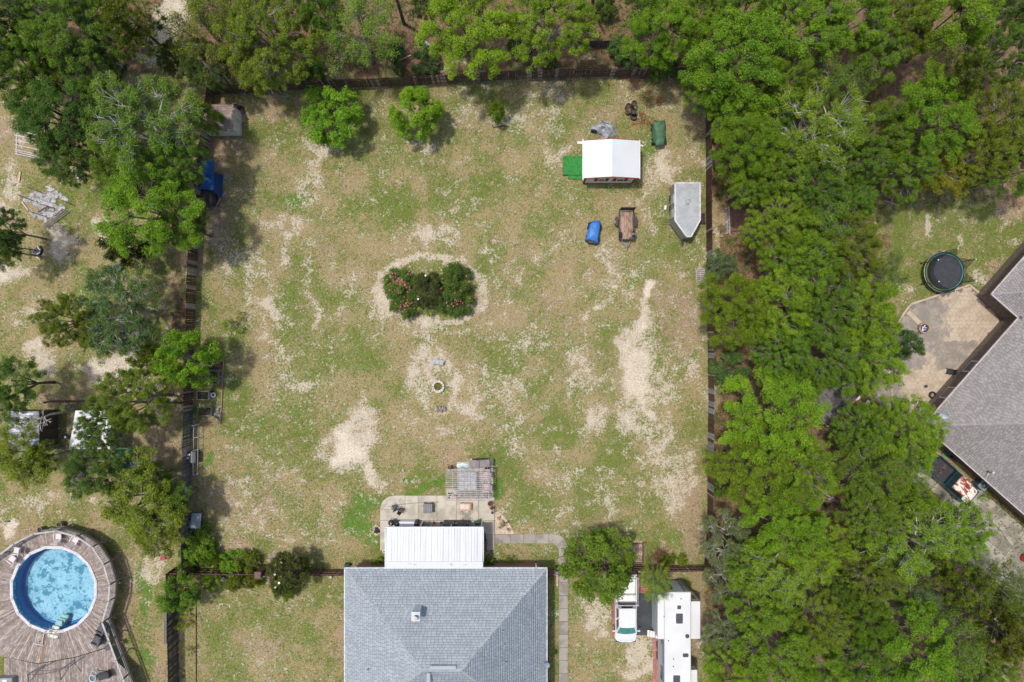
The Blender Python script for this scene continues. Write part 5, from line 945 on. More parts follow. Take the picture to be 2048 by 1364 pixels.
for i in range(n_):
    a0_, a1_ = i * 2 * math.pi / n_, (i + 1) * 2 * math.pi / n_; r = pr_i - .01; ks = [(PH, r), (PH - .36, r), (.12, r), (.05, r - .25)]
    for (z0, r0), (z1, r1) in zip(ks[:-1], ks[1:]): b.quad((r0 * math.cos(a0_), r0 * math.sin(a0_), z0), (r0 * math.cos(a1_), r0 * math.sin(a1_), z0), (r1 * math.cos(a1_), r1 * math.sin(a1_), z1), (r1 * math.cos(a0_), r1 * math.sin(a0_), z1))
b.build('liner', liner_mat(), t)
def floor_mat():
    m, n, l, b = nt_new('pool_floor'); v = coords(n, l); c = mixc(n, l, step(n, l, noise(n, l, v, .9, 2), .35, .65), (.45, .53, .57), (.58, .63, .65))
    al = noise(n, l, v, 1.1, 6, .68); c = mixc(n, l, mul(n, l, step(n, l, al, .53, .57), .8), c, (.045, .19, .25)); al2 = noise(n, l, v, 4.5, 4, .7); c = mixc(n, l, mul(n, l, step(n, l, al2, .56, .60), .7), c, (.06, .24, .33))
    wv = noise(n, l, v, 3.0, 3, .6); c = mixc(n, l, mul(n, l, step(n, l, wv, .60, .72), .5), c, (.55, .68, .78)); l.new(c, b.inputs['Base Color']); b.inputs['Roughness'].default_value = .8; return m
b = MB(); b.cyl((0, 0, .03), pr_i - .2, .03, 48); b.build('pool_floor', floor_mat(), t)
wm, wn_, wl_, wb = nt_new('pool_water'); tr = wn_.new('ShaderNodeBsdfTransparent'); tr.inputs[0].default_value = (.66, .88, .97, 1); gl = wn_.new('ShaderNodeBsdfGlossy'); gl.inputs['Roughness'].default_value = .06
fr = wn_.new('ShaderNodeFresnel'); fr.inputs[0].default_value = 1.33; mx = wn_.new('ShaderNodeMixShader'); wl_.new(fr.outputs[0], mx.inputs[0]); wl_.new(tr.outputs[0], mx.inputs[1]); wl_.new(gl.outputs[0], mx.inputs[2])
bm = wn_.new('ShaderNodeBump'); bm.inputs['Strength'].default_value = .5; bm.inputs['Distance'].default_value = .05; wl_.new(noise(wn_, wl_, coords(wn_, wl_), 5, 3), bm.inputs['Height']); wl_.new(bm.outputs[0], gl.inputs['Normal']); wl_.new(mx.outputs[0], wn_['Material Output'].inputs[0])
b = MB(); b.add([((pr_i - .012) * math.cos(i * 2 * math.pi / 48), (pr_i - .012) * math.sin(i * 2 * math.pi / 48), PH - .22) for i in range(48)], [tuple(range(48))]); b.build('water', wm, t)
b = MB(); b.cyl((0, 0, .02), pr_o - .04, PH - .08, 32, cap=False); b.build('pool_wall', GREYM, t)
# steps into the pool with hand rail
sx, sy = P(117, 1248, 1.0); t2 = thing('pool_steps', 'cream plastic steps going down into the pool', 'pool steps', (sx, sy, 0), R_(-14)); CRM = M('steps_cream', (.62, .62, .52), (.48, .50, .42), rough=.6, scale=5)
for i in range(5): b = MB(); b.bbox((-.14 + i * .07, -.55 + i * .27, PH - .02 - i * .2), (.62, .30, .16), .05); b.build('step', CRM, t2)
b = MB(); b.box((.0, -.2, .55), (.5, 1.0, .9)); b.build('step_body', CRM, t2)
for sx_ in (-.42, .42):
    b = MB(); b.path([Vector((sx_, -.95, PH)), Vector((sx_, -.9, PH + .7)), Vector((sx_ * .9, -.4, PH + .75)), Vector((sx_ * .9, -.2, PH + .05))], .03, 8); b.build('handrail', COP, t2)
b = MB(); b.bbox((0, -.9, PH + .06), (.95, .3, .12), .05); b.build('step', CRM, t2)
# deck
RH = 2.3
rail_px = [(-60, 1150), (0, 1109), (27, 1088), (67, 1068), (112, 1062), (152, 1073), (184, 1094), (207, 1129), (219, 1170), (217, 1203), (204, 1245), (246, 1358), (262, 1404)]
rail = [Vector((*P(x, y, RH), 0)) for x, y in rail_px]; to = (pcx, pcy, 0)
dk = thing('pool_deck', 'raised weathered wooden deck around the round pool', 'deck', to)
low = [P(x, y, PH) for x, y in ((219, 1293), (150, 1314), (75, 1327), (10, 1314), (-40, 1290), (-60, 1200))]
outer = [(v.x, v.y) for v in rail[1:11]] + low + [(rail[0].x, rail[0].y)]
DKM = M('deck_board', (.225, .18, .155), (.34, .29, .255), rough=.9, scale=2.0, objvar=.26, stretch=(1.2, 1.2, 1), fine=.14); DKM2 = M('deck_board_warm', (.30, .17, .09), rough=.9)
def ray(px, py, dx, dy, poly):
    best = None
    for i in range(len(poly)):
        ax, ay = poly[i]; bx, by = poly[(i + 1) % len(poly)]; ex_, ey_ = bx - ax, by - ay; den = dx * ey_ - dy * ex_
        if abs(den) < 1e-9: continue
        tt = ((ax - px) * ey_ - (ay - py) * ex_) / den; uu = ((ax - px) * dy - (ay - py) * dx) / den
        if tt > 0.01 and -1e-6 <= uu <= 1 + 1e-6 and (best is None or tt < best): best = tt
    return best
rnd = random.Random(4); nb = 0
for i in range(NS):
    j = (i + 1) % NS
    for k in range(13):
        f0, f1 = k / 13, (k + 1) / 13; p0 = (og[i][0] + (og[j][0] - og[i][0]) * f0, og[i][1] + (og[j][1] - og[i][1]) * f0); p1 = (og[i][0] + (og[j][0] - og[i][0]) * f1, og[i][1] + (og[j][1] - og[i][1]) * f1); q = []
        ok = True
        for p in (p0, p1):
            L = math.hypot(*p); d = (p[0] / L, p[1] / L); tt = ray(pcx + p[0], pcy + p[1], d[0], d[1], outer)
            if tt is None: ok = False; break
            q.append((p[0] + d[0] * min(tt, 7), p[1] + d[1] * min(tt, 7)))
        if not ok: continue
        c = [p0, p1, q[1], q[0]]; w = math.hypot(p1[0] - p0[0], p1[1] - p0[1]); m0 = lambda a, b_, g_: (a[0] + (b_[0] - a[0]) * g_, a[1] + (b_[1] - a[1]) * g_)
        c = [m0(p0, p1, .05), m0(p0, p1, .95), m0(q[1], q[0], .05), m0(q[1], q[0], .95)]; b = MB(); b.prism(c, PH - .045 + rnd.uniform(-.004, .004), PH - .005 + rnd.uniform(-.006, .004)); b.build('deck_board', DKM2 if (nb in (143,)) else DKM, dk); nb += 1
lowp = [P(x, y, PH) for x, y in ((10, 1315), (75, 1328.5), (150, 1315.5), (220, 1294.5), (232, 1322))] + [(rail[11].x, rail[11].y), (rail[12].x, rail[12].y), P(262, 1440, PH), P(5, 1440, PH)]
x = min(p[0] for p in lowp); xm = max(p[0] for p in lowp)
while x < xm:
    xc_ = x + .07; ys = []
    for i in range(len(lowp)):
        (ax, ay), (bx, by) = lowp[i], lowp[(i + 1) % len(lowp)]
        if (ax > xc_) != (bx > xc_): ys.append(ay + (by - ay) * (xc_ - ax) / (bx - ax))
    if len(ys) >= 2: b = MB(to); b.box((xc_, (max(ys) + min(ys)) / 2, PH - .03), (.128, max(ys) - min(ys), .035)); b.build('deck_board', DKM, dk)
    x += .142
# skirt and under frame
b = MB(to)
for a, c in zip(rail[:-1], rail[1:]): d = c - a; b.box(((a.x + c.x) / 2, (a.y + c.y) / 2, PH - .16), (d.length, .05, .24), math.atan2(d.y, d.x))
b.build('rim_joist', WOODG, dk)
sk = MB(to)
for a, c in zip(rail[:-1], rail[1:]): d = c - a; n0 = Vector((-d.y, d.x, 0)).normalized() * .06; sk.box(((a.x + c.x) / 2 + n0.x * -0, (a.y + c.y) / 2, .55), (d.length, .02, 1.1), math.atan2(d.y, d.x))

RL = M('rail_grey', (.40, .39, .385), (.31, .30, .295), rough=.85, scale=3, objvar=.08)
pm = MB(); pm.box((0, 0, (RH + .05) / 2), (.09, .09, RH + .05)); pmm = pm.mesh('post', WOODG); bal = MB(to)
for a, c in zip(rail[:-1], rail[1:]):
    d = c - a; L = d.length; u = d.normalized(); ang = math.atan2(d.y, d.x); nn = Vector((-u.y, u.x, 0))
    b = MB(to); b.box(((a.x + c.x) / 2, (a.y + c.y) / 2, RH), (L + .05, .15, .04), ang); b.build('top_rail', RL, dk); b = MB(to); b.box(((a.x + c.x) / 2, (a.y + c.y) / 2, PH + .12), (L, .04, .08), ang); b.build('bottom_rail', RL, dk)
    k = max(1, round(L / 1.7))
    for i in range(k): p = a + u * (L * i / k); link_mesh('post', pmm, dk, (p.x - to[0], p.y - to[1], 0), ang)
    m_ = int(L / .15)
    for i in range(m_): p = a + u * (L * (i + .5) / m_); bal.box((p.x, p.y, (PH + RH) / 2 + .03), (.024, .024, RH - PH - .12), ang)
tag(bal.build('balusters', RL, dk), kind='stuff')
# --- deck furniture
PKW = M('chair_pinkwhite', (.66, .58, .57), (.56, .47, .47), rough=.7, scale=8)
def sling_chair(px, py, h, rz, label, mat, name='patio_chair', group=None, back=.35, seat=.42, s=1.0, frame=None):
    x, y = P(px, py, h + .45); t = thing(name, label, 'chair', (x, y, h), rz, group); fm = frame or WHITED
    b = MB(); b.bbox((0, 0, seat), (.52 * s, .50 * s, .04), .03); b.build('seat', mat, t)
    b = MB(); b.box((0, -.34 * s - back / 4, seat + .30), (.52 * s, .05, .62), rot=Matrix.Rotation(back, 3, 'X')); b.build('backrest', mat, t)
    for sx in (-1, 1):
        for sy in (-1, 1): b = MB(); b.tube((sx * .25 * s, sy * .23 * s, seat), (sx * .27 * s, sy * .28 * s, 0), .018); b.build('leg', fm, t)
        b = MB(); b.box((sx * .29 * s, -.02, seat + .2), (.05, .5 * s, .03)); b.build('armrest', fm, t)
    return t
for i, (px, py, rz, lb) in enumerate(((116, 1073, 0, 'pinkish white chair at the top of the pool deck, left of two'), (150, 1080, R_(-35), 'pinkish white chair at the top of the pool deck, right of two'), (33, 1101, R_(80), 'upper pinkish white chair of the pair at the left of the pool'), (24, 1118, R_(55), 'lower pinkish white chair of the pair at the left of the pool'))): sling_chair(px, py, PH, rz, lb, PKW, group='pinkish chairs on the pool deck')
GRC = M('chair_charcoal', (.075, .075, .08), (.11, .11, .115), rough=.8, scale=6)
def armchair(px, py, rz, label, w=.72):
    x, y = P(px, py, PH + .6); t = thing('armchair', label, 'armchair', (x, y, PH), rz); b = MB(); b.bbox((0, 0, .3), (w, .7, .22), .05); b.build('seat', GRC, t); b = MB(); b.bbox((0, -.36, .5), (w, .16, .62), .05); b.build('backrest', GRC, t)
    for sx in (-1, 1): b = MB(); b.bbox((sx * w / 2, 0, .38), (.12, .7, .46), .04); b.build('armrest', GRC, t)
armchair(191, 1282, R_(65), 'charcoal armchair on the right side of the pool deck'); armchair(201, 1259, R_(60), 'second charcoal armchair nearer the deck corner post')
def simple(name, label, cat, px, py, h, fn, rz=0, z=0.0, mats=None, group=None):
    x, y = P(px, py, h); t = thing(name, label, cat, (x, y, z), rz, group); fn(t); return t
def part(t, nm, mat, fn, smooth=False): b = MB(); fn(b); return b.build(nm, mat, t, smooth)
def f(t): part(t, 'top', GRC, lambda b: b.bbox((0, 0, .45), (.42, .42, .05), .03)); [part(t, 'leg', GRC, lambda b: b.box((sx * .17, sy * .17, .21), (.04, .04, .42))) for sx in (-1, 1) for sy in (-1, 1)]
simple('side_table', 'small dark side table by the rail of the pool deck', 'table', 215, 1296, PH + .45, f, R_(25), PH)
def f(t): part(t, 'frame', COP, lambda b: (b.box((0, -.45, .2), (.66, .06, .06)), b.box((-.3, 0, .1), (.04, .9, .04)), b.box((.3, 0, .1), (.04, .9, .04)))); part(t, 'knob', BLACK, lambda b: b.cyl((.05, -.25, .1), .05, .08, 10)); part(t, 'tray', DKM, lambda b: b.box((0, 0, .05), (.56, .86, .03)))
simple('skimmer_tray', 'white framed low tray on the deck just below the pool', 'tray', 81, 1276, PH, f, R_(-10), PH)
DARKP = M('pole_dark', (.075, .06, .065), (.12, .10, .10), rough=.6)
def f(t):
    o = t.location; Q = lambda px, py, h: P3(px, py, h) - o
    part(t, 'beam', DARKP, lambda b: b.tube(Q(55, 1349, PH + .9), Q(91, 1329, PH + .9), .055, 8)); part(t, 'beam', DARKP, lambda b: b.tube(Q(119, 1341, PH + .9), Q(150, 1320, PH + .9), .055, 8))
    part(t, 'cross_bar', DARKP, lambda b: b.path([Q(55, 1349, PH + .9), Q(80, 1349, PH + .8), Q(119, 1341, PH + .9)], .03, 6))
    for q in ((55, 1349), (119, 1341)): part(t, 'post', DARKP, lambda b: b.tube(Q(*q, PH + .9), Q(q[0] + 3, q[1] + 18, PH), .04, 6))
    part(t, 'brace', DARKP, lambda b: b.tube(Q(146, 1322, PH + .85), Q(162, 1343, PH), .02, 6))
simple('hammock_frame', 'dark tubular hammock frame at the bottom of the pool deck', 'hammock frame', 100, 1340, PH, f, 0, 0)
def f(t): part(t, 'pole', DARKP, lambda b: b.tube((0, 0, 0), (-.1, .9, 1.6), .03)); part(t, 'crossbar', DARKP, lambda b: b.tube((-.35, .95, 1.55), (.15, .85, 1.65), .02))
simple('umbrella_pole', 'thin dark pole leaning by the deck rail without an umbrella', 'pole', 219, 1343, PH, f, 0, PH)
HOSE = M('hose_pale', (.42, .62, .66), (.34, .52, .56), rough=.5)
def f(t): part(t, 'coil', HOSE, lambda b: (b.torus((0, 0, .06), .30, .03, 22, 6), b.torus((.05, .04, .12), .28, .03, 22, 6), b.torus((.1, .40, .06), .22, .022, 20, 6)), True)
simple('pool_hose', 'pale blue hose coiled on the bottom edge of the pool deck', 'hose', 186, 1356, PH, f, 0, PH)
def f(t): part(t, 'seat', BLACK, lambda b: b.bbox((0, 0, .35), (1.0, .6, .08), .04)); part(t, 'backrest', BLACK, lambda b: b.bbox((.55, 0, .5), (.3, .6, .4), .04)); [part(t, 'leg', BLACK, lambda b: b.box((sx * .4, sy * .25, .16), (.04, .04, .32))) for sx in (-1, 1) for sy in (-1, 1)]
simple('lounger', 'black lounger at the lower right of the pool deck', 'lounger', 206, 1352, PH + .4, f, R_(20), PH)
def f(t): part(t, 'body', GREYM, lambda b: b.bbox((0, 0, .3), (1.35, .6, .6), .05)); part(t, 'lid', WHITED, lambda b: b.bbox((.1, 0, .63), (.4, .4, .08), .04))
simple('storage_box', 'grey storage box at the bottom left corner of the deck', 'box', 18, 1357, PH, f, 0, PH)
for px, py, r, lb in ((118.5, 1049, .24, 'round pot with dark soil beside the top of the pool deck, larger of two'), (79.5, 1059, .22, 'round pot half hidden by the deck rail, left of the larger pot')):
    x, y = P(px, py, .55); t = thing('planter', lb, 'plant pot', (x, y, 0)); part(t, 'pot', WOODG, lambda b: b.lathe((0, 0, 0), [(r * .75, 0), (r, .55), (r, .6), (r * .8, .6), (r * .78, .5)], 18)); part(t, 'soil', DSOIL, lambda b: b.cyl((0, 0, .48), r * .8, .03, 16))

# ---------------------------------------------------------------- vehicles
def pickup(name, label, px, py, hd, W, nose, wb, rf, rr, cr, tail, mats, extras=None):
    """mats: body, roof, hood, glass, bed.  +x is forward"""
    x, y = P(px, py, 1.0); t = thing(name, label, 'pickup truck', (x, y, 0), hd); B, RF, HD, GL, BD = mats; w = W / 2
    out = [(tail, -w), (nose - .35, -w), (nose - .10, -w * .88), (nose, -w * .6), (nose, w * .6), (nose - .10, w * .88), (nose - .35, w), (tail, w)]
    part(t, 'lower_body', B, lambda b: b.prism(out, .38, .74))
    hood = [(wb - .1, -w * .99), (nose - .4, -w * .97), (nose - .14, -w * .84), (nose - .05, -w * .5), (nose - .03, 0), (nose - .05, w * .5), (nose - .14, w * .84), (nose - .4, w * .97), (wb - .1, w * .99)]
    part(t, 'fenders', B, lambda b: b.prism(hood, .74, .98)); 
    def hf(b):
        n = 6; xs = [wb - .12, wb + (nose - wb) * .35, wb + (nose - wb) * .7, nose - .12]; V = []
        for k, xx in enumerate(xs):
            ww = w * (.86, .86, .83, .66)[k]; zz = (1.14, 1.13, 1.09, 1.0)[k]
            for i in range(n + 1): yy = -ww + 2 * ww * i / n; V.append((xx, yy, zz - .10 * abs(yy / w) ** 2.5))
            
        F = [(k * (n + 1) + i, (k + 1) * (n + 1) + i, (k + 1) * (n + 1) + i + 1, k * (n + 1) + i + 1) for k in range(3) for i in range(n)]; b.add(V, F)
    part(t, 'hood', HD, hf, True)
    part(t, 'cab', B, lambda b: b.prism([(cr, -w), (wb, -w), (wb, w), (cr, w)], .74, 1.14))
    top = [(rr, -w * .76), (rf, -w * .76), (rf + .06, 0), (rf, w * .76), (rr, w * .76)]
    def gf(b): b.add([(cr + .02, -w * .96, 1.14), (wb - .02, -w * .93, 1.14), (wb - .02, w * .93, 1.14), (cr + .02, w * .96, 1.14), (rr, -w * .78, 1.72), (rf, -w * .78, 1.72), (rf, w * .78, 1.72), (rr, w * .78, 1.72)], [(0, 1, 5, 4), (1, 2, 6, 5), (2, 3, 7, 6), (3, 0, 4, 7)])
    part(t, 'pillars', B, gf)
    part(t, 'roof', RF, lambda b: (b.prism([(rr - .02, -w * .79), (rf - .03, -w * .79), (rf + .05, -w * .5), (rf + .07, 0), (rf + .05, w * .5), (rf - .03, w * .79), (rr - .02, w * .79)], 1.72, 1.80, .97)))
    def ws(b):
        n = 6; V = []
        for k, (xx, ww, zz) in enumerate(((wb + .02, w * .87, 1.17), (rf + .06, w * .70, 1.715))):
            for i in range(n + 1): yy = -ww + 2 * ww * i / n; V.append((xx - .10 * abs(yy / ww) ** 2, yy, zz + .02))
        b.add(V, [(i, i + 1, n + 2 + i, n + 1 + i) for i in range(n)])
    part(t, 'windshield', GL, ws, True); part(t, 'rear_window', GLASSD, lambda b: b.quad((cr - .005, -w * .6, 1.22), (cr - .005, w * .6, 1.22), (rr - .012, w * .5, 1.66), (rr - .012, -w * .5, 1.66)))
    L = wb - cr; 
    for sy in (-1, 1):
        for a0, a1 in ((.08, .46), (.54, .90)) if L > 1.9 else ((.15, .85),):
            def sw(b, sy=sy, a0=a0, a1=a1):
                def q(f, z_): k = (z_ - 1.14) / .58; return (cr + L * f + (rr - cr) * k * (1 - f) + (rf - wb) * k * f, sy * (w * (.955 - .178 * k) + .006), z_)
                b.quad(q(a0, 1.2), q(a1, 1.2), q(a1, 1.64), q(a0, 1.64))
            part(t, 'side_window', GLASSD, sw)
        part(t, 'mirror', B, lambda b: (b.box((wb - .25, sy * (w + .16), 1.12), (.10, .22, .16)), b.tube((wb - .25, sy * (w - .05), 1.1), (wb - .25, sy * (w + .1), 1.1), .03)))
        part(t, 'bed_side', B, lambda b: b.bbox(((cr - .06 + tail) / 2, sy * (w - .055), 1.0), (cr - .06 - tail, .11, .54), .03))
        part(t, 'headlight', GLASSD, lambda b: b.box((nose - .06, sy * w * .78, .84), (.10, .3, .16)))
        for xx in (nose - .95, tail + 1.0):
            wh = part(t, 'wheel', RUBBER, lambda b: (b.tube((xx, sy * (w - .26), .36), (xx, sy * (w + .02), .36), .36, 18))); part(wh, 'rim', STEEL, lambda b: b.tube((xx, sy * (w + .0), .36), (xx, sy * (w + .035), .36), .20, 12))
    part(t, 'bed_floor', BD, lambda b: b.box(((cr + tail) / 2, 0, .78), (cr - tail - .1, W - .22, .06))); part(t, 'bed_front', B, lambda b: b.box((cr - .05, 0, 1.0), (.06, W - .1, .52))); part(t, 'tailgate', B, lambda b: b.bbox((tail + .04, 0, .98), (.08, W - .12, .54), .02))
    part(t, 'front_bumper', BLACK, lambda b: b.bbox((nose + .0, 0, .52), (.14, W * .86, .2), .05)); part(t, 'rear_bumper', STEEL, lambda b: b.bbox((tail - .06, 0, .5), (.14, W * .9, .18), .05))
    if extras: extras(t)
    return t
PWHITE = M('paint_white', (.62, .64, .66), (.59, .61, .63), rough=.25, coat=.5); GTEAL = M('glass_teal', (.05, .24, .21), (.04, .17, .16), rough=.08, spec=.8)
def wex(t):
    w = .92
    part(t, 'toolbox', WHITED, lambda b: b.bbox((-1.0, 0, 1.15), (.55, 1.6, .42), .04)); 
    for xx in (-.62, -2.9): part(t, 'rack_bar', STEEL, lambda b: (b.box((xx, 0, 1.95), (.09, 1.86, .05)), b.box((xx, -.88, 1.6), (.05, .05, .7)), b.box((xx, .88, 1.6), (.05, .05, .7))))
    part(t, 'cab_guard', DARKP, lambda b: (b.box((-.56, 0, 1.45), (.04, 1.5, .3)))); [part(t, 'rack_rail', STEEL, lambda b: b.box((-1.8, sy * .88, 1.9), (2.4, .05, .05))) for sy in (-1, 1)]
    part(t, 'bed_liner', WHITED, lambda b: b.box((-2.0, 0, .86), (1.5, 1.5, .1)))
pickup('white_pickup', 'white pickup truck with green tinted windshield parked beside the camper', 1252, 1217, R_(-90), 1.84, 2.95, 2.12, 1.30, -.28, -.40, -3.0, (PWHITE, PWHITE, PWHITE, GTEAL, WHITED), wex)
def rust_mat(name, paint, lo, hi, sc=1.6):
    m, n, l, b = nt_new(name); v = coords(n, l, (1, 2.2, 1)); f1 = noise(n, l, v, sc, 5, .65); k = step(n, l, f1, lo, hi); c = mixc(n, l, k, paint, (.30, .045, .018)); c = mixc(n, l, step(n, l, f1, hi + .03, hi + .09), c, (.11, .025, .02)); c = mixc(n, l, mul(n, l, step(n, l, noise(n, l, v, 2, 3), .5, .7), .3), c, (.60, .42, .30)); l.new(c, b.inputs['Base Color']); b.inputs['Roughness'].default_value = .6; return m
TEAL = M('paint_teal', (.008, .042, .055), (.012, .058, .072), rough=.35, coat=.3)
BEDK = M('bed_black', (.035, .035, .042), (.10, .05, .035), rough=.8, scale=1.3, lo=.56, hi=.66)
def tex(t): part(t, 'leaf_debris', M('debris_brown', (.14, .09, .06), (.06, .04, .03), rough=1, scale=8), lambda b: [b.box((-1.2 + .25 * math.sin(i * 3.1), -.5 + i * .12, .83), (.3, .10, .02), i) for i in range(9)])
pickup('rusty_pickup', 'teal pickup truck with rusted white roof and hood on the cracked driveway', 1906, 961, R_(-41.7), 1.72, 2.42, 1.52, 1.06, -.12, -.34, -2.35, (TEAL, rust_mat('rust_roof', (.66, .62, .52), .47, .52), rust_mat('rust_hood', (.72, .70, .64), .57, .61), GLASSD, BEDK), tex)

# camper trailer
k4 = lambda px, h: P(px, 0, h)[0]; ky = lambda py, h: P(0, py, h)[1]
cx0, cx1 = k4(1329, 3.4), k4(1382, 3.4); cy1 = ky(1184, 3.4); cy0 = -33.5; CO = ((cx0 + cx1) / 2, (cy0 + cy1) / 2, 0)
t = thing('camper_trailer', 'long white camper trailer with slide-outs cut off by the bottom edge', 'camper', CO); RW = M('camper_roof', (.60, .605, .60), (.56, .565, .56), rough=.5, scale=.5); SWL = M('camper_side', (.46, .49, .50), (.40, .43, .44), rough=.4, scale=.6)
b = MB(CO); b.box((CO[0], CO[1], 2.0), (cx1 - cx0 - .04, cy1 - cy0 - .04, 2.7)); b.build('wall', SWL, t)
b = MB(CO); b.bbox((CO[0], CO[1], 3.39), (cx1 - cx0, cy1 - cy0, .1), .06); b.build('roof', RW, t)
def slide(xa, xb, ya, yb_, h, nm='slide_out'):
    b = MB(CO); b.box(((xa + xb) / 2, (ya + yb_) / 2, (h + .6) / 2), (abs(xb - xa), abs(yb_ - ya), h - .6)); s = b.build(nm, SWL, t); b = MB(CO); b.bbox(((xa + xb) / 2, (ya + yb_) / 2, h + .02), (abs(xb - xa) + .05, abs(yb_ - ya) + .05, .06), .03); b.build('slide_roof', RW, s); return s
s1 = slide(k4(1316, 3.1), cx0 + .02, ky(1278, 3.1), ky(1190, 3.1), 3.05); s2 = slide(cx1 - .02, k4(1400, 3.05), ky(1277, 3.05), ky(1203, 3.05), 3.05); s3 = slide(cx1 - .02, k4(1394, 3.0), -33.2, ky(1340, 3.0), 3.0)
for s, xx, yy, h in ((s2, (cx1 + k4(1400, 3.05)) / 2, ky(1203, 3.05), 2.4), (s3, (cx1 + k4(1394, 3.0)) / 2, ky(1340, 3.0), 2.2)): b = MB(CO); b.box((xx + .02, yy + .01, h - .3), (.5, .03, .8)); b.build('window', GLASSD, s)
b = MB(CO); b.box((CO[0] - .65, cy1 + .0, 2.3), (.85, .03, .8)); b.build('window', GLASSD, t)
for yy, w_ in ((ky(1281, 2.2), .35), (ky(1345, 2.2), 1.1)): b = MB(CO); b.box((cx0 - .0, yy, 2.2), (.05, w_, .55)); b.build('window', GLASSD, t)
b = MB(CO); b.tube((cx0 - .07, ky(1281, 3.1), 3.15), (cx0 - .07, -33.3, 3.15), .06, 8); b.build('awning', M('awning_blue', (.12, .14, .22), rough=.5), t)
lx_, ly_ = cx1 - .35, cy1 + .06
for sx in (-.18, .18): b = MB(CO); b.tube((lx_ + sx, ly_, .6), (lx_ + sx, ly_ + .02, 3.5), .025); b.build('ladder_rail', BLACKM, t)
for i in range(8): b = MB(CO); b.tube((lx_ - .18, ly_ + .02, .8 + i * .34), (lx_ + .18, ly_ + .02, .8 + i * .34), .02); b.build('ladder_rung', BLACKM, t)
VD = M('vent_smoke', (.055, .062, .072), (.075, .08, .09), rough=.35)
for px, py, w_, d_, rd in ((1358.5, 1215, .30, .30, 0), (1359, 1237.5, .56, .82, 0), (1371.5, 1311, .46, .30, 0), (1353.5, 1361, .56, .8, 0)): xx, yy = P(px, py, 3.5); b = MB(CO); b.bbox((xx, yy, 3.48), (w_, d_, .12), .05); b.build('roof_vent', VD, t)
xx, yy = P(1375, 1273, 3.5); b = MB(CO); b.cyl((xx, yy, 3.44), .18, .1, 18, .13); b.build('roof_vent', VD, t)
for px, py in ((1362, 1197.5), (1337, 1281.5), (1347, 1318), (1346.5, 1333), (1328, 1233)): xx, yy = P(px, py, 3.5); b = MB(CO); b.cyl((xx, yy, 3.44), .035, .12, 8); b.build('vent_pipe', BLACKM, t)
for i, px in enumerate((1297, 1302.5, 1307.5, 1313.5)): h = .25 + i * .2; xx, yy = P(px, 1266.5 + i * 1.2, h); b = MB(CO); b.bbox((xx, yy, h), (.20, .56, .05), .01); b.build('step', WHITED, t)
for yy in (-26.6, -27.5):
    for xx in (cx0 + .15, cx1 - .15): b = MB(CO); b.tube((xx - .12, yy, .36), (xx + .12, yy, .36), .36, 16); b.build('wheel', RUBBER, t)
# parking pad and brick borders
org = (*P(1290, 1230), 0); pd = thing('parking_pad', None, None, org, kind='structure'); b = MB(org); b.prism([P(1272, 1187), P(1310, 1187), P(1310, 1270), P(1272, 1270)], -.1, .03); b.build('asphalt', M('asphalt', (.045, .05, .058), (.06, .065, .072), rough=.9, scale=1.5, fine=.15), pd)
BRK = M('brick_red', (.36, .13, .11), (.28, .10, .085), rough=.9, scale=4, objvar=.22); BRK2 = M('brick_pink', (.42, .175, .165), (.34, .14, .13), rough=.9, scale=4, objvar=.15)
def bricks(parent, org, x0, y0, x1, y1, nx, ny, mat, z=.05):
    a = P(x0, y0); c = P(x1, y1)
    for i in range(nx):
        for j in range(ny):
            b = MB(org); w_ = (c[0] - a[0]) / nx; h_ = (c[1] - a[1]) / ny; b.box((a[0] + w_ * (i + .5), a[1] + h_ * (j + .5), z - .06 + rnd.uniform(-.004, .004)), (abs(w_) - .012, abs(h_) - .012, .12)); b.build('brick', mat, parent)
bricks(pd, org, 1224, 1193, 1230, 1272, 1, 16, BRK); bricks(pd, org, 1273, 1175, 1295, 1186, 5, 3, BRK); bricks(pd, org, 1306, 1273, 1317, 1400, 2, 26, BRK2); bricks(pd, org, 1271, 1146, 1281, 1175, 2, 7, M('brick_mulch', (.25, .13, .10), (.32, .20, .15), rough=.95, objvar=.2))

# enclosed V nose trailer
RA = M('alu_roof', (.35, .365, .38), (.29, .305, .32), rough=.38, metal=.35, scale=1.2, objvar=.05); ASD = M('alu_side', (.26, .255, .24), (.21, .205, .195), rough=.4, metal=.3)
hr = 2.12; q = [P(1350, 366, hr), P(1400, 366, hr), P(1400, 440, hr), P(1382, 473, hr), P(1373, 473, hr), P(1350, 441, hr)]; org = (*P(1375, 410, hr), 0); t = thing('cargo_trailer', 'grey enclosed trailer with a pointed nose near the right fence', 'trailer', org)
b = MB(org); b.prism(q, .45, 2.1); b.build('wall', ASD, t); b = MB(org); b.prism(q, 2.1, 2.15, .985); b.build('roof', RA, t)
ys = [366, 377.5, 396, 414.5, 433, 441, 450]
for py in ys[1:]:
    xl_, xr_ = (1350, 1400) if py <= 440 else (1356, 1394.5); a = P(xl_, py, hr); c = P(xr_, py, hr); b = MB(org); b.box(((a[0] + c[0]) / 2, a[1], 2.158), (c[0] - a[0] - .1, .05, .02)); b.build('roof_seam', STEEL, t)
b = MB(org)
for i in range(6): a, c = q[i], q[(i + 1) % 6]; d = Vector((c[0] - a[0], c[1] - a[1], 0)); b.box(((a[0] + c[0]) / 2, (a[1] + c[1]) / 2, 2.14), (d.length, .12, .07), math.atan2(d.y, d.x))
b.build('roof_edge', M('edge_alu', (.56, .58, .60), rough=.35, metal=.2), t); xx, yy = P(1376, 403, 2.25); b = MB(org); b.bbox((xx, yy, 2.2), (.42, .42, .12), .05); b.build('roof_vent', STEEL, t); b = MB(org); b.bbox((xx + .22, yy - .2, 2.18), (.12, .12, .06), .02); b.build('vent_latch', WHITE, t)
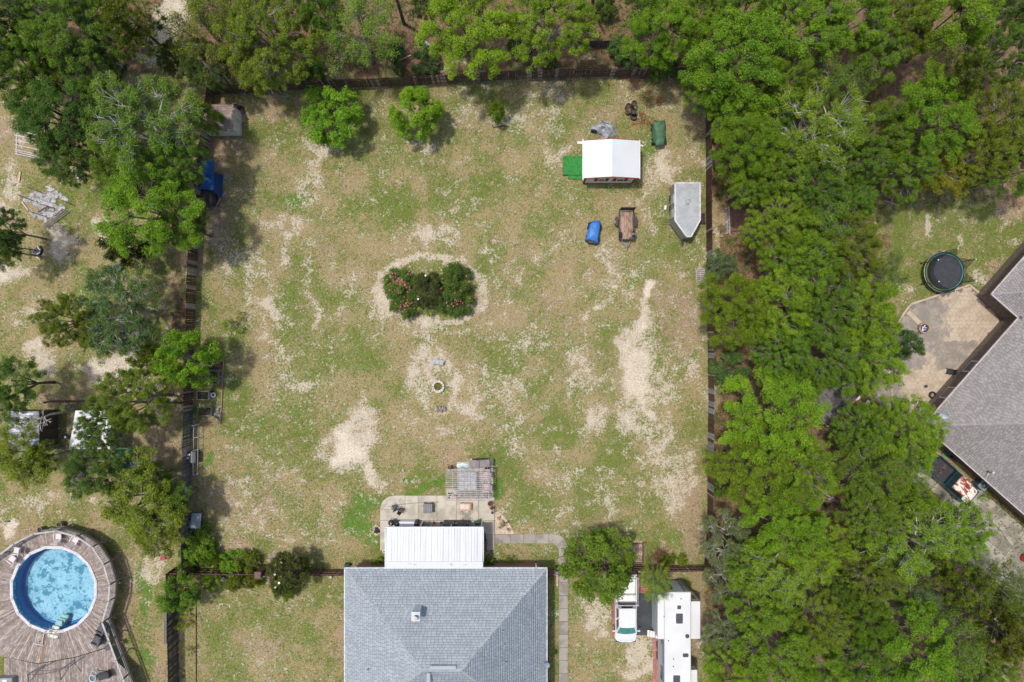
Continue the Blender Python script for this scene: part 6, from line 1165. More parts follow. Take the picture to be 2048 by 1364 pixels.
b = MB(org)
for i in range(6): a, c = q[i], q[(i + 1) % 6]; d = Vector((c[0] - a[0], c[1] - a[1], 0)); b.box(((a[0] + c[0]) / 2, (a[1] + c[1]) / 2, .48), (d.length, .10, .10), math.atan2(d.y, d.x))
b.build('sill', M('sill_dark', (.10, .08, .07)), t); b = MB(org); a = q[3]; c = q[4]; m_ = ((a[0] + c[0]) / 2, (a[1] + c[1]) / 2); b.tube((m_[0], m_[1], .45), (m_[0] - .15, m_[1] - .55, .45), .05); b.tube((a[0] - .5, a[1] + .4, .42), (m_[0] - .12, m_[1] - .4, .42), .04); b.cyl((m_[0] - .1, m_[1] - .3, .05), .04, .75, 8); b.build('hitch', BLACKM, t)
for yy in (11.6, 12.45):
    for xx in (q[0][0] - .02, q[1][0] - .1): b = MB(org); b.tube((xx, yy, .34), (xx + .2, yy, .34), .34, 16); b.build('wheel', RUBBER, t)
b = MB(org)
for dz, py in ((1.3, 399), (1.1, 428)): yy = P(0, py, dz)[1]; b.box((q[0][0] - .02, yy, dz), (.05, .75, .9))
b.build('door', M('door_alu', (.40, .40, .39), (.34, .34, .33), rough=.4), t)
# open utility trailer
dz = .62; ux0, uy1 = P(1237.5, 421, dz); ux1, uy0 = P(1267.5, 480, dz); org = ((ux0 + ux1) / 2, (uy0 + uy1) / 2, 0); t = thing('utility_trailer', 'open utility trailer with plank floor and black ramp gate', 'trailer', org); PLK = M('plank_floor', (.34, .235, .17), (.19, .115, .08), rough=.9, scale=3, objvar=.16, stretch=(3, .8, 1), fine=.15)
n = 6
for i in range(n): w_ = (ux1 - ux0 - .16) / n; b = MB(org); b.box((ux0 + .08 + w_ * (i + .5), org[1], dz), (w_ - .012, uy1 - uy0 - .1, .05)); b.build('plank', PLK, t)
for sx in (ux0 + .03, ux1 - .03): b = MB(org); b.box((sx, org[1], dz + .0), (.07, uy1 - uy0, .12)); b.box((sx, org[1], dz + .33), (.05, uy1 - uy0, .05)); [b.box((sx, uy0 + .05 + (uy1 - uy0 - .1) * k / 3, dz + .18), (.04, .04, .3)) for k in range(4)]; b.build('side_rail', BLACKM, t)
b = MB(org); b.box((org[0], uy0 + .02, dz + .33), (ux1 - ux0, .05, .05)); b.box((org[0], uy0 + .02, dz), (ux1 - ux0, .07, .12)); b.build('front_rail', BLACKM, t)
g_ = MB(org); 
for k in range(11): g_.box((org[0] - (ux1 - ux0 - .06) / 2 + (ux1 - ux0 - .06) * k / 10, uy1 + .02, dz + .65), (.03, .03, 1.3))
for k in range(6): g_.box((org[0], uy1 + .02, dz + .02 + k * .256), (ux1 - ux0, .04, .04))
g_.box((org[0], uy1 + .03, dz + .65), (ux1 - ux0 - .1, .012, 1.22)); g_.build('ramp_gate', BLACKM, t)
for sx, sg in ((ux0 - .17, -1), (ux1 + .17, 1)):
    wy_ = P(0, 444, .3)[1]; b = MB(org); b.tube((sx - .1, wy_, .33), (sx + .1, wy_, .33), .33, 18); w1 = b.build('wheel', RUBBER, t); b = MB(org); b.tube((sx + sg * .095, wy_, .33), (sx + sg * .115, wy_, .33), .17, 12); b.build('rim', WHITE, w1); b = MB(org); b.bbox((sx, wy_, .70), (.24, .8, .05), .03); b.build('mudguard', M('mudguard', (.08, .05, .045), rough=.7), t)
for px, py, nm, rm in ((1240.5, 470, 'spare_wheel', BLACK), (1267.5, 468.5, 'spare_wheel', WHITE)): xx, yy = P(px, py, .95); b = MB(org); b.tube((xx - .1, yy, .92), (xx + .1, yy, .92), .27, 16); w1 = b.build(nm, RUBBER, t); b = MB(org); b.tube((xx - .03, yy, 1.0), (xx + .06, yy, 1.13), .13, 12); b.build('rim', rm, w1)
b = MB(org); xx, yy = P(1264, 477, .8); b.bbox((xx, yy, .85), (.45, .2, .25), .03); b.build('toolbox', BLACKM, t); b = MB(org); b.tube((org[0] - .4, uy0, .5), (org[0] + .05, uy0 - .65, .5), .035); b.tube((org[0] + .4, uy0, .5), (org[0] + .05, uy0 - .65, .5), .035); b.tube((org[0] + .05, uy0 - .3, .5), (org[0] + .05, uy0 - .85, .5), .04); b.cyl((org[0] + .02, uy0 - .45, .1), .04, .7, 8); b.build('hitch', STEEL, t)

# covered ride-on machines
def covered(name, label, px, py, rz, L, W, Hh, mat, seed):
    x, y = P(px, py, Hh); t = thing(name, label, 'covered mower', (x, y, 0), rz)
    c = blob('cover', (0, 0, Hh * .55), (W / 2 * 1.04, L / 2 * 1.04, Hh * .47), mat, seed, t, n=20, k=9, amp=.26, flat=.66, smooth=False)
    for sx in (-1, 1):
        for yy in (-L * .33, L * .30): w_ = part(t, 'wheel', RUBBER, lambda b: b.tube((sx * (W / 2 - .10), yy, .27), (sx * (W / 2 + .12), yy, .27), .27, 16)); part(w_, 'rim', STEEL, lambda b: b.tube((sx * (W / 2 + .1), yy, .27), (sx * (W / 2 + .13), yy, .27), .13, 10))
    return t
TB = M('cover_blue', (.035, .17, .48), (.025, .125, .38), rough=.5, scale=2, bump=.6); TG = M('cover_green', (.065, .15, .075), (.045, .11, .055), rough=.65, scale=2.5, bump=.8); TS = M('cover_silver', (.42, .44, .47), (.24, .255, .28), rough=.45, metal=.1, scale=2, bump=.6)
t = covered('covered_mower', 'riding mower under a bright blue cover left of the open trailer', 1188.5, 463, R_(-9), 1.75, .95, .95, TB, 3)
part(t, 'engine_deck', BLACK, lambda b: b.bbox((0, -.80, .42), (.85, .42, .5), .08)); part(t, 'steering_wheel', BLACK, lambda b: b.torus((0, -.62, .78), .16, .025, 16, 6), True)
covered('covered_mower', 'riding mower under a dark green cover right of the silver heap', 1320, 263, R_(3), 1.95, 1.0, .95, TG, 8)
x, y = P(1210, 256, .5); t = thing('covered_motorbike', 'machine under a crumpled silver tarpaulin just above the white shed', 'covered machine', (x, y, 0), R_(-14))
def faceted(name, mat, parent, seed, rx, ry, rz_, n=16, k=7):
    rs = np.random.RandomState(seed); V = []; 
    for j in range(k):
        f_ = j / (k - 1); rr_ = 1 - f_ ** 1.6
        for i in range(n):
            a = i * 2 * math.pi / n; w_ = 1 + .34 * (rs.rand() - .5) + .14 * math.sin(3 * a + seed); V.append((rx * rr_ * math.cos(a) * w_, ry * rr_ * math.sin(a) * w_, max(.015, rz_ * f_ * (1 + .5 * (rs.rand() - .5)) * (.8 + .3 * math.sin(a * 2 + f_ * 3)))))
    F = [(j * n + i, j * n + (i + 1) % n, (j + 1) * n + (i + 1) % n, (j + 1) * n + i) for j in range(k - 1) for i in range(n)]
    return link_mesh(name, np_mesh(name, V, F, mat), parent)
faceted('cover', TS, t, 4, 1.12, .60, .95); part(t, 'wheel', RUBBER, lambda b: b.torus((-.85, -.42, .2), .22, .08, 14, 8, Matrix.Rotation(R_(80), 3, 'X')), True)
sheet([(-.1, -.9, .04), (.35, -1.05, .03), (.5, -.4, .35), (0, -.35, .5)], 4, 4, TS, 'cover_flap', t, (0, 0, 0), 0, .02, 5); sheet([(-.2, .5, .4), (.3, .45, .5), (.1, .75, .1), (-.5, .8, .05)], 4, 4, TS, 'cover_flap', t, (0, 0, 0), 0, .02, 6)
# ---------------------------------------------------------------- pergola
hP = 2.4; L_, R2 = P(891, 0, hP)[0], P(980, 0, hP)[0]; T_, B2 = P(0, 939.5, hP)[1], P(0, 1001, hP)[1]; org = ((L_ + R2) / 2, (T_ + B2) / 2, 0)
t = thing('pergola', 'slatted wooden pergola over the small upper patio', 'pergola', org); PW = M('pergola_grey', (.40, .355, .34), (.31, .27, .26), rough=.85, scale=3, objvar=.12)
n = 16
for i in range(n): b = MB(org); yy = T_ - (T_ - B2) * i / (n - 1); x0_ = L_ + (.0 if i < n - 4 else .08); b.box(((x0_ + R2) / 2 + (.0 if i < n - 4 else .05), yy, hP), (R2 - x0_, .055, .10)); b.build('slat', PW, t)
for px in (905, 917, 929, 941.5, 953, 965, 977): xx = P(px, 0, hP - .1)[0]; b = MB(org); b.box((xx, (T_ + B2) / 2, hP - .10), (.045, T_ - B2, .08)); b.build('beam', PW, t)
for xx in (L_ + .25, R2 - .25):
    for yy in (T_ - .1, B2 + .1): b = MB(org); b.box((xx, yy, (hP - .15) / 2), (.1, .1, hP - .15)); b.build('post', PW, t)
# ---------------------------------------------------------------- patio furniture
GLT = M('table_glass', (.40, .45, .47), (.54, .60, .62), rough=.25, scale=3, spec=.7)
def f(t):
    for i in range(2):
        for j in range(4): part(t, 'table_panel', GLT, lambda b: b.bbox((-.38 + i * .76, -.57 + j * .38, .74), (.74, .36, .03), .02))
    for sx in (-1, 1):
        for sy in (-1, 1): part(t, 'leg', GREYM, lambda b: b.box((sx * .7, sy * .68, .36), (.05, .05, .72)))
    part(t, 'frame', GREYM, lambda b: b.box((0, 0, .71), (1.5, 1.5, .03)))
simple('glass_table', 'large pale glass topped table under the pergola', 'table', 935, 962, .74, f, 0, .05)
for px, py, lb in ((970, 950, 'upper pinkish oval backed chair under the right side of the pergola'), (971, 975, 'lower pinkish oval backed chair under the right side of the pergola')): sling_chair(px, py, .05, R_(90), lb, M('cushion_pink', (.62, .50, .50), (.52, .36, .37), rough=.8, scale=9), 'garden_chair', 'pink chairs under the pergola', s=1.05)
def f(t):
    SC = M('swing_canopy', (.235, .205, .205), (.19, .165, .165), rough=.9, scale=2)
    for sx in (-1, 1): part(t, 'canopy_panel', SC, lambda b: b.add([(sx * .02, -.32, 1.65), (sx * .86, -.32, 1.58), (sx * .86, .32, 1.58), (sx * .02, .32, 1.65), (sx * .02, -.32, 1.62), (sx * .86, -.32, 1.5), (sx * .86, .32, 1.5), (sx * .02, .32, 1.62)], [(0, 1, 2, 3), (4, 5, 1, 0), (5, 6, 2, 1), (6, 7, 3, 2)] if sx > 0 else [(3, 2, 1, 0), (0, 1, 5, 4), (1, 2, 6, 5), (2, 3, 7, 6)]))
    part(t, 'seat', BLACK, lambda b: b.bbox((0, 0, .5), (1.4, .5, .08), .04))
    for sx in (-1, 1):
        for sy in (-1, 1): part(t, 'leg', DARKP, lambda b: b.tube((sx * .84, sy * .1, 1.58), (sx * .9, sy * .45, 0), .025))
    part(t, 'top_bar', DARKP, lambda b: (b.tube((0, -.36, 1.68), (0, .36, 1.68), .02), b.tube((-.3, .28, 1.68), (.35, .34, 1.72), .025)))
simple('garden_swing', 'garden swing with two panel grey brown canopy above the pergola', 'swing', 959, 927, 1.6, f, R_(2), .05)
x, y = P(927, 935, .3); t = thing('plastic_sheet', 'crumpled clear plastic sheet beside the garden swing', 'plastic sheet', (x, y, .05)); faceted('sheet', M('clear_sheet', (.40, .47, .48), (.62, .68, .68), rough=.25, scale=5, spec=.8), t, 14, .62, .34, .28, 18, 5)
TER = M('terracotta', (.30, .11, .07), (.24, .085, .055), rough=.85, scale=4)
def pot(px, py, r, h, label, mat, inner=DSOIL, z=.05, name='plant_pot', plant=None):
    x, y = P(px, py, h); t = thing(name, label, 'plant pot', (x, y, z)); part(t, 'pot', mat, lambda b: b.lathe((0, 0, 0), [(.01, .01), (r * .7, 0), (r, h), (r * 1.08, h), (r * .92, h + .01), (r * .86, h - .06)], 16)); part(t, 'soil', inner, lambda b: b.cyl((0, 0, h - .09), r * .87, .03, 14)); return t
pot(900, 935.5, .19, .4, 'terracotta pot at the upper left corner post of the pergola', TER); pot(974.5, 936, .19, .4, 'terracotta pot below the right end of the garden swing', TER)
pot(980, 1007, .20, .45, 'larger terracotta pot at the right edge of the patio', TER); pot(984, 1016, .16, .35, 'smaller terracotta pot below the larger one at the patio edge', TER); pot(985, 1025, .16, .3, 'white pot at the right edge of the patio', WHITE)
x, y = P(981, 1011.5, .2); t = thing('clay_trough', 'clay coloured trough lying between the two terracotta pots', 'trough', (x, y, .05), R_(-65)); part(t, 'body', M('clay_pink', (.42, .24, .20), (.36, .18, .14)), lambda b: b.bbox((0, 0, .12), (.6, .26, .24), .08))
pot(898, 987, .12, .3, 'small white pot by the lower left post of the pergola', WHITED); 
def folding(px, py, rz, lb): sling_chair(px, py, .05, rz, lb, BLACK, 'folding_chair', 'black folding chairs on the patio', s=.62, seat=.4, back=.15, frame=BLACKM)
folding(788, 1014, R_(30), 'left of two black folding chairs on the rounded end of the patio'); folding(802, 1020, R_(-30), 'right of two black folding chairs on the rounded end of the patio')
def f(t):
    SG = M('slate_table', (.165, .16, .175), (.21, .205, .22), rough=.7, scale=3, objvar=.1)
    for i in range(5): part(t, 'board', SG, lambda b: b.bbox((-.32 + i * .16, 0, .72), (.155, .84, .03), .01))
    part(t, 'apron', BLACK, lambda b: b.box((0, 0, .5), (.74, .78, .4))); [part(t, 'leg', BLACK, lambda b: b.box((sx * .34, sy * .36, .34), (.06, .06, .68))) for sx in (-1, 1) for sy in (-1, 1)]
simple('square_table', 'square slate grey table on the patio', 'table', 855.5, 1017, .75, f, 0, .05)
def f(t):
    part(t, 'frame', WOODO, lambda b: (b.box((0, .29, .42), (1.02, .06, .07)), b.box((0, -.29, .42), (1.02, .06, .07)), b.box((-.48, 0, .42), (.06, .52, .07)), b.box((.48, 0, .42), (.06, .52, .07)), b.box((.38, 0, .425), (.04, .52, .06))))
    part(t, 'cushion', M('cushion_cream', (.62, .53, .48), (.55, .46, .42), rough=.9, scale=3), lambda b: b.bbox((-.05, 0, .44), (.82, .50, .10), .04)); part(t, 'base', WOODO, lambda b: b.box((0, 0, .2), (.9, .5, .38)))
simple('daybed', 'orange framed wooden bench with cream cushion on the patio', 'bench', 931, 1013.5, .45, f, R_(-2), .05)
def f(t):
    for sx in (-.22, .22):
        for sy in (-.2, .2): part(t, 'loop', BLACKM, lambda b: b.torus((sx * 1.5, sy * 1.6, .45), .14, .015, 14, 5), True)
    part(t, 'top_grid', BLACKM, lambda b: ([b.box((-.25 + k * .1, 0, .5), (.015, .5, .015)) for k in range(6)], [b.box((0, -.25 + k * .1, .5), (.5, .015, .015)) for k in range(6)])); [part(t, 'leg', BLACKM, lambda b: b.tube((sx * .3, sy * .3, .5), (sx * .36, sy * .36, 0), .015)) for sx in (-1, 1) for sy in (-1, 1)]
simple('wire_table', 'small black wire table and seat set below the orange bench', 'wire table', 931.5, 1033, .5, f, 0, .05)
# row of things by the edge of the patio roof
def kettle(px, py, lb): 
    x, y = P(px, py, .9); t = thing('kettle_grill', lb, 'grill', (x, y, .05)); part(t, 'bowl', BLACK, lambda b: b.lathe((0, 0, .55), [(.02, 0), (.2, .04), (.28, .2), (.26, .34), (.14, .44), (.02, .46)], 18), True); part(t, 'handle', STEEL, lambda b: b.cyl((0, 0, 1.0), .04, .05, 8)); [part(t, 'leg', BLACKM, lambda b: b.tube((.1 * math.cos(a), .1 * math.sin(a), .6), (.28 * math.cos(a), .28 * math.sin(a), 0), .015)) for a in (0, 2.1, 4.2)]
kettle(782.5, 1046, 'round black kettle grill at the far left of the patio roof edge'); kettle(794, 1048, 'second round black grill touching the white chest')
def f(t): part(t, 'body', WHITE, lambda b: b.bbox((0, 0, .42), (1.36, .6, .82), .03)); part(t, 'lid', WHITE, lambda b: b.bbox((0, 0, .87), (1.4, .62, .08), .03))
simple('chest_freezer', 'long white chest against the edge of the patio roof', 'chest', 814, 1050, .9, f, 0, .05)
def f(t): part(t, 'body', BLACK, lambda b: b.bbox((0, 0, .45), (.28, .5, .9), .03)); part(t, 'lid', BLACK, lambda b: b.bbox((0, 0, .93), (.3, .52, .05), .02))
simple('black_bin', 'black bin at the right end of the white chest', 'bin', 832, 1049, .9, f, 0, .05)
def f(t): part(t, 'body', GREYM, lambda b: b.bbox((0, 0, .3), (.34, .34, .6), .03)); part(t, 'top', M('dark_slate', (.09, .10, .11)), lambda b: b.bbox((0, 0, .62), (.36, .36, .04), .02))
simple('grey_box', 'small dark grey box right of the black bin', 'box', 839, 1052, .6, f, 0, .05)
def f(t): part(t, 'frame', M('frame_brown', (.20, .13, .09)), lambda b: (b.tube((-.2, .2, .8), (.2, .2, .8), .02), b.tube((-.2, .2, .8), (-.2, -.2, .4), .02), b.tube((.2, .2, .8), (.2, -.2, .4), .02), b.tube((-.2, -.2, .4), (.2, -.2, .4), .02))); [part(t, 'leg', DARKP, lambda b: b.tube((sx * .2, sy * .2, .5), (sx * .2, sy * .2, 0), .02)) for sx in (-1, 1) for sy in (-1, 1)]
simple('small_rack', 'small empty metal rack at the patio roof edge', 'rack', 852, 1051.5, .8, f, 0, .05)
for px, lb in ((866, 'left of two slim wooden stands at the patio roof edge'), (881, 'right of two slim wooden stands at the patio roof edge')):
    simple('wooden_stand', lb, 'stand', px, 1050, .8, lambda t: (part(t, 'pole', WOODO, lambda b: b.tube((0, 0, 0), (0, 0, .85), .025)), part(t, 'top', M('stand_brown', (.25, .15, .09)), lambda b: b.cyl((0, 0, .85), .07, .06, 10)), part(t, 'foot', DARKP, lambda b: b.cyl((0, 0, 0), .14, .03, 12))), 0, .05)
def grill(px, w, lb):
    def f(t):
        part(t, 'cabinet', BLACK, lambda b: b.bbox((0, 0, .42), (w, .48, .84), .03))
        def hood(b):
            n = 8; V = []
            for i in range(n + 1):
                a = math.pi * i / n; V += [(-w * .36, .22 * math.cos(a), .84 + .26 * math.sin(a)), (w * .36, .22 * math.cos(a), .84 + .26 * math.sin(a))]
            b.add(V, [(2 * i, 2 * i + 1, 2 * i + 3, 2 * i + 2) for i in range(n)]); b.add([V[2 * i] for i in range(n + 1)], [tuple(range(n + 1))]); b.add([V[2 * i + 1] for i in range(n + 1)], [tuple(range(n, -1, -1))])
        part(t, 'hood', M('grill_blue_black', (.035, .042, .05), (.055, .065, .075), rough=.35), hood); [part(t, 'side_shelf', M('dark_slate', (.09, .10, .11)), lambda b: b.box((sx * w * .44, 0, .86), (w * .14, .46, .03))) for sx in (-1, 1)]; part(t, 'handle', STEEL, lambda b: b.tube((-w * .25, -.26, .92), (w * .25, -.26, .92), .015))
    simple('gas_grill', lb, 'grill', px, 1050.5, .95, f, 0, .05)
grill(897, .98, 'left of two dark hooded grills at the patio roof edge'); grill(923.5, 1.12, 'right and wider of two dark hooded grills at the patio roof edge')
def f(t): part(t, 'chair_seat', M('canvas_green', (.03, .10, .075), (.02, .07, .05)), lambda b: b.bbox((0, .05, .45), (.5, .4, .05), .03)); part(t, 'chair_back', M('canvas_green', (0, 0, 0)), lambda b: b.box((0, .28, .7), (.5, .05, .45), rot=Matrix.Rotation(-.3, 3, 'X'))); [part(t, 'leg', BLACKM, lambda b: b.tube((sx * .22, sy * .2, .45), (sx * .26, sy * .24, 0), .015)) for sx in (-1, 1) for sy in (-1, 1)]
simple('canvas_chair', 'dark green canvas chair at the right end of the patio roof edge', 'chair', 955, 1048, .7, f, R_(15), .05)
simple('black_tub', 'black rounded tub at the right side of the patio roof', 'tub', 966.5, 1072, .5, lambda t: part(t, 'body', BLACK, lambda b: b.lathe((0, 0, 0), [(.01, .0), (.2, .0), (.26, .5), (.22, .5), (.2, .1)], 14)), 0, .05)
simple('black_cabinet', 'black cabinet standing right of the patio roof', 'cabinet', 969, 1091, .9, lambda t: (part(t, 'body', BLACK, lambda b: b.bbox((0, 0, .45), (.36, .74, .9), .03)), part(t, 'lid', M('dark_slate', (.05, .05, .055)), lambda b: b.bbox((0, 0, .92), (.38, .76, .04), .02))), 0, .05)
# hose on the patio
b = MB((0, 0, 0)); o = MB(P(780, 1013)); pts = [P3(x, y, .08) for x, y in ((776, 1013), (800, 1009), (830, 1006), (852, 1004), (879, 1004))]; o.path(pts, .02, 5); o.build('garden_hose', M('hose_dark', (.12, .11, .10)), label='dark thin hose lying across the patio slabs', cat='hose')
# rocks with black bag, hose reel
RK = M('rock_pale', (.48, .40, .30), (.36, .30, .23), rough=.95, scale=4, objvar=.2, bump=.3)
def rock(parent, x, y, r, seed, mat=RK, name='rock', org=None): return blob(name, (x, y, r * .3), (r, r * .8, r * .55), mat, seed, parent, n=9, k=6, amp=.3)
t = thing('rock_pile', 'small pile of pale rocks at the left edge of the patio', 'rocks', (*P(753, 1060), 0))
for i in range(13): a = i * .5; rock(t, .30 * math.cos(a) * (.6 + .4 * (i % 2)) + .02, .42 * math.sin(a), .13, i)
x, y = P(753, 1063, .3); t = thing('black_bag', 'black bag lying on the pale rocks left of the patio', 'bag', (x, y, .05)); faceted('bag', BLACK, t, 3, .28, .26, .34, 12, 5)
simple('hose_reel', 'green hose reel at the left corner of the house roof', 'hose reel', 694, 1131, .4, lambda t: (part(t, 'drum', M('reel_green', (.02, .10, .05), (.03, .05, .04)), lambda b: b.torus((0, 0, .3), .2, .08, 16, 8, Matrix.Rotation(R_(75), 3, 'X'))), part(t, 'frame', BLACKM, lambda b: (b.box((0, .12, .2), (.4, .04, .4)), b.box((0, -.12, .2), (.4, .04, .4))))), 0, 0)
simple('hose_loop', 'pale green hose end curled on the grass behind the house', 'hose', 716, 1131, .1, lambda t: part(t, 'hose', M('hose_green', (.14, .26, .17)), lambda b: b.path([Vector((-.5, .1, .03)), Vector((-.2, .2, .03)), Vector((.2, .15, .03)), Vector((.45, -.05, .03)), Vector((.4, -.3, .03))], .025, 6)), 0, 0)
simple('white_globe', 'small white globe on the lower lawn beside the fence', 'globe', 661.5, 1154.5, .2, lambda t: part(t, 'globe', WHITE, lambda b: b.lathe((0, 0, .03), [(.01, 0), (.10, .04), (.13, .13), (.10, .22), (.01, .26)], 14), True), 0, 0)
simple('wall_lamp', 'small white sign box on the wall at the left side of the patio roof', 'lamp', 768, 1103, 1.4, lambda t: (part(t, 'box', WHITE, lambda b: b.box((0, 0, 1.4), (.24, .22, .10), R_(30))), part(t, 'screen', BLACK, lambda b: b.box((0, 0, 1.46), (.14, .12, .03), R_(30))), part(t, 'pole', DARKP, lambda b: b.cyl((0, 0, 0), .03, 1.36, 8))), 0, 0)
# gravel bed
gb = [(990, 1024), (996, 1023), (1004, 1028), (1013, 1039), (1022, 1053), (1028, 1066), (1027, 1068), (990, 1068)]; org = (*P(1005, 1050), 0); b = MB(org); b.prism([P(*p) for p in gb], -.1, .035); o = b.build('gravel_bed', M('gravel_tan', (.60, .49, .385), (.47, .37, .29), rough=1, scale=14, bump=.8, fine=.35), kind='structure')
sm = MB(org); rs = np.random.RandomState(2); k = 0; gw = [P(*p) for p in gb]
while k < 700:
    x, y = rs.uniform(gw[0][0], gw[6][0]), rs.uniform(gw[6][1], gw[1][1])
    if inside(x, y, gw): r = rs.uniform(.02, .05); a = rs.rand() * 3; sm.add([(x + r * math.cos(a), y + r * math.sin(a), .035), (x + r * math.cos(a + 2), y + r * math.sin(a + 2), .035), (x + r * math.cos(a + 4), y + r * math.sin(a + 4), .035), (x, y, .035 + r * 1.1)], [(0, 1, 3), (1, 2, 3), (2, 0, 3)]); k += 1
tag(sm.build('gravel', M('gravel_stones', (.66, .55, .44), (.44, .34, .26), rough=1, scale=20, island=.35)), 'loose tan gravel filling the curved bed right of the patio', 'gravel', kind='stuff')
tree('sprig', 1002, 1052, 6, 'yellow', 'yellow flowering plant in the tan gravel bed', .35, None); tree('sprig', 1009, 1047, 6, 'magnolia', 'small brown red plant right of the yellow one in the gravel bed', .3, None); tree('sprig', 1017, 1059, 4, 'magnolia', 'tiny reddish plant lowest in the gravel bed', .2, None); tree('sprig', 998, 1036, 4, 'olive', 'tiny plant highest in the gravel bed', .2, None)
# gate at the path, lumber, brick squares
def f(t):
    for i in range(3): part(t, 'bar', M('gate_grey', (.20, .19, .20), (.14, .135, .14), rough=.7), lambda b: b.box((0, -.02, .35 + i * .55), (1.02, .05, .10)))
    for sx in (-1, 1): part(t, 'post', BLACKM, lambda b: b.box((sx * .52, 0, .8), (.08, .08, 1.6)))
    for i in range(8): part(t, 'picket', PICK_K, lambda b: b.box((-.44 + i * .126, .04, .8), (.09, .02, 1.5)))
simple('path_gate', 'dark barred gate across the concrete path beside the house', 'gate', 1124, 1137, .8, f, R_(0), 0)
simple('lumber_stack', 'stack of brown boards between the house corner and the path gate', 'boards', 1103, 1148, .3, lambda t: [part(t, 'board', WOODB, lambda b: b.box((0, -.26 + i * .13, .15 + .03 * (i % 3)), (.72, .12, .22))) for i in range(5)])
simple('grey_pot', 'dark grey pot standing on the path just below the gate', 'plant pot', 1120, 1148.5, .3, lambda t: (part(t, 'pot', M('pot_slate', (.10, .12, .14)), lambda b: b.lathe((0, 0, 0), [(.01, 0), (.12, 0), (.17, .3), (.13, .3), (.1, .1)], 14))))
simple('white_bin', 'narrow white open box left of the path below the gate', 'box', 1114, 1148.5, .5, lambda t: (part(t, 'body', WHITE, lambda b: (b.box((-.08, 0, .25), (.03, .28, .5)), b.box((.08, 0, .25), (.03, .28, .5)), b.box((0, -.13, .25), (.16, .03, .5)), b.box((0, .13, .25), (.16, .03, .5)))), part(t, 'inside', BLACK, lambda b: b.box((0, 0, .2), (.14, .24, .3)))))
simple('stone_pavers', 'pale narrow strip of pavers along the path below the white box', 'pavers', 1114.5, 1160, .05, lambda t: [part(t, 'paver', M('paver_peach', (.52, .38, .27), (.44, .32, .23), objvar=.1), lambda b: b.box((0, -.42 + i * .21, .03), (.16, .19, .06))) for i in range(5)])
tb = thing('planting_square', 'framed square of pale gravel with a wire grid right of the wide leafy tree', 'garden bed', (*P(1269, 1107), 0)); o_ = tb.location
def q(px, py, h=0): return P3(px, py, h) - o_
part(tb, 'soil', M('bed_pale', (.42, .31, .24), (.26, .17, .12), rough=1, scale=5, fine=.3), lambda b: b.prism([(q(x, y).x, q(x, y).y) for x, y in ((1252, 1088), (1285, 1088), (1285, 1126), (1252, 1126))], -.05, .03))
for a, c in (((1250, 1087), (1286, 1087)), ((1286, 1087), (1286, 1126)), ((1250, 1126), (1286, 1126)), ((1250, 1087), (1250, 1126))): part(tb, 'edging', WOODB, lambda b: along(b, q(*a, .07), q(*c, .07), .1, .14))
for i in range(6): part(tb, 'wire', BLACKM, lambda b: b.tube(q(1262 + i * 4.4, 1112, .25), q(1262 + i * 4.4, 1126, .25), .01, 4))
for i in range(4): part(tb, 'wire', BLACKM, lambda b: b.tube(q(1261, 1113 + i * 4, .25), q(1285, 1113 + i * 4, .25), .01, 4))
part(tb, 'side_frame', WOODG, lambda b: (along(b, q(1292, 1090, .3), q(1292, 1112, .3), .05, .05))); part(tb, 'side_frame', RED, lambda b: along(b, q(1286, 1087, .3), q(1292, 1087, .3), .10, .08))
x, y = P(1320, 1110); t = thing('branch_heap', 'heap of reddish brown cut brush above the fence by the camper', 'brush heap', (x, y, 0)); rs = np.random.RandomState(3); V, F = tubes_np([[*(rs.randn(2) * .35), .02 + rs.rand() * .2, *(rs.randn(2) * .45), .05 + rs.rand() * .25, .018, .008] for _ in range(110)], 4); link_mesh('twigs', np_mesh('twigs', V, F, M('twig_red', (.20, .085, .06), (.12, .06, .045), rough=.9)), t)

# ---------------------------------------------------------------- lawn things
t = thing('fire_ring', 'ring of pale stones with grass growing inside, middle of the lawn', 'fire pit', (*P(876, 773, .25), 0)); SR = M('ring_stone', (.56, .50, .43), (.42, .36, .32), rough=.9, scale=4, objvar=.16, bump=.2)
for i in range(12):
    a0_, a1_ = i * math.pi / 6 + .03, (i + 1) * math.pi / 6 - .03; part(t, 'stone', SR, lambda b: [b.prism([(.36 * math.cos(a0_), .36 * math.sin(a0_)), (.55 * math.cos(a0_), .55 * math.sin(a0_)), (.56 * math.cos((a0_ + a1_) / 2), .56 * math.sin((a0_ + a1_) / 2)), (.55 * math.cos(a1_), .55 * math.sin(a1_)), (.36 * math.cos(a1_), .36 * math.sin(a1_))], k * .13, k * .13 + .122, .985) for k in range(2)])
part(t, 'moss', M('moss_olive', (.12, .13, .02), (.06, .05, .02), rough=1, scale=9, bump=.6), lambda b: b.cyl((0, 0, -.02), .37, .06, 18))
def curved_bench(px, py, lb, mat, slats=0):
    x, y = P(px, py, .42); t = thing('curved_bench', lb, 'bench', (x, y, 0)); R0 = 1.5; sp = .37
    n = slats or 5
    for i in range(n):
        a0_ = math.pi / 2 - sp + i * 2 * sp / n; a1_ = math.pi / 2 - sp + (i + .97) * 2 * sp / n; part(t, 'seat_block', mat, lambda b: b.prism([((R0 - .19) * math.cos(a0_), (R0 - .19) * math.sin(a0_) - R0), ((R0 + .19) * math.cos(a0_), (R0 + .19) * math.sin(a0_) - R0), ((R0 + .19) * math.cos(a1_), (R0 + .19) * math.sin(a1_) - R0), ((R0 - .19) * math.cos(a1_), (R0 - .19) * math.sin(a1_) - R0)], .34, .42))
    for sx in (-.33, .33): part(t, 'leg', mat, lambda b: b.box((sx, -.04, .17), (.12, .3, .34)))
    return t
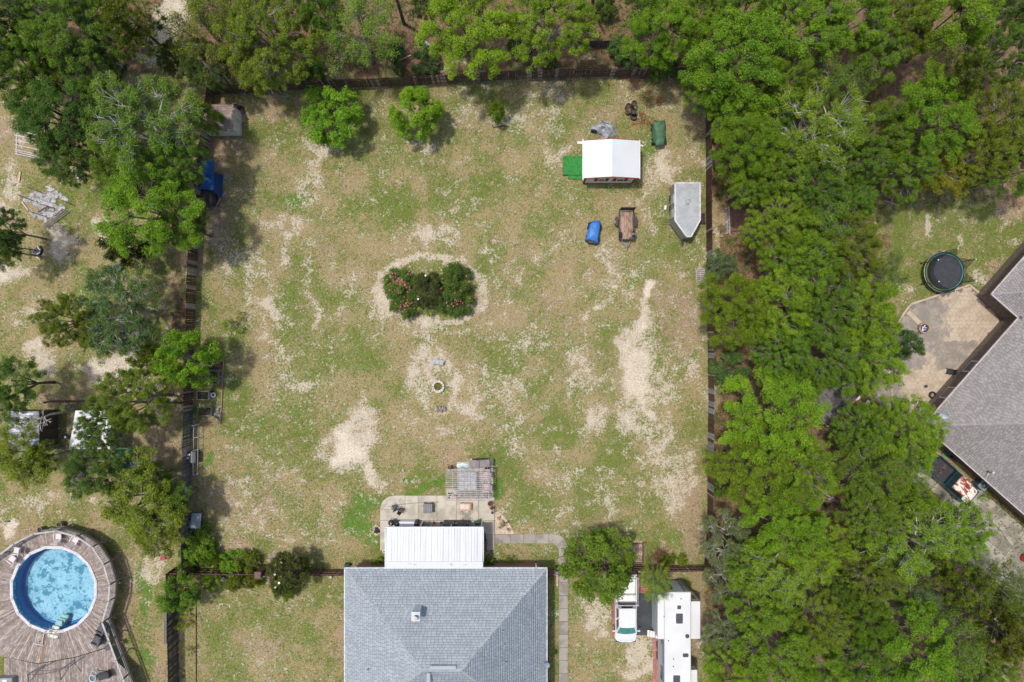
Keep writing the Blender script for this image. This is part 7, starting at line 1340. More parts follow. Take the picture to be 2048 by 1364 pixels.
curved_bench(874.5, 723.5, 'curved grey concrete bench above the fire ring', M('bench_grey', (.37, .38, .38), (.29, .30, .30), rough=.9, scale=4, objvar=.04), 3)
x, y = P(881, 818, .3); t = thing('wood_pile', 'small pile of split grey logs below the fire ring', 'log pile', (x, y, 0)); LG = M('log_grey', (.36, .30, .27), (.17, .13, .115), rough=.95, scale=6, objvar=.3, stretch=(6, 1, 1)); rnd = random.Random(9)
for i in range(15): xx = -.42 + i * .062; a = math.pi / 2 + rnd.uniform(-.35, .35); L = rnd.uniform(.16, .30) * (1 - abs(i - 7) * .035); part(t, 'log', LG, lambda b: b.tube((xx - L * math.cos(a), -L * math.sin(a) + rnd.uniform(-.04, .04), .08 + .16 * (i % 2)), (xx + L * math.cos(a), L * math.sin(a) + rnd.uniform(-.04, .04), .10 + .16 * (i % 2) + rnd.uniform(0, .08)), .055, 7))
def pallet(name, lb, px, py, rz, n, L, W, mat, h=.14):
    x, y = P(px, py, .1); t = thing(name, lb, 'pallet', (x, y, 0), rz)
    for i in range(n): part(t, 'slat', mat, lambda b: b.box((0, -L / 2 + L * (i + .5) / n, h), (W, L / n * .55, .025)))
    for sx in (-1, 0, 1): part(t, 'stringer', mat, lambda b: b.box((sx * (W / 2 - .05), 0, h / 2), (.06, L, h - .03)))
PLG = M('pallet_grey', (.40, .35, .34), (.28, .24, .235), rough=.9, scale=4, objvar=.15)
pallet('wooden_pallet', 'grey wooden pallet lying against the right fence', 1401.5, 553, R_(5), 9, 1.5, .84, PLG); pallet('dark_rack', 'dark open rack sticking out behind the pointed trailer', 1403, 437, R_(3), 5, 1.0, .6, PICK_D, .3)
simple('white_box', 'small white box on the grass left of the pointed trailer', 'box', 1331, 415, .25, lambda t: (part(t, 'body', WHITE, lambda b: b.bbox((0, 0, .13), (.19, .40, .26), .03)), part(t, 'lid', WHITED, lambda b: b.bbox((0, 0, .27), (.17, .36, .03), .02))), R_(-6))
simple('rusty_grate', 'thin rusty frame on the grass left of the pointed trailer', 'frame', 1334, 444, .1, lambda t: [part(t, 'bar', M('rust_thin', (.15, .09, .06)), lambda b: b.tube((-.35, yy, .05), (.35, yy, .05), .02)) for yy in (-.2, 0, .2)])
def barrel(px, py, lb, mat, r=.24, h=.75, logs=True, name='burn_barrel'):
    x, y = P(px, py, h); t = thing(name, lb, 'barrel', (x, y, 0)); part(t, 'drum', mat, lambda b: b.lathe((0, 0, 0), [(r, 0), (r * 1.03, h * .33), (r, h * .34), (r * 1.03, h * .66), (r, h), (r * .9, h), (r * .88, .05), (.01, .04)], 18)); part(t, 'ash', BLACK, lambda b: b.cyl((0, 0, h - .25), r * .88, .04, 14))
    if logs:
        for i in range(3): part(t, 'stick', M('stick_tan', (.52, .36, .22), (.42, .28, .17)), lambda b: b.tube((-.1 + i * .12, -r * .8, h - .1), (.1 + i * .05, -r * 1.3 - .1 * i, h * .5), .03, 6))
BRL = M('barrel_rust', (.16, .06, .03), (.07, .035, .025), rough=.9, scale=3)
barrel(1257, 211, 'rusty barrel with pale sticks, left of two above the green cover', BRL, .22); barrel(1269, 206, 'rusty barrel with pale sticks, right of two above the green cover', BRL, .23)
barrel(1268, 222, 'black open drum just below the two rusty barrels', BLACK, .25, .8, False, 'black_drum'); barrel(1268, 233, 'maroon tub below the black drum', M('maroon', (.11, .022, .03), (.07, .018, .022), rough=.6), .26, .35, False, 'maroon_tub')
pot(1255, 222, .2, .5, 'orange brown pot left of the black drum', M('pot_orange', (.30, .13, .05), (.16, .08, .04)), z=0)
rs = np.random.RandomState(4); V = []; C = [(1300, 195, 22, 12, 400), (1318, 205, 10, 8, 160), (1283, 230, 8, 5, 140), (1291, 243, 18, 10, 420), (1268, 248, 8, 5, 130), (1300, 180, 14, 8, 120)]
for cx_, cy_, rx_, ry_, n in C:
    for _ in range(int(n * .45)): px, py = cx_ + rs.randn() * rx_ * .55, cy_ + rs.randn() * ry_ * .55; x, y = P(px, py); a = rs.rand() * 6.28; L = rs.uniform(.05, .12); V += [(x, y, .02), (x + L * math.cos(a), y + L * math.sin(a), .05), (x + L * .6 * math.cos(a + .9), y + L * .6 * math.sin(a + .9), .04)]
o = link_mesh('red_leaves', np_mesh('red_leaves', V, np.arange(len(V)).reshape(-1, 3), tuft_mat('leaf_red', (.26, .05, .03), (.15, .04, .025)))); tag(o, 'scattered dead red leaves and twigs around the barrels', 'red leaves', kind='stuff')
# black edging at the narrow shrub
simple('black_edging', 'short black curved edging below the narrow upright shrub', 'edging', 1001, 253, .05, lambda t: part(t, 'strip', BLACK, lambda b: b.path([Vector((-.75, .12, .06)), Vector((-.6, -.06, .06)), Vector((0, 0, .06)), Vector((.6, .08, .06))], .04, 6)))
# stepping slabs near the brick gate post
simple('stepping_stones', 'three square pinkish pavers above the lower fence beside the magnolia', 'pavers', 543, 1122, .05, lambda t: [part(t, 'paver', M('paver_pink', (.34, .25, .215), (.27, .19, .165), rough=.9, objvar=.15), lambda b: b.box((x_, y_, .03), (.36, .34, .06))) for x_, y_ in ((-.15, .45), (.24, .45), (-.1, .05), (-.05, -.35))])
simple('brick_step', 'pinkish brick landing below the lower fence beside the magnolia', 'pavers', 539, 1160, .05, lambda t: [part(t, 'brick', M('paver_pink', (0, 0, 0)), lambda b: b.box((-.2 + (i % 3) * .2, -.25 + (i // 3) * .16, .03), (.19, .15, .06))) for i in range(12)])
for px, py, r, lb in ((448, 1158, .35, 'pale grey rock in the bed below the lower fence'), ): t = thing('garden_rock', lb, 'rock', (*P(px, py), 0)); rock(t, 0, 0, r, 5, M('rock_grey', (.40, .38, .36), (.24, .22, .21), rough=.95, scale=5, bump=.4))
simple('bed_edging', 'thin dark edging strip along the planting bed beside the dark fence', 'edging', 392, 1260, .05, lambda t: part(t, 'strip', WOODB, lambda b: b.box((0, -.9, .05), (.04, 8.2, .1))))
simple('board_stack', 'long grey boards standing along the outside of the dark fence', 'boards', 327.5, 1240, 1.2, lambda t: [part(t, 'board', WOODG, lambda b: b.box((-.08 + i * .09, 0, .9), (.05, 4.3, .24))) for i in range(3)])
# ---------------------------------------------------------------- garden corner by the left fence
gc = thing('garden_edging', 'pinkish pipe edging around the raised beds at the left fence', 'edging', (*P(443, 780), 0)); o_ = gc.location; PP = M('pipe_pink', (.42, .19, .175), (.33, .15, .14), rough=.7)
for a, c in (((447, 722), (445, 762)), ((445, 762), (443, 810)), ((443, 810), (440, 846)), ((440, 846), (384, 848)), ((447, 722), (428, 722))): part(gc, 'pipe', PP, lambda b: b.tube(P3(*a, .08) - o_, P3(*c, .08) - o_, .05, 8))
def bed(px, py, w, h, lb, frame, plants=(), hh=.35):
    x, y = P(px, py, hh); t = thing('raised_bed', lb, 'raised bed', (x, y, 0)); W_, H_ = w / 23, h / 23
    for sx in (-1, 1): part(t, 'side_board', frame, lambda b: b.box((sx * W_ / 2, 0, hh / 2), (.05, H_ + .05, hh)))
    for sy in (-1, 1): part(t, 'end_board', frame, lambda b: b.box((0, sy * H_ / 2, hh / 2), (W_ - .05, .05, hh)))
    part(t, 'soil', DSOIL, lambda b: b.box((0, 0, hh / 2 - .06), (W_ - .06, H_ - .06, hh - .1)))
bed(405, 791, 23, 17, 'raised bed with pale frame and a small green seedling', M('bed_frame', (.50, .40, .33), (.38, .30, .25), rough=.8)); bed(409, 823, 26, 17, 'raised bed half covered by a spreading green plant', M('bed_frame_grey', (.30, .26, .25), (.22, .19, .18), rough=.8)); bed(427, 755, 18, 26, 'dark raised bed in the shade of the lime green tree', M('bed_frame_grey', (0, 0, 0))); bed(402, 757, 16, 24, 'shaded raised bed hidden under the lime green tree', M('bed_frame_grey', (0, 0, 0)))
bed(430, 731, 26, 14, 'black soil bed at the top corner of the pipe edging', PICK_K, hh=.2)
tree('sprig', 411, 790, 6, 'citrus', 'small seedling in the raised bed with pale frame', .7, None); tree('sprig', 396, 822, 13, 'fern', 'spreading light green plant over the lowest raised bed', .8, None); tree('sprig', 430, 752, 8, 'fern', 'green plant in the dark raised bed', .7, None)
simple('wheel_planter', 'white tyre shaped ring beside the raised beds', 'tyre', 425.5, 790, .2, lambda t: (part(t, 'tyre', M('tyre_white', (.48, .50, .50), (.38, .40, .41), rough=.6), lambda b: b.torus((0, 0, .12), .18, .08, 20, 8), True), part(t, 'hub', DSOIL, lambda b: b.cyl((0, 0, .02), .14, .08, 12))))
simple('dark_pot', 'small dark pot above the white ring by the raised beds', 'plant pot', 424, 783, .2, lambda t: part(t, 'pot', BLACK, lambda b: b.lathe((0, 0, 0), [(.01, 0), (.10, 0), (.13, .2), (.1, .2), (.09, .05)], 12)))
x, y = P(432, 827, .2); t = thing('soil_bags', 'heap of grey, white and yellow plastic bags inside the pipe edging', 'bags', (x, y, 0))
for i, (dx_, dy_, mt) in enumerate(((.12, .55, (.30, .31, .36)), (.10, .35, (.10, .12, .16)), (.02, .12, (.42, .46, .48)), (-.1, -.12, (.30, .36, .42)), (.05, -.3, (.08, .09, .12)), (.18, -.2, (.55, .58, .60)))): o = faceted('bag', M('bag_%s' % 'abcdef'[i], mt, rough=.4, scale=6), t, 20 + i, .24, .16, .18, 12, 5); o.location = (dx_, dy_, 0); o.rotation_euler = (0, 0, i * .7)
part(t, 'yellow_label', M('bag_yellow', (.60, .50, .12), (.5, .42, .12), rough=.4), lambda b: (b.box((-.06, -.02, .19), (.2, .14, .02), -.6), b.box((.10, .38, .20), (.24, .08, .02), .1), b.box((.28, -.35, .06), (.07, .6, .02), .15)))
def f(t):
    o = t.location; Q = lambda px, py, h: P3(px, py, h) - o
    for px in (387.5, 396.5): part(t, 'rail', GREYM, lambda b: b.tube(Q(px, 851, .6), Q(px - 1.5, 950, .6), .03, 6))
    for py in (852, 876, 901, 950): part(t, 'crossbar', GREYM, lambda b: b.tube(Q(386, py, .6), Q(397, py - 2, .6), .03, 6))
    part(t, 'top_bar', STEEL, lambda b: b.tube(Q(383, 852, .8), Q(399, 848, .8), .045, 6)); part(t, 'lower_rail', DARKP, lambda b: b.tube(Q(394, 951, .5), Q(394, 1000, .5), .03, 6)); part(t, 'crossbar', DARKP, lambda b: b.tube(Q(386, 976, .5), Q(397, 974, .5), .03, 6))
    for px, py in ((387.5, 852), (396.5, 852), (386, 949), (395, 949), (394, 999)): part(t, 'leg', DARKP, lambda b: b.tube(Q(px, py, .6), Q(px + .2, py, 0), .025, 6))
simple('pipe_rack', 'long low pipe rack standing along the grey part of the left fence', 'rack', 391, 905, 0, f)
def f(t):
    part(t, 'firebox', M('smoker_dark', (.07, .07, .08), (.11, .10, .11), rough=.6), lambda b: b.bbox((.06, 0, .62), (.5, 1.0, .5), .05)); part(t, 'lid', M('smoker_lilac', (.22, .20, .22), (.17, .155, .17), rough=.6), lambda b: b.bbox((.02, 0, .9), (.16, 1.0, .08), .03)); part(t, 'side_box', BLACK, lambda b: b.bbox((-.28, 0, .7), (.3, .86, .5), .03))
    part(t, 'paper', M('paper_white', (.70, .66, .68), rough=.8), lambda b: (b.box((-.32, -.05, .97), (.16, .16, .03), .1), b.box((-.22, .22, .97), (.22, .14, .02), .5))); [part(t, 'leg', BLACKM, lambda b: b.box((sx * .24, sy * .4, .2), (.05, .05, .4))) for sx in (-1, 1) for sy in (-1, 1)]
simple('fence_grill', 'grey and black grill with papers on it against the left fence', 'grill', 383.5, 914.5, .9, f)
def star(t):
    P5 = []; 
    for i in range(10): r = .36 if i % 2 == 0 else .13; a = R_(90 + i * 36); P5.append((r * math.cos(a) * .8, r * math.sin(a) * 1.25))
    def g(b):
        V = [(.02, p[0], 1.15 + p[1] * .0 + p[1] * .62) for p in P5]; n = len(V); V += [(-.02, v[1], v[2]) for v in V[:n]]; V.append((.09, 0, 1.15)); b.add(V, [(i, (i + 1) % n, 2 * n) for i in range(n)] + [(i, n + i, n + (i + 1) % n, (i + 1) % n) for i in range(n)])
    part(t, 'star', M('star_metal', (.46, .54, .57), (.38, .45, .48), rough=.4), g)
sx_, sy_ = P(372, 979, 1.1); t = thing('metal_star', 'pale blue metal star hanging on the grey part of the left fence', 'star ornament', (P(361.5, 0, 1.85)[0] + .12, sy_, 0)); star(t); t.scale = (1, 1.15, 1)
def f(t):
    SG = M('smoker_grey', (.30, .33, .35), (.23, .26, .28), rough=.5, scale=1.5)
    part(t, 'table_top', SG, lambda b: b.bbox((.05, 0, .8), (.85, 1.35, .05), .04)); part(t, 'shelf', M('smoker_teal', (.10, .17, .20)), lambda b: b.box((-.35, -.35, .55), (.5, .6, .4))); [part(t, 'leg', DARKP, lambda b: b.box((sx * .34, sy * .55, .4), (.05, .05, .8))) for sx in (-1, 1) for sy in (-1, 1)]
simple('folding_table', 'grey rounded folding table leaning at the left fence above the dark bushes', 'table', 390.5, 1042, .8, f, R_(-4))
x, y = P(384, 1062, .3); t = thing('bucket_heap', 'white buckets heaped below the grey folding table', 'buckets', (x, y, 0))
for i, (dx_, dy_) in enumerate(((0, 0), (.12, -.16), (.28, .1))): part(t, 'bucket', WHITED if i < 2 else M('bucket_blue', (.25, .30, .34)), lambda b: b.lathe((dx_, dy_, 0), [(.01, .02), (.12, 0), (.15, .34), (.12, .34), (.10, .05)], 14))
for px, py, lb in ((457, 352, 'pinkish square stone on the grass right of the blue tarpaulin'), (446, 391, 'small pink block at the lower corner of the blue tarpaulin'), (443, 410, 'little pink stone below the blue tarpaulin')): t = thing('garden_stone', lb, 'stone', (*P(px, py), 0), .2); part(t, 'block', M('stone_pink', (.42, .25, .21), (.34, .20, .17)), lambda b: b.bbox((0, 0, .05), (.24, .24, .12), .03))
x, y = P(476, 214, .4); t = thing('rubbish_heap', 'dark heap of bags and rubbish behind the tan shed corner', 'rubbish heap', (x, y, 0))
for i, (dx_, dy_, r) in enumerate(((-.3, .15, .3), (.1, 0, .34), (.25, -.3, .28), (-.05, -.25, .22))): o = faceted('bag', BLACK if i % 2 else M('bag_purple', (.075, .06, .075), (.12, .105, .12), rough=.6), t, 40 + i, r, r * .8, .5, 12, 5); o.location = (dx_, dy_, 0)
# ---------------------------------------------------------------- left yard things
def f(t):
    o = t.location; Q = lambda px, py, h: P3(px, py, h) - o; ST = M('frame_pale', (.52, .52, .54), (.40, .40, .41), rough=.5)
    for px in (33.5, 78): part(t, 'side_pipe', ST, lambda b: b.tube(Q(px, 259 + (px - 33) * .14, 1.9), Q(px - .5, 305 + (px - 33) * .2, 1.9), .045, 6))
    for k, py in enumerate((260, 270, 280, 289, 299, 303, 307)): part(t, 'rung', ST, lambda b: b.tube(Q(30, py, 1.9 - max(0, k - 4) * .2), Q(80, py + 11, 1.9 - max(0, k - 4) * .2), .04, 6))
    for q_ in ((33.5, 259), (78, 265), (33, 305), (78, 315)): part(t, 'leg', ST, lambda b: b.tube(Q(*q_, 1.9), Q(q_[0] + 6, q_[1] + 3, 0), .03, 6))
    part(t, 'plank', WOODG, lambda b: along(b, Q(36, 306, .4), Q(84, 320, .4), .10, .05)); part(t, 'plank', WOODG, lambda b: along(b, Q(62, 319, .2), Q(80, 325, .2), .12, .05))
simple('climbing_frame', 'pale pipe climbing frame with rungs at the left edge', 'climbing frame', 56, 285, 1.5, f)
x, y = P(93, 408); t = thing('debris_sheet', 'torn white and grey sheet partly overgrown with grass in the left yard', 'ground sheet', (x, y, 0)); DS = M('sheet_torn', (.30, .30, .31), (.24, .185, .11), rough=.9, scale=4.6, lo=.47, hi=.53, fine=.45, bump=.5)
rs = np.random.RandomState(6); cpx = [(45, 388), (62, 378), (76, 374), (84, 367), (104, 368), (118, 380), (132, 396), (141, 409), (128, 422), (106, 436), (82, 449), (68, 436), (56, 420), (44, 404)]; 
k = 0
while k < 120:
    px, py = 92 + rs.randn() * 24, 408 + rs.randn() * 20; k += 1
    if not inside(px, py, cpx): continue
    faceted('torn_piece', M('piece_white', (.40, .41, .43), (.27, .255, .24), rough=.8, scale=6, objvar=.25), t, 60 + k, rs.uniform(.14, .3), rs.uniform(.1, .2), .10, 8, 3).location = (P(px, py)[0] - x, P(px, py)[1] - y, 0)
for a, c in (((54, 374), (85, 386)), ((36, 390), (65, 401)), ((80, 408), (110, 417)), ((60, 423), (87, 432)), ((125, 401), (144, 409))): part(t, 'pole', BLACKM, lambda b: b.tube(P3(*a, .25) - t.location, P3(*c, .25) - t.location, .035, 6))
for k in range(4): part(t, 'board', WOODG, lambda b: along(b, P3(84 + k * 3.4, 452 + k * 1.0, .1) - t.location, P3(124 + k * 5, 418 + k * 1.5, .1) - t.location, .07, .04))
part(t, 'board', WOODB, lambda b: along(b, P3(76, 424, .1) - t.location, P3(96, 412, .1) - t.location, .12, .04)); part(t, 'edge_rope', WHITED, lambda b: b.tube(P3(44, 404, .08) - t.location, P3(56, 420, .08) - t.location, .04, 5))
def plankthing(name, lb, a, c, w, mat, h=.05, cat='board'):
    pa, pc_ = P3(*a, h), P3(*c, h); m_ = (pa + pc_) / 2; t = MB((m_.x, m_.y, 0)); along(t, pa, pc_, w, .05); t.build(name, mat, label=lb, cat=cat)
plankthing('plank', 'tan plank on the grass above the torn sheet near the left edge', (40, 343), (37, 365), .16, M('plank_tan', (.52, .36, .22), (.44, .30, .19)))
simple('tan_bone_toy', 'small tan log chew on the grass above the torn sheet', 'toy', 98.5, 356, .05, lambda t: (part(t, 'bar', M('plank_tan', (0, 0, 0)), lambda b: b.tube((-.13, .02, .05), (.13, -.02, .05), .035, 8)), part(t, 'knob', M('plank_tan', (0, 0, 0)), lambda b: b.cyl((.14, -.02, .02), .05, .06, 8))))
simple('teal_ring', 'teal plastic ring in the grass below the climbing frame', 'ring', 109, 327, .1, lambda t: part(t, 'ring', M('teal_plastic', (.02, .22, .20), (.015, .16, .15), rough=.5), lambda b: b.torus((0, 0, .08), .17, .04, 18, 8), True))
def f(t):
    for k in range(3): part(t, 'tube', STEEL, lambda b: b.tube((-.5 + k * .18, .45 - k * .02, .3), (.1 + k * .25, -.5 + k * .1, .25), .035, 6))
    part(t, 'panel', WHITED, lambda b: b.box((-.15, .05, .3), (.22, .9, .03), R_(33))); [part(t, 'leg', STEEL, lambda b: b.tube((sx * .3, -sx * .3, .28), (sx * .34, -sx * .34, 0), .02)) for sx in (-1, 1)]; part(t, 'bucket', WHITE, lambda b: b.cyl((.1, .6, 0), .12, .2, 12))
simple('ladder_chair', 'bent grey aluminium frame beside the dark trees of the left yard', 'frame', 153, 350, .3, f)
def f(t):
    part(t, 'base', M('hoop_navy', (.018, .024, .04), (.03, .035, .05), rough=.5), lambda b: b.prism([(-.45, -.1), (-.1, -.5), (.35, -.35), (.5, .1), (.3, .45), (-.05, .3)], 0, .2, .9)); part(t, 'pole', BLACKM, lambda b: b.path([Vector((.1, 0, .2)), Vector((-.9, .05, 2.4)), Vector((-1.3, .06, 2.9))], .05, 8))
    part(t, 'backboard', BLACKM, lambda b: b.box((-1.45, .08, 2.9), (.05, 1.0, .7))); part(t, 'hoop', M('hoop_red', (.35, .08, .03)), lambda b: b.torus((-1.75, .08, 2.65), .23, .015, 18, 5)); part(t, 'stripe', WHITE, lambda b: (b.box((.22, .18, .21), (.42, .06, .02), R_(-55)), b.box((.2, -.25, .21), (.36, .06, .02), R_(32))))
simple('basketball_hoop', 'portable basketball hoop with navy base near the left edge', 'basketball hoop', 74, 501, .1, f)
plankthing('wood_block', 'short tan board beside the base of the basketball hoop', (72, 513), (81, 519), .16, M('plank_tan', (0, 0, 0)))
def f(t):
    TQ = M('slide_teal', (.02, .24, .24), (.015, .17, .19), rough=.4); part(t, 'slide', TQ, lambda b: (b.box((0, -.18, .3), (1.5, .14, .12)), b.box((0, .18, .3), (1.5, .14, .12)), b.box((0, 0, .24), (1.5, .32, .05)))); part(t, 'chute', M('slide_blue', (.10, .22, .36), (.20, .36, .42), rough=.4), lambda b: b.box((.1, 0, .29), (1.1, .24, .03))); part(t, 'canopy', M('slide_navy', (.03, .06, .12)), lambda b: b.box((.5, -.05, .42), (.45, .42, .06))); [part(t, 'leg', TQ, lambda b: b.box((sx * .6, 0, .12), (.08, .36, .24))) for sx in (-1, 1)]
simple('toy_slide', 'turquoise plastic toy slide under the dark magnolia in the left yard', 'slide', 227, 539, .3, f, R_(28))
simple('grey_crate', 'small grey crate on the sand left of the fence', 'crate', 232, 687, .3, lambda t: [part(t, 'side', GREYM, lambda b: b.box((-.36 + i * .36, 0, .15), (.34, .4, .3))) for i in range(3)])
def f(t):
    part(t, 'kettle', BLACK, lambda b: b.lathe((0, 0, .4), [(.02, 0), (.22, .05), (.27, .2), (.22, .22), (.1, .1)], 16)); part(t, 'smoke_cloth', WHITE, lambda b: b.box((.05, .02, .56), (.14, .2, .04), .4)); [part(t, 'leg', BLACKM, lambda b: b.tube((.12 * math.cos(a), .12 * math.sin(a), .45), (.26 * math.cos(a), .26 * math.sin(a), 0), .015)) for a in (0, 2.1, 4.2)]
simple('round_grill', 'round black grill left of the white carport', 'grill', 130, 874, .5, f)
for i, (px, py, lb) in enumerate(((101, 888, 'pink toy house piece at the lower corner of the grey roofed shed'), (148, 921, 'pink and purple toy heap below the white carport'))): x, y = P(px, py, .2); t = thing('pink_toy', lb, 'toy', (x, y, 0)); faceted('body', M('toy_pink', (.45, .16, .30), (.25, .10, .20), rough=.5, scale=5), t, 70 + i, .26, .2, .3, 9, 4); part(t, 'handle', M('toy_violet', (.3, .15, .35)), lambda b: b.torus((.1, .1, .25), .1, .02, 12, 5))
def f(t):
    for i in range(6): part(t, 'board', M('picnic_wood', (.20, .16, .13), (.28, .24, .20), rough=.9, objvar=.2), lambda b: b.box((0, -.42 + i * .165, .62 - abs(i - 2.5) * .02), (1.25, .15, .04)))
    part(t, 'frame', WOODG, lambda b: b.box((0, 0, .3), (1.1, .7, .55)))
simple('wooden_chest', 'grey wooden chest standing askew below the white carport', 'chest', 150, 948, .6, f, R_(-38))
def f(t):
    o = t.location; Q = lambda px, py, h: P3(px, py, h) - o
    for px in (268.5, 275.5): part(t, 'post_beam', GREYM, lambda b: b.tube(Q(px, 898, 1.6), Q(px, 945, 1.6), .05, 6))
    part(t, 'cross_beam', GREYM, lambda b: b.tube(Q(262, 925, 1.6), Q(304, 926, 1.6), .04, 6))
    for i in range(7): part(t, 'bar', BLACKM, lambda b: b.tube(Q(276 + i * 4, 926, 1.6), Q(277 + i * 4, 945, .1), .015, 5))
    for q_ in ((268.5, 898), (275.5, 898), (268.5, 945), (275.5, 945), (304, 926), (226, 898)): part(t, 'post', GREYM, lambda b: b.tube(Q(*q_, 1.6), Q(q_[0] + 12, q_[1] - 4, 0), .035, 6))
    sheet([Q(226, 898, 1.6), Q(268, 898, 1.6), Q(268, 938, 1.6), Q(230, 936, 1.6)], 6, 6, M('mesh_green', (.01, .16, .11), (.008, .10, .07), rough=.7, scale=6), 'mesh_cover', t, (0, 0, 0), .2, .05, 9)
simple('dog_pen', 'pen with green mesh cover and grey pipes below the white carport', 'pen', 262, 918, 1.0, f)
for px, py, lb in ((134, 812, 'white bucket with blue rim beside the inner fence'), (188, 815, 'white drum left of two beside the top of the carport'), (205, 816, 'white drum right of two beside the top of the carport'), (345, 801, 'white lamp on a stake near the left fence')): x, y = P(px, py, .35); t = thing('white_bucket' if px < 300 else 'stake_lamp', lb, 'bucket' if px < 300 else 'lamp', (x, y, 0)); part(t, 'body', WHITE, lambda b: b.lathe((0, 0, 0), [(.01, .02), (.14, 0), (.17, .4), (.14, .4), (.12, .05)] if px < 300 else [(.01, .5), (.13, .38), (.10, .30), (.03, .28), (.03, 0)], 14)); part(t, 'rim' if px < 300 else 'cap', M('rim_blue', (.12, .24, .34)) if px == 134 else WHITED, lambda b: b.torus((0, 0, .4 if px < 300 else .5), .15 if px < 300 else .04, .015, 14, 5))
def f(t): part(t, 'seat', M('toy_red', (.36, .04, .05), (.25, .03, .04), rough=.5), lambda b: b.bbox((.2, 0, .3), (.3, .34, .06), .03)); part(t, 'back', M('toy_red', (0, 0, 0)), lambda b: b.box((.2, .2, .5), (.3, .05, .4))); part(t, 'table', M('toy_red', (0, 0, 0)), lambda b: b.bbox((-.25, -.1, .35), (.5, .3, .05), .03)); [part(t, 'leg', M('toy_red', (0, 0, 0)), lambda b: b.box((x_, y_, .15), (.05, .05, .3))) for x_, y_ in ((.1, -.12), (.32, -.12), (-.42, -.2), (-.1, -.2))]
simple('red_bench', 'small red metal seat under the olive tree right of the pool', 'seat', 331, 1114, .35, f, .1)
for px, py, nm, mt, lb in ((24, 1033, 'lime_toy', (.45, .50, .02), 'lime yellow toy on the grass above the pool deck'), (16, 1043, 'blue_toy', (.02, .06, .28), 'blue toy on the sand above the pool deck')): x, y = P(px, py, .1); t = thing(nm, lb, 'toy', (x, y, 0)); faceted('body', M(nm + '_plastic', mt, rough=.5), t, int(px), .16, .09, .14, 8, 4); part(t, 'knob', M(nm + '_plastic', mt), lambda b: b.cyl((.05, 0, .1), .04, .08, 8))
simple('white_jug', 'white jug hanging in the shade right of the pool deck', 'jug', 238, 1166, .2, lambda t: (part(t, 'jug', WHITED, lambda b: b.lathe((0, 0, 0), [(.01, 0), (.09, .02), (.09, .2), (.03, .28), (.03, .32)], 12)), part(t, 'cap', M('rim_blue', (0, 0, 0)), lambda b: b.cyl((0, 0, .32), .035, .04, 8))))
for px, py, lb in ((382, 159, 'white round lamp hanging among the trees at the back fence corner'), (7, 203, 'white ball in the shade at the left edge')): x, y = P(px, py, .3); t = thing('white_ball', lb, 'ball', (x, y, 0)); part(t, 'ball', WHITE, lambda b: b.lathe((0, 0, .02), [(.01, 0), (.11, .05), (.15, .15), (.11, .25), (.01, .3)], 14), True)
# junk behind the back fence
def f(t): part(t, 'black_seat', BLACK, lambda b: b.bbox((-.35, .15, .25), (.26, .8, .3), .06, -.2)); [part(t, 'slab', M('junk_grey', (.36, .38, .40), (.22, .23, .25), rough=.7, scale=5), lambda b: b.box((.05 + k * .12, .1 - k * .22, .25 + k * .02), (.9 - k * .1, .12, .06), -.75 + k * .3)) for k in range(4)]
simple('junk_heap', 'black and grey junk heap behind the back fence', 'junk', 849, 84, .3, f)
plankthing('broken_branch', 'pale broken branch behind the back fence', (796, 122), (822, 110), .10, M('plank_tan', (0, 0, 0)), .5, 'branch')
# behind the right fence
simple('brown_slab', 'flat reddish brown board platform behind the right fence', 'platform', 1478, 440, .2, lambda t: [part(t, 'board', M('board_red', (.19, .105, .08), (.14, .08, .06), rough=.9, objvar=.12), lambda b: b.box((-.6 + i * .24, 0, .2), (.23, 1.9, .04))) for i in range(6)])
t = thing('rubble_wall', 'low wall of grey rubble with a pinkish rail behind the right fence', 'rubble wall', (*P(1456, 445), 0)); part(t, 'rail', M('gutter_pinkish', (0, 0, 0)), lambda b: b.tube(P3(1458, 412, .5) - t.location, P3(1460, 470, .5) - t.location, .04, 6)); 
for k in range(24): o = rock(t, 0, 0, .12, 100 + k, M('rubble', (.34, .33, .33), (.16, .15, .15), rough=.95, scale=6, objvar=.3), 'rubble_stone'); o.location = (P(1456 - (k % 2) * 3, 0)[0] - t.location.x, P(0, 416 + k * 2.2)[1] - t.location.y, 0)

# ---------------------------------------------------------------- right neighbour things
tx_, ty_ = P(1889.5, 544, .9); t = thing('trampoline', 'round black trampoline with lime and teal pads and sagging black net', 'trampoline', (tx_, ty_, 0)); R0 = 1.72
part(t, 'mat', M('tramp_mat', (.035, .038, .046), (.045, .048, .058), rough=.8), lambda b: b.cyl((0, 0, .86), R0 - .26, .02, 40))
n = 40
for i in range(n):
    a0_, a1_ = i * 2 * math.pi / n, (i + 1) * 2 * math.pi / n; mid = (a0_ + a1_) / 2; lime = 2.5 < mid < 4.6; part(t, 'pad', M('pad_lime', (.22, .42, .04), (.15, .32, .04), rough=.5) if lime else M('pad_teal', (.04, .24, .20), (.03, .17, .15), rough=.5), lambda b: b.prism([((R0 - .20) * math.cos(a0_), (R0 - .20) * math.sin(a0_)), ((R0 - .10) * math.cos(a0_), (R0 - .10) * math.sin(a0_)), ((R0 - .10) * math.cos(a1_), (R0 - .10) * math.sin(a1_)), ((R0 - .20) * math.cos(a1_), (R0 - .20) * math.sin(a1_))], .90, .925))
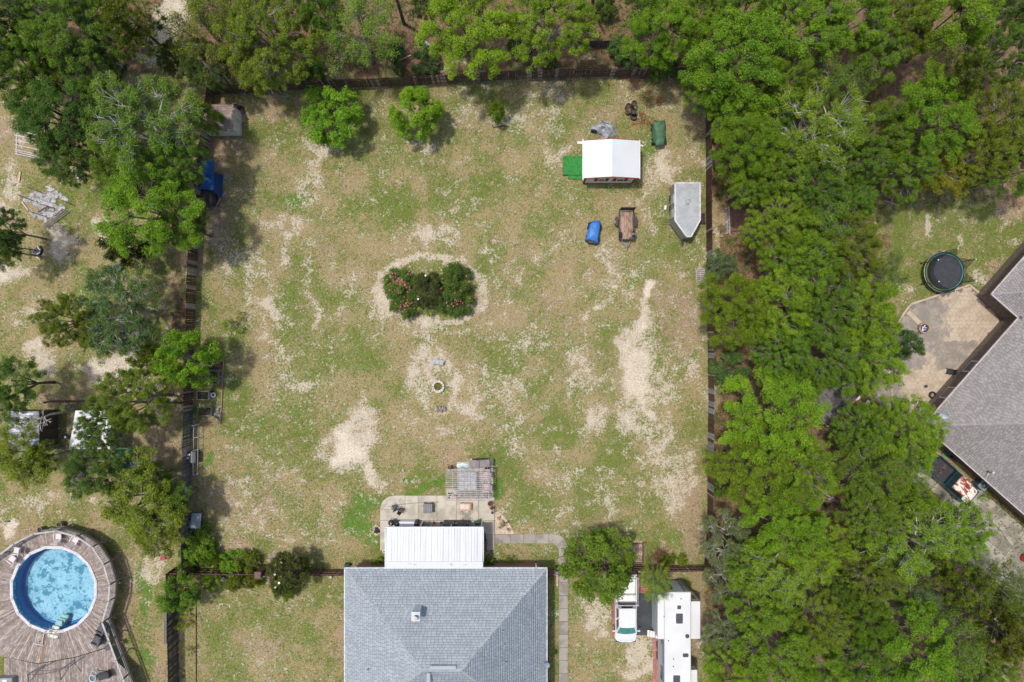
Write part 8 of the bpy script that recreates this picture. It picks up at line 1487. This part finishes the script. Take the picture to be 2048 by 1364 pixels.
part(t, 'inner_pad', BLACK, lambda b: [b.prism([((R0 - .30) * math.cos(i * math.pi / 20), (R0 - .30) * math.sin(i * math.pi / 20)), ((R0 - .20) * math.cos(i * math.pi / 20), (R0 - .20) * math.sin(i * math.pi / 20)), ((R0 - .20) * math.cos((i + 1) * math.pi / 20), (R0 - .20) * math.sin((i + 1) * math.pi / 20)), ((R0 - .30) * math.cos((i + 1) * math.pi / 20), (R0 - .30) * math.sin((i + 1) * math.pi / 20))], .885, .905) for i in range(40)])
part(t, 'outer_pad', BLACK, lambda b: b.torus((0, 0, .88), R0 - .04, .055, 48, 8), True); part(t, 'frame_ring', STEEL, lambda b: b.torus((0, 0, .86), R0 + .04, .025, 48, 6), True)
tops = []
for a in (88, 30, -30, -95, 152, 212): c_, s_ = math.cos(R_(a)), math.sin(R_(a)); top = Vector(((R0 + .10) * c_, (R0 + .10) * s_, 2.55)); tops.append((a, top)); part(t, 'pole', BLACKM, lambda b: b.tube(((R0 + .05) * c_, (R0 + .05) * s_, 0), top, .028, 8)); part(t, 'pole_cap', M('cap_blue_white', (.50, .62, .66)), lambda b: b.cyl((top.x, top.y, 2.54), .05, .06, 10)); part(t, 'leg', BLACKM, lambda b: b.tube(((R0 + .02) * c_, (R0 + .02) * s_, .86), ((R0 + .16) * c_, (R0 + .16) * s_, 0), .03, 6))
nm_, n_, l_, b_ = nt_new('net_mesh'); tr = n_.new('ShaderNodeBsdfTransparent'); mx = n_.new('ShaderNodeMixShader'); mx.inputs[0].default_value = .55; b_.inputs['Base Color'].default_value = (.012, .012, .014, 1); b_.inputs['Roughness'].default_value = .9; l_.new(tr.outputs[0], mx.inputs[1]); l_.new(b_.outputs[0], mx.inputs[2]); l_.new(mx.outputs[0], n_['Material Output'].inputs[0])
tops.sort(key=lambda q: q[0] % 360); nb_ = MB()
for i in range(6):
    a0_, a1_ = tops[i][0] % 360, tops[(i + 1) % 6][0] % 360; a1_ += 360 if a1_ < a0_ else 0; m = 8; pv = None
    for k in range(m + 1):
        f_ = k / m; a = R_(a0_ + (a1_ - a0_) * f_); sag = 1 - math.sin(f_ * math.pi) * .55; rt = (R0 + .06) * (1 - .22 * math.sin(f_ * math.pi)); zt = .92 + 1.55 * sag; cur = (Vector((R0 * .93 * math.cos(a), R0 * .93 * math.sin(a), .92)), Vector((rt * math.cos(a), rt * math.sin(a), zt)))
        if pv: nb_.quad(pv[0], cur[0], cur[1], pv[1])
        pv = cur
nb_.build('safety_net', nm_, t)
def f(t):
    for i in range(12): a0_, a1_ = i * math.pi / 6 + .02, (i + 1) * math.pi / 6 - .02; part(t, 'stone', M('pit_tan', (.34, .25, .17), (.24, .17, .12), rough=.9, objvar=.15), lambda b: b.prism([(.33 * math.cos(a0_), .33 * math.sin(a0_)), (.50 * math.cos(a0_), .50 * math.sin(a0_)), (.50 * math.cos(a1_), .50 * math.sin(a1_)), (.33 * math.cos(a1_), .33 * math.sin(a1_))], 0, .34))
    part(t, 'bowl', BLACK, lambda b: b.lathe((0, 0, .05), [(.01, 0), (.33, .02), (.35, .3), (.32, .3)], 20)); rs_ = np.random.RandomState(3)
    for i in range(9): part(t, 'can', M('can_white', (.62, .64, .70), rough=.3) if i % 3 else M('can_blue', (.06, .10, .42), rough=.3), lambda b: b.tube((rs_.randn() * .12, rs_.randn() * .12, .2), (rs_.randn() * .13, rs_.randn() * .13, .24), .05, 8))
simple('patio_fire_pit', 'round stone fire pit filled with blue and white cans on the stamped patio', 'fire pit', 1849, 656, .3, f)
def f(t): part(t, 'seat', BLACK, lambda b: b.bbox((0, 0, .4), (.48, .48, .06), .04)); part(t, 'backrest', BLACK, lambda b: b.box((.27, 0, .62), (.06, .46, .5))); [part(t, 'leg', BLACKM, lambda b: b.tube((sx * .2, sy * .2, .4), (sx * .23, sy * .23, 0), .02)) for sx in (-1, 1) for sy in (-1, 1)]
simple('black_chair', 'black chair alone on the stamped patio near the house wall', 'chair', 1901, 743, .4, f, R_(-10), .04)
simple('car_tyre', 'black tyre lying flat on the stamped patio', 'tyre', 1865, 790, .15, lambda t: (part(t, 'tyre', RUBBER, lambda b: b.torus((0, 0, .12), .24, .09, 24, 10), True), part(t, 'core', ST_M, lambda b: b.cyl((0, 0, 0), .16, .05, 14))), 0, .04)
pot(1852, 772.5, .13, .2, 'small grey bowl left above the tyre on the stamped patio', M('pot_slate', (0, 0, 0)), z=.04); pot(1887, 791, .2, .45, 'dark pot by the house wall right of the tyre', BLACK, z=.04); pot(1881, 806, .2, .4, 'dark pot half under the eave below the tyre', BLACK, z=.04); pot(1872, 822, .17, .4, 'grey pot by the wall under the satellite dish', M('pot_slate', (0, 0, 0)), z=.04)
def f(t):
    DB = M('bench_dark', (.07, .055, .05), (.10, .085, .075), rough=.6)
    for i in range(3): part(t, 'seat_slat', DB, lambda b: b.box((0, -.14 + i * .14, .42), (1.05, .12, .04)))
    for i in range(3): part(t, 'back_slat', DB, lambda b: b.box((0, .26, .55 + i * .14), (1.05, .04, .10)))
    for sx in (-1, 1): part(t, 'arm_frame', DB, lambda b: (b.box((sx * .52, 0, .62), (.06, .56, .05)), b.box((sx * .52, -.22, .3), (.06, .06, .6)), b.box((sx * .52, .24, .4), (.06, .06, .8))))
simple('dark_bench', 'dark slatted bench in the shaded corner of the neighbour house', 'bench', 2006, 624, .45, f, R_(-42), .04)
def f(t): part(t, 'casing', M('ac_teal', (.075, .12, .135), (.05, .085, .10), rough=.6, scale=3), lambda b: b.bbox((0, 0, .42), (.78, .78, .84), .06)); part(t, 'top_plate', M('ac_top', (.20, .29, .31), (.15, .22, .24), rough=.5), lambda b: b.bbox((0, 0, .86), (.80, .80, .04), .06)); part(t, 'fan_grille', BLACKM, lambda b: b.cyl((0, 0, .882), .28, .02, 24)); part(t, 'fan_hub', M('flue_cap', (0, 0, 0)), lambda b: b.cyl((0, .02, .90), .09, .03, 12)); [part(t, 'grille_ring', STEEL, lambda b: b.torus((0, 0, .91), r_, .008, 22, 4)) for r_ in (.14, .2, .26)]
simple('air_conditioner', 'teal grey outdoor air conditioner unit in front of the rusty pickup', 'air conditioner', 1968, 971, .85, f, HA)
def f(t): part(t, 'bar', M('line_green', (.34, .42, .36), (.28, .34, .30)), lambda b: b.tube((-.7, .22, 2.0), (.6, -.2, 2.0), .03, 6)); part(t, 'bar', M('line_green', (0, 0, 0)), lambda b: b.tube((.08, .62, 2.0), (-.22, -.6, 2.0), .03, 6)); part(t, 'pole', M('line_green', (0, 0, 0)), lambda b: b.tube((-.05, .02, 0), (-.05, .02, 2.0), .04, 8))
simple('clothes_line', 'crossed clothes line pole in the shade at the top of the trampoline lawn', 'clothes line', 1785, 406, 2.0, f)
simple('blue_hoop', 'blue hoop under the trees at the top of the trampoline lawn', 'hoop', 1786, 374, .1, lambda t: (part(t, 'hoop', M('hoop_blue', (.02, .16, .30)), lambda b: b.torus((0, 0, .06), .36, .03, 26, 6), True)))
simple('red_toy', 'small red toy left below the clothes line pole', 'toy', 1764, 416, .1, lambda t: (part(t, 'body', M('toy_red', (0, 0, 0)), lambda b: b.bbox((0, 0, .1), (.3, .14, .16), .05)), part(t, 'knob', BLACK, lambda b: b.cyl((.1, 0, .18), .04, .05, 8))))
simple('white_dish', 'white round dish lying by the hidden shed', 'dish', 1713, 793, .4, lambda t: (part(t, 'dish', WHITED, lambda b: b.lathe((0, 0, .3), [(.01, 0), (.2, .03), (.34, .12)], 18)), part(t, 'stand', DARKP, lambda b: b.cyl((0, 0, 0), .04, .3, 8)))); simple('white_sack', 'small white sack right of the white dish under the trees', 'sack', 1738, 804, .2, lambda t: (faceted('sack', WHITED, t, 9, .2, .18, .25, 10, 4)))
simple('leaning_ladder', 'dark ladder-like frame at the tip of the stamped patio', 'frame', 1737, 788, .6, lambda t: [part(t, 'bar', DARKP, lambda b: b.box((0, -.2 + i * .2, .5), (.95, .06, .06), -.75)) for i in range(3)])
simple('pink_toy', 'tiny bright pink toy on the grass beside the rusty pickup', 'toy', 1903, 927, .1, lambda t: (part(t, 'body', M('toy_magenta', (.62, .06, .48)), lambda b: b.bbox((0, 0, .07), (.22, .12, .12), .04, .4)), part(t, 'handle', M('toy_magenta', (0, 0, 0)), lambda b: b.tube((-.1, 0, .12), (.1, 0, .16), .02))))
simple('teal_cloth', 'teal cloth lying by the wall of the neighbour house', 'cloth', 1895, 910, .1, lambda t: faceted('cloth', M('cloth_teal', (.01, .15, .11)), t, 19, .5, .18, .12, 10, 4), R_(-42)); simple('dark_bin', 'dark bin in the shade under the neighbour eave', 'bin', 1914, 916, .5, lambda t: (part(t, 'body', BLACK, lambda b: b.bbox((0, 0, .3), (.6, .4, .6), .05)), part(t, 'lid', M('dark_slate', (0, 0, 0)), lambda b: b.bbox((0, 0, .62), (.62, .42, .05), .04))), R_(-42))
simple('red_ball', 'glossy red rounded object cut off by the right edge on the driveway', 'ball', 2051, 1117, .4, lambda t: part(t, 'body', M('gloss_red', (.45, .01, .015), (.38, .01, .012), rough=.15, coat=.6), lambda b: b.lathe((0, 0, .05), [(.01, 0), (.28, .1), (.36, .35), (.28, .6), (.01, .7)], 24), True))
simple('iron_railing', 'dark iron railing by the upper corner of the neighbour house', 'railing', 2042, 502, .5, lambda t: [part(t, 'baluster', BLACKM, lambda b: b.tube((-.5 + i * .12, 0, 0), (-.5 + i * .12, 0, .9), .015, 5)) for i in range(9)] + [part(t, 'handrail', BLACKM, lambda b: b.box((0, 0, .92), (1.2, .05, .04)))], HA)
tree('sprig', 1972, 992, 12, 'bright', 'bright weed below the air conditioner unit', .3, None)
